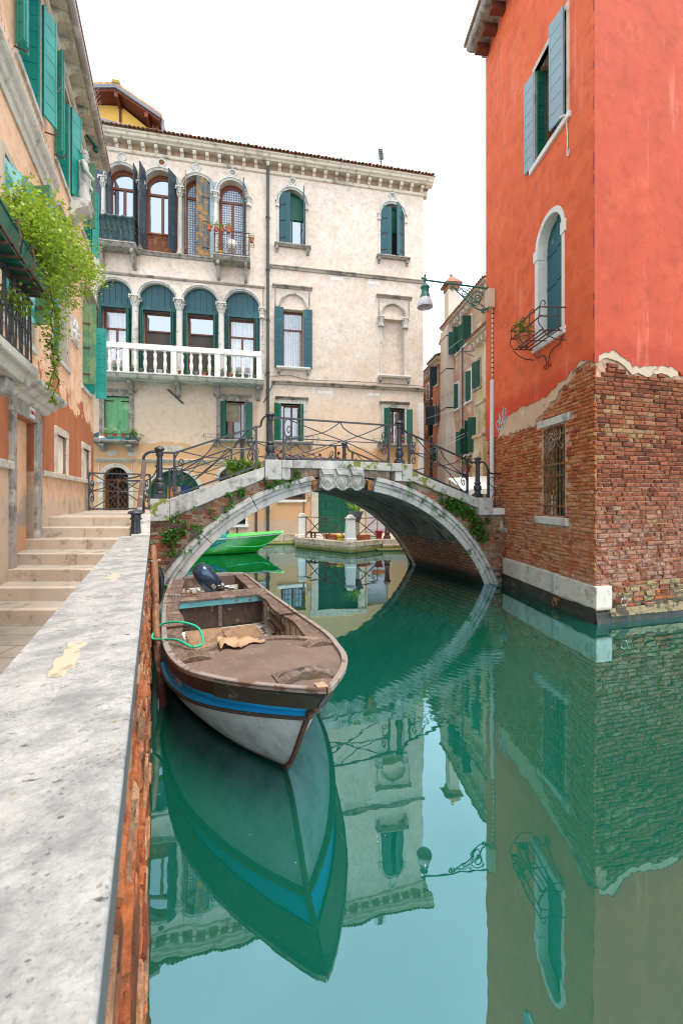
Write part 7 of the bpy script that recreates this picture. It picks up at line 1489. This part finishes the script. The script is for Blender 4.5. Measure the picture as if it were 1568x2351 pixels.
for sd_ in (1, -1): m.grid([row('low', sd_, -.016, .004), row('low', sd_, .010, 0), row('low', sd_, .012, .015), row('sheer', sd_, .012, -.035), row('sheer', sd_, .018, -.034)])
m.build('strake', wood_d, bt, smooth=30, recalc=False)
m = MB()
for sd_ in (1, -1): m.grid([row('sheer', sd_, .020, -.036), row('sheer', sd_, .024, -.004), row('sheer', sd_, .018, .002), row('sheer', sd_, -.03, .002), row('sheer', sd_, -.034, -.06)])
m.build('gunwale', gun_m, bt, smooth=30, recalc=False)
# stem bar, bow plate and bitt
m = MB(); P = [(lvl(n, 0)[0]-.005, -lerp_tab(CEN, lvl(n, 0)[0]), lvl(n, 0)[2]) for n in ('keel', 'wl', 'mid', 'under', 'rub', 'lip', 'low')]; m.tube(spline(P, 4), .022, 6); m.build('stem', M('rusty stem iron', (.10,.05,.03), .25, 7, [((.3,.13,.04), .6, 9)], bump=.4), bt, smooth=50)
m = MB()
for sd_ in (1, -1):
    R = []
    for f in (0, .33, .66, 1.0):
        r0 = row('low', sd_, .016, -.01); r1 = row('sheer', sd_, .026, -.012); n_ = 9; R.append([tuple(Vector(r0[i])*(1-f)+Vector(r1[i])*f) for i in range(n_)])
    m.grid(R)
m.build('bow_plate', M('brown copper plate', (.10,.068,.05), .25, 5, [((.22,.20,.17), .62, 6), ((.16,.07,.03), .6, 9)], rough=.4, bump=.2, metal=.35), bt, smooth=50, recalc=False)
# fore deck with coaming
def hw_in(s): 
    x = min(1, s/3.2); h = .845*(1-(1-x)**3.6); 
    return h*(1-.14*((s-3.4)/3.3)**2) if s > 3.4 else h
deck_end = lambda f: 1.80-.34*abs(f)**2.2+(.06*f)*-1
rows = []
for i in range(15):
    g_ = i/14; r = []
    for j in range(21):
        f = -1+2*j/20; s = .10+(deck_end(f)-.10)*g_; w_ = max(.01, hw_in(s)-.025); r.append((s, -(lerp_tab(CEN, s)+f*w_), lerp_tab(SHEER, s)-.035+.035*(1-f*f)))
    rows.append(r)
m = MB(); m.grid(rows); m.build('fore_deck', deck_m, bt, smooth=60, recalc=False)
m = MB(); P = [Vector(p) for p in rows[-1]]; A_, B_ = [], []
vs = []; 
for p in P: vs.append([(p.x-.03, p.y, p.z-.04), (p.x-.03, p.y, p.z+.025), (p.x+.05, p.y, p.z+.03), (p.x+.05, p.y, p.z-.12)])
m.grid(vs, close=True); m.build('coaming', wood_b, bt, smooth=30)
for sd_ in (-1, 1):
    p = P[0 if sd_ < 0 else -1]; m = MB(); pr = [(-.19, 0)] + [(-.19+.38*k/8, .075*sin(pi*k/8)**.7) for k in range(1, 8)] + [(.19, 0)]; m.M = Matrix.Translation((p.x, p.y+sd_*.17, p.z-.0)) @ Matrix.Rotation(pi/2 + sd_*.15, 4, 'Z'); m.prism(pr, -.07, .07); m.build('deck_block', wood_b, bt, bevel=.01)
m = MB(); m.M = Matrix.Translation((.33, .02, .895)) @ Matrix.Rotation(pi/2-.05, 4, 'Z'); pr = [(-.21, 0)] + [(-.21+.42*k/10, .085*sin(pi*k/10)**.8) for k in range(1, 10)] + [(.21, 0)]; n = len(pr)
m.add([(x*1.0, -.24, z*.12-.02) for x, z in pr] + [(x, -.03, z) for x, z in pr] + [(x*.92, .05, z*.96) for x, z in pr], [tuple(range(n))] + [(a*n+i, a*n+i+1, (a+1)*n+i+1, (a+1)*n+i) for a in (0, 1) for i in range(n-1)] + [tuple(range(3*n-1, 2*n-1, -1))]); m.build('bow_bitt', M('grey cracked bitt timber', (.23,.165,.13), .2, 4, [((.05,.035,.03), .56, 8)], bump=.6, grain=((.10,.07,.055), 4, (1, 6, 22))), bt, smooth=30)
m = MB(); m.M = Matrix.Translation((.265, -.01, .90)); m.add([(0, -.055, -.01), (0, .055, -.01), (.0, .05, .03), (0, .02, .052), (0, -.03, .05), (0, -.05, .025)], [(0,1,2,3,4,5)]); bp = m.build('bitt_plate', M('greenish bronze plate', (.17,.12,.06), .2, 6, [((.2,.3,.27), .66, 9)], rough=.4, metal=.4, bump=.2), bt, recalc=False); q = bp.modifiers.new('t', 'SOLIDIFY'); q.thickness = .008
m = MB(); m.bar((.25, -.02, .905), (.03, .02, .962), .075, .012); m.build('bow_strap', M('pale leather strap', (.45,.30,.19), .1, 5, bump=.2), bt, bevel=.003)
def hull_w(s, z):
    V = []
    for n_ in ('keel', 'wl', 'mid', 'under', 'low', 'sheer'):
        L = LEV[n_]; x = max(0, min(1, (s-L[0])/L[1])); h = L[2]*(1-(1-x)**L[3]); h *= 1-.14*(max(0, s-3.4)/3.3)**2; V.append((lerp_tab(SHEER, s)-L[4] if L[4] is not None else L[5], h))
    return lerp_tab(V, z)
# cockpit: lining, ribs, side decks, floor, bulkhead, thwart
m = MB()
for sd_ in (1, -1):
    R = []
    for z in (.06, .14, .25, .38, .54):
        R.append([(s, -(lerp_tab(CEN, s)+sd_*(hull_w(s, z)-.04)), min(z, lerp_tab(SHEER, s)-.05)) for s in [1.62+k*.17 for k in range(31)]])
    m.grid(R)
    if sd_ > 0: m.grid([R[0], [(x, -(2*lerp_tab(CEN, x))-y, z) for x, y, z in R[0]]])
m.build('lining', peel_m, bt, smooth=60, recalc=False)
for sd_ in (1, -1):
    for k in range(17):
        s = 1.80+k*.29; c = lerp_tab(CEN, s); m = MB(); m.tube([(s, -(c+sd_*(hull_w(s, z)-.055)), z) for z in (.07, .2, .38, .53)], .022, 4); m.build('rib', peel_m, bt)
m = MB()
for sd_ in (1, -1):
    for z, s0, s1 in ((.40, 2.2, 4.6), (.27, 2.6, 4.6)):
        if sd_ > 0: m.bar((s0+.9, -(lerp_tab(CEN, s0+.9)+sd_*(hw_in(s0+.9)-.17)), z), (s1-.6, -(lerp_tab(CEN, s1)+sd_*(hw_in(s1)-.17)), z), .05, .07)
m.build('stringer', wood_b, bt, bevel=.006)
SEG = ((1.55, 3.02), (3.03, 4.62), (5.06, 6.68))
for sd_ in (1, -1):
    for a, b in SEG:
        m = MB(); R = [[], [], [], []]
        for k in range(9):
            s = a+(b-a)*k/8; c = lerp_tab(CEN, s); h = hw_in(s); wd = .20 if sd_ > 0 else .22
            wd += .03*sin(k*.8) if b < 5 else .02
            z = lerp_tab(SHEER, s)-.025
            for q, (dw, dz) in enumerate(((-.02, 0), (-wd, .0), (-wd, -.035), (-.02, -.035))): R[q].append((s, -(c+sd_*(h+dw)), z+dz))
        m.grid(R+[R[0]]); m.add([R[q][0] for q in range(4)] + [R[q][-1] for q in range(4)], [(0,1,2,3), (7,6,5,4)]); m.build('side_deck', wood_b, bt, smooth=30)
    for s in (3.02,): m = MB(); c = lerp_tab(CEN, s); h = hw_in(s); z = lerp_tab(SHEER, s); m.box(s-.03, s+.03, min(-(c+sd_*(h-.01)), -(c+sd_*(h-.30))), max(-(c+sd_*(h-.01)), -(c+sd_*(h-.30))), z-.03, z-.008); m.build('deck_strap', wood_d, bt)
m = MB(); m.box(1.95, 2.05, -.4, .4, .06, .10); m.build('floor_bearer', bulk_m, bt)
for y0, y1 in ((-.52, .02), (.03, .55)): m = MB(); m.box(1.9, 4.40+.05*(y0 > 0), y0, y1, .11, .135); m.build('floor_board', ply_m, bt, bevel=.004)
m = MB(); s = 4.66; m.prism([(-.70, .10), (.70, .10), (.72, .52), (-.72, .52)], 0, .03); 
for i in range(len(m.v)): x, y, z = m.v[i]; m.v[i] = (s+y, -x, z)
bh = m.build('bulkhead', bulk_m, bt); m = MB(); m.box(s-.025, s, -.03, .03, .10, .46); m.build('bulkhead_batten', wood_b, bh)
m = MB(); m.box(4.60, 5.06, -.83, .83, .545, .585); m.build('thwart', wood_b, bt, bevel=.008); m = MB(); m.box(4.615, 4.645, -.70, .70, .45, .543); m.build('painted_board', turq_p, bt, bevel=.004)
m = MB(); m.box(6.66, 6.74, -.80, .62, -.2, .56); tr_ = m.build('transom', wood_b, bt); m = MB(); m.prism([(-.62, .555), (.80, .555), (.78, .60), (.4, .625), (-.2, .625), (-.6, .60)], 0, .09); m.M = None
for i in range(len(m.v)): x, y, z = m.v[i]; m.v[i] = (6.655+y, -x, z)
m.build('transom_cap', gun_m, tr_, bevel=.006)
m = MB(); m.box(6.3, 6.34, -.6, .6, .33, .42); m.box(6.2, 6.24, -.6, .6, .12, .25); m.box(6.0, 6.3, .15, .2, .1, .42); m.build('stern_frame', peel_m, bt)
# the boat's painted name on the blue band
m = MB()
def band_pt(d):
    s = 2.05-d; x = (s-.25)/3.0; hw = (.837-.017)*(1-(1-min(1, x))**3.5); return Vector((s, lerp_tab(CEN, s)*-1+hw, lerp_tab(SHEER, s)-.225))
for i, ch_ in enumerate('LINO COAND'):
    if ch_ == ' ': continue
    p = band_pt(i*.058); q = band_pt(i*.058+.02); T_ = (q-p).normalized(); U = Vector((0, 0, 1)); N_ = T_.cross(U); 
    if N_.y < 0: N_ = -N_
    U = N_.cross(T_); R_ = Matrix((T_, U, N_)).transposed().to_4x4(); text_into(m, ch_, .085, .002, Matrix.Translation(p+N_*.012) @ R_)
m.build('boat_name', M('faded white lettering', (.45,.45,.47), .1, 9, bump=0), bt)
# ---- outboard motor, rag, hose, chain
om = thing('outboard_motor', 'blue grey outboard motor tilted up over the boat transom', 'outboard motor', bt.matrix_basis @ Vector((5.75, .0, .60)), bt.rotation_euler.z)
om.location = Matrix.Translation((-.093, 2.782, 0)) @ Matrix.Rotation(bt.rotation_euler.z, 4, 'Z') @ Vector((5.72, .06, .68))
R_ = Matrix.Rotation(radians(-36), 4, 'X') @ Matrix.Rotation(radians(-16), 4, 'Y')
m = MB(); m.M = R_; prof = [(-.20, .15, .14, 0), (-.16, .175, .17, 0), (-.05, .185, .20, 0), (.08, .18, .205, .01), (.20, .165, .19, .02), (.29, .135, .15, .03), (.325, .09, .10, .035), (.335, .0, .0, .035)]
rows = [[(cy+ry*(abs(cos(a))**.75)*(1 if cos(a) >= 0 else -1), rx*(abs(sin(a))**.75)*(1 if sin(a) >= 0 else -1), z) for a in [2*pi*k/28 for k in range(28)]] for z, rx, ry, cy in prof]
m.grid(rows, close=True); m.build('cowl', motor_m, om, smooth=50)
m = MB(); m.M = R_; rows = [[(x*1.02, y*1.02, z) for x, y, z in r] for r in [[(cy+ry*(abs(cos(a))**.75)*(1 if cos(a) >= 0 else -1), rx*(abs(sin(a))**.75)*(1 if sin(a) >= 0 else -1), z) for a in [2*pi*k/28 for k in range(28)]] for z, rx, ry, cy in [(-.30, .10, .10, 0), (-.27, .14, .14, 0), (-.19, .155, .15, 0), (-.15, .178, .175, 0)]]]; m.grid(rows, close=True); m.add(rows[0], [tuple(range(28))]); m.box(-.12, .06, -.215, -.17, -.12, .05) if 0 else None; m.build('lower_casing', motor_d, om, smooth=50)
m = MB(); m.M = R_; m.box(-.215, -.185, -.075, .075, -.14, .02); m.build('starter_panel', black, om, bevel=.02, seg=2); m = MB(); m.M = R_; m.box(-.225, -.20, -.035, .035, -.12, -.02); m.build('pull_handle', M('grey plastic', (.25,.26,.27), .05, 5, rough=.5, bump=.05), om, bevel=.008)
m = MB(); text_into(m, 'YAMAHA', .062, .003, R_ @ Matrix.Translation((-.03, .187, .02)) @ Matrix.Rotation(radians(6), 4, 'X') @ Matrix.Rotation(pi, 4, 'Z') @ Matrix.Rotation(pi/2, 4, 'X') @ Matrix.Rotation(pi/2, 4, 'Z')); m.build('lettering', M('silver lettering', (.6,.6,.62), .03, 5, rough=.4, bump=0), om)
m = MB(); m.M = R_; m.bar((.06, -.02, -.28), (.28, .0, -.62), .10, .14); m.bar((.05, -.06, -.3), (.05, -.06, -.5), .03, .08); m.bar((.02, .06, -.26), (-.02, .08, -.42), .05, .05); m.build('leg', motor_d, om, bevel=.015)
m = MB(); m.bar((-.12, -.16, -.12), (-.22, -.44, -.17), .05, .06); m.bar((-.10, -.30, -.14), (-.05, -.22, -.3), .04, .05); m.ell((-.15, -.24, -.10), (.05, .05, .05)); m.M = R_; m.tube([(-.05, .05, -.3), (-.14, .0, -.38), (-.05, -.08, -.42)], .022, 6); m.tube([(-.1, .09, -.27), (-.16, .07, -.33)], .03, 6); m.bar((-.12, -.1, -.3), (-.2, -.05, -.42), .03, .03); m.build('tiller_bracket', steel, om, bevel=.008)
rg = thing('rag', 'crumpled tan rag lying on the coaming of the brown boat', 'cloth', Matrix.Translation((-.093, 2.782, 0)) @ Matrix.Rotation(bt.rotation_euler.z, 4, 'Z') @ Vector((1.74, .22, .735)), bt.rotation_euler.z)
rows = []
for i in range(17):
    r = []
    for j in range(25):
        x = -.13+.26*i/16; y = .22-.46*j/24; taper = 1 if j < 12 else max(.22, 1-(j-12)/13*(.9+.2*sin(i)))
        x = x*taper + (.05*sin(j*.5)); z = .02+.055*abs(mnoise.fractal(Vector((x*11, y*9, 5)), 1, 2, 3))*(1.3 if j < 12 else .5)+.05*math.exp(-((x)**2+(y-.12)**2)/.006)
        r.append((x, y, z))
    rows.append(r)
m = MB(); m.grid(rows); o = m.build('cloth', rag_m, rg, smooth=60, recalc=False); q = o.modifiers.new('t', 'SOLIDIFY'); q.thickness = .008
def mpole(name, label, top, bot, r, mt=pole_m):
    t = thing(name, label, 'mooring pole', bot); T_ = Vector(top)-Vector(bot); P = []; R = []
    for k in range(13): f = k/12; P.append(T_*f+Vector((.010*sin(f*9), .008*sin(f*7+1), 0))); R.append(r*(1+.06*sin(f*17)+.05*(1-f)))
    m = MB(); m.tube(P, R, 14); m.build('shaft', mt, t, smooth=45); return t
mpole('mooring_pole', 'reddish brown wooden mooring pole leaning against the parapet, nearest the boat', (-2.345, 5.28, 1.61), (-1.80, 4.36, -.35), .042)
mpole('mooring_pole', 'dark shorter mooring pole behind the reddish one, with black plastic round it', (-2.62, 6.0, 1.30), (-2.50, 5.75, -.3), .045, M('dark wet timber', (.06,.035,.022), .25, 4, bump=.5))
bg_ = thing('plastic_bag', 'crumpled black plastic wrapped round the dark mooring pole', 'bag', (-2.56, 5.93, 1.0)); m = MB(); m.tube([(.02, -.02, -.25), (.05, 0, -.1), (.03, .01, .1), (.02, 0, .25)], [.03, .05, .045, .03], 9); 
for i in range(len(m.v)): v_ = Vector(m.v[i]); m.v[i] = tuple(v_+Vector((1, 1, 0))*mnoise.noise(v_*14)*.03)
m.build('bag', M('black plastic', (.012,.012,.014), .1, 5, rough=.3, bump=.6, bs=20), bg_, smooth=50)
hp = thing('pole_bracket', 'grey iron hoop holding the mooring pole to the parapet', 'bracket', (-2.36, 5.2, 1.44)); m = MB(); m.tube([(-.10, .05, 0), (-.02, -.05, 0), (.06, -.05, 0), (.09, .0, 0), (.14, .04, 0)], .012, 6); m.tube([(-.10, .09, 0), (.0, .07, 0), (.09, .04, 0)], .012, 6); m.build('hoop', steel, hp)
B2W = Matrix.Translation((-.093, 2.782, 0)) @ Matrix.Rotation(bt.rotation_euler.z, 4, 'Z')
hs = thing('mooring_hose', 'bright green hose looped round the mooring pole and tied to the boat', 'rope', (-2.07, 4.74, .60)); m = MB(); m.M = Matrix.Translation(-hs.location)
e1 = B2W @ Vector((1.90, .68, .72)); e2 = B2W @ Vector((2.35, .60, .70)); pc = Vector((-2.05, 4.78, .60))
m.tube(spline([e1, e1*.6+pc*.4+Vector((.0, -.03, .06)), pc+Vector((.02, -.075, .04)), pc+Vector((-.06, -.03, .05)), pc+Vector((-.055, .05, .10)), pc+Vector((.02, .08, .17)), e2*.5+pc*.5+Vector((.02, .03, .17)), e2+Vector((.03, 0, .08)), B2W @ Vector((1.98, .56, .72)), e1+Vector((.02, 0, 0))], 8), .0125, 8); m.build('hose', rope_m, hs, smooth=60)
chn = thing('chain', 'short galvanised chain with a pin lying on the left end of the boat thwart', 'chain', B2W @ Vector((4.95, .80, .60)), bt.rotation_euler.z); m = MB()
for k in range(6): c_ = Vector((-.02*k, -.05*k, .012)); m.tube([tuple(c_+Vector((.018*cos(a), .03*sin(a), .012*sin(a*2+k)))) for a in [2*pi*q/10 for q in range(10)]], .006, 5, closed=True)
m.build('links', steel, chn); m = MB(); m.bar((-.1, -.28, .015), (-.14, -.45, .015), .025, .02); m.build('pin', rust, chn)
# ---- the green boat beyond the arch
gbt = thing('green_boat', 'bright green motor boat moored under the palazzo beyond the arch', 'boat', PA.w(-7.32, 3.05, 0), PA.rz+pi)
GL = 5.6; gsh = [(0, .80), (1.5, .74), (3, .66), (5.6, .6)]
def grow(s0, Ln, W_, p, zf, sd_, dW=0, dz=0):
    out = []
    for i in range(21):
        s = s0+(GL-s0)*(i/20)**1.4; x = min(1, (s-s0)/Ln); out.append((s, sd_*max(.005, W_*(1-(1-x)**p)+dW), (lerp_tab(gsh, s)+zf if zf < 0.001 and zf > -.9 else zf-2)+dz))
    return out
m = MB()
for sd_ in (1, -1): m.grid([grow(1.35, 3.2, .62, 2, 1.8, sd_), grow(1.15, 3.0, .66, 2, 2.0, sd_), grow(.75, 2.8, .74, 2.2, 2.28, sd_), grow(.12, 2.8, .85, 2.2, -.06, sd_)])
m.build('hull', green_bt, gbt, smooth=25, recalc=False)
m = MB()
for sd_ in (1, -1): m.grid([grow(.10, 2.8, .86, 2.2, -.07, sd_, .012), grow(.06, 2.8, .87, 2.2, -.02, sd_, .012), grow(.06, 2.8, .86, 2.2, -.015, sd_, -.03)])
m.build('rub_strip', white_p, gbt, smooth=30, recalc=False)
R1 = grow(.0, 2.8, .86, 2.2, .0, 1); R2 = grow(.0, 2.8, .86, 2.2, .0, -1); m = MB(); m.grid([R1, [((a[0]+b[0])/2, 0, (a[2]+b[2])/2+.07) for a, b in zip(R1, R2)], R2]); m.build('deck', green_bd, gbt, smooth=50, recalc=False)
tp = thing('boat_cover', 'turquoise tarpaulin stretched over the stern half of the green boat', 'tarpaulin', gbt.location, gbt.rotation_euler.z); rows = []
for i in range(25):
    s = 2.25+(GL+.1-2.25)*i/24; h = .90; z0 = lerp_tab(gsh, s); r = []
    for j in range(33):
        f = -1+2*j/32; yy = f*h; zz = z0+.10+.12*(1-f*f)+.02*mnoise.noise(Vector((s*3, f*4, 2)))
        if abs(f) > .9: zz -= (abs(f)-.9)*3.6*(1+.25*sin(s*5)); yy = (1 if f > 0 else -1)*(.9*h+.02*sin(s*9))
        r.append((s, yy, zz))
    rows.append(r)
m = MB(); m.grid(rows); o = m.build('cover', tarp_t, tp, smooth=60, recalc=False); q = o.modifiers.new('t', 'SOLIDIFY'); q.thickness = .008
m = MB(); m.M = None; P = [(2.25, .9, .40), (1.6, .85, .33), (.9, .6, .34), (.35, .2, .55), (.1, .02, .70)]; m.tube(spline(P, 6), .008, 4); m.build('bow_line', rope_m, tp)
# specks of pollen and foam drifting on the water
m = MB()
for k in range(70):
    Y = random.uniform(2.2, 9); x = random.uniform(-.28*Y, .8*Y); r = random.uniform(.0012, .0030)
    if (Matrix.Identity(4) and -.42 < (x+.093)*.912+(Y-2.782)*.41+.0 < 1.1 and Y > 2.9 and x < .3): continue
    m.add([(x+r*cos(a), Y+r*sin(a)*1.3, .003) for a in (0, 1.3, 2.5, 3.8, 5.1)], [(0,1,2,3,4)])
o = m.build('floating_specks', M('pale floating specks', (.6,.62,.55), .1, 3, bump=0), None, recalc=False); tag(o, 'tiny pale specks drifting on the green canal water', 'debris', kind='stuff')
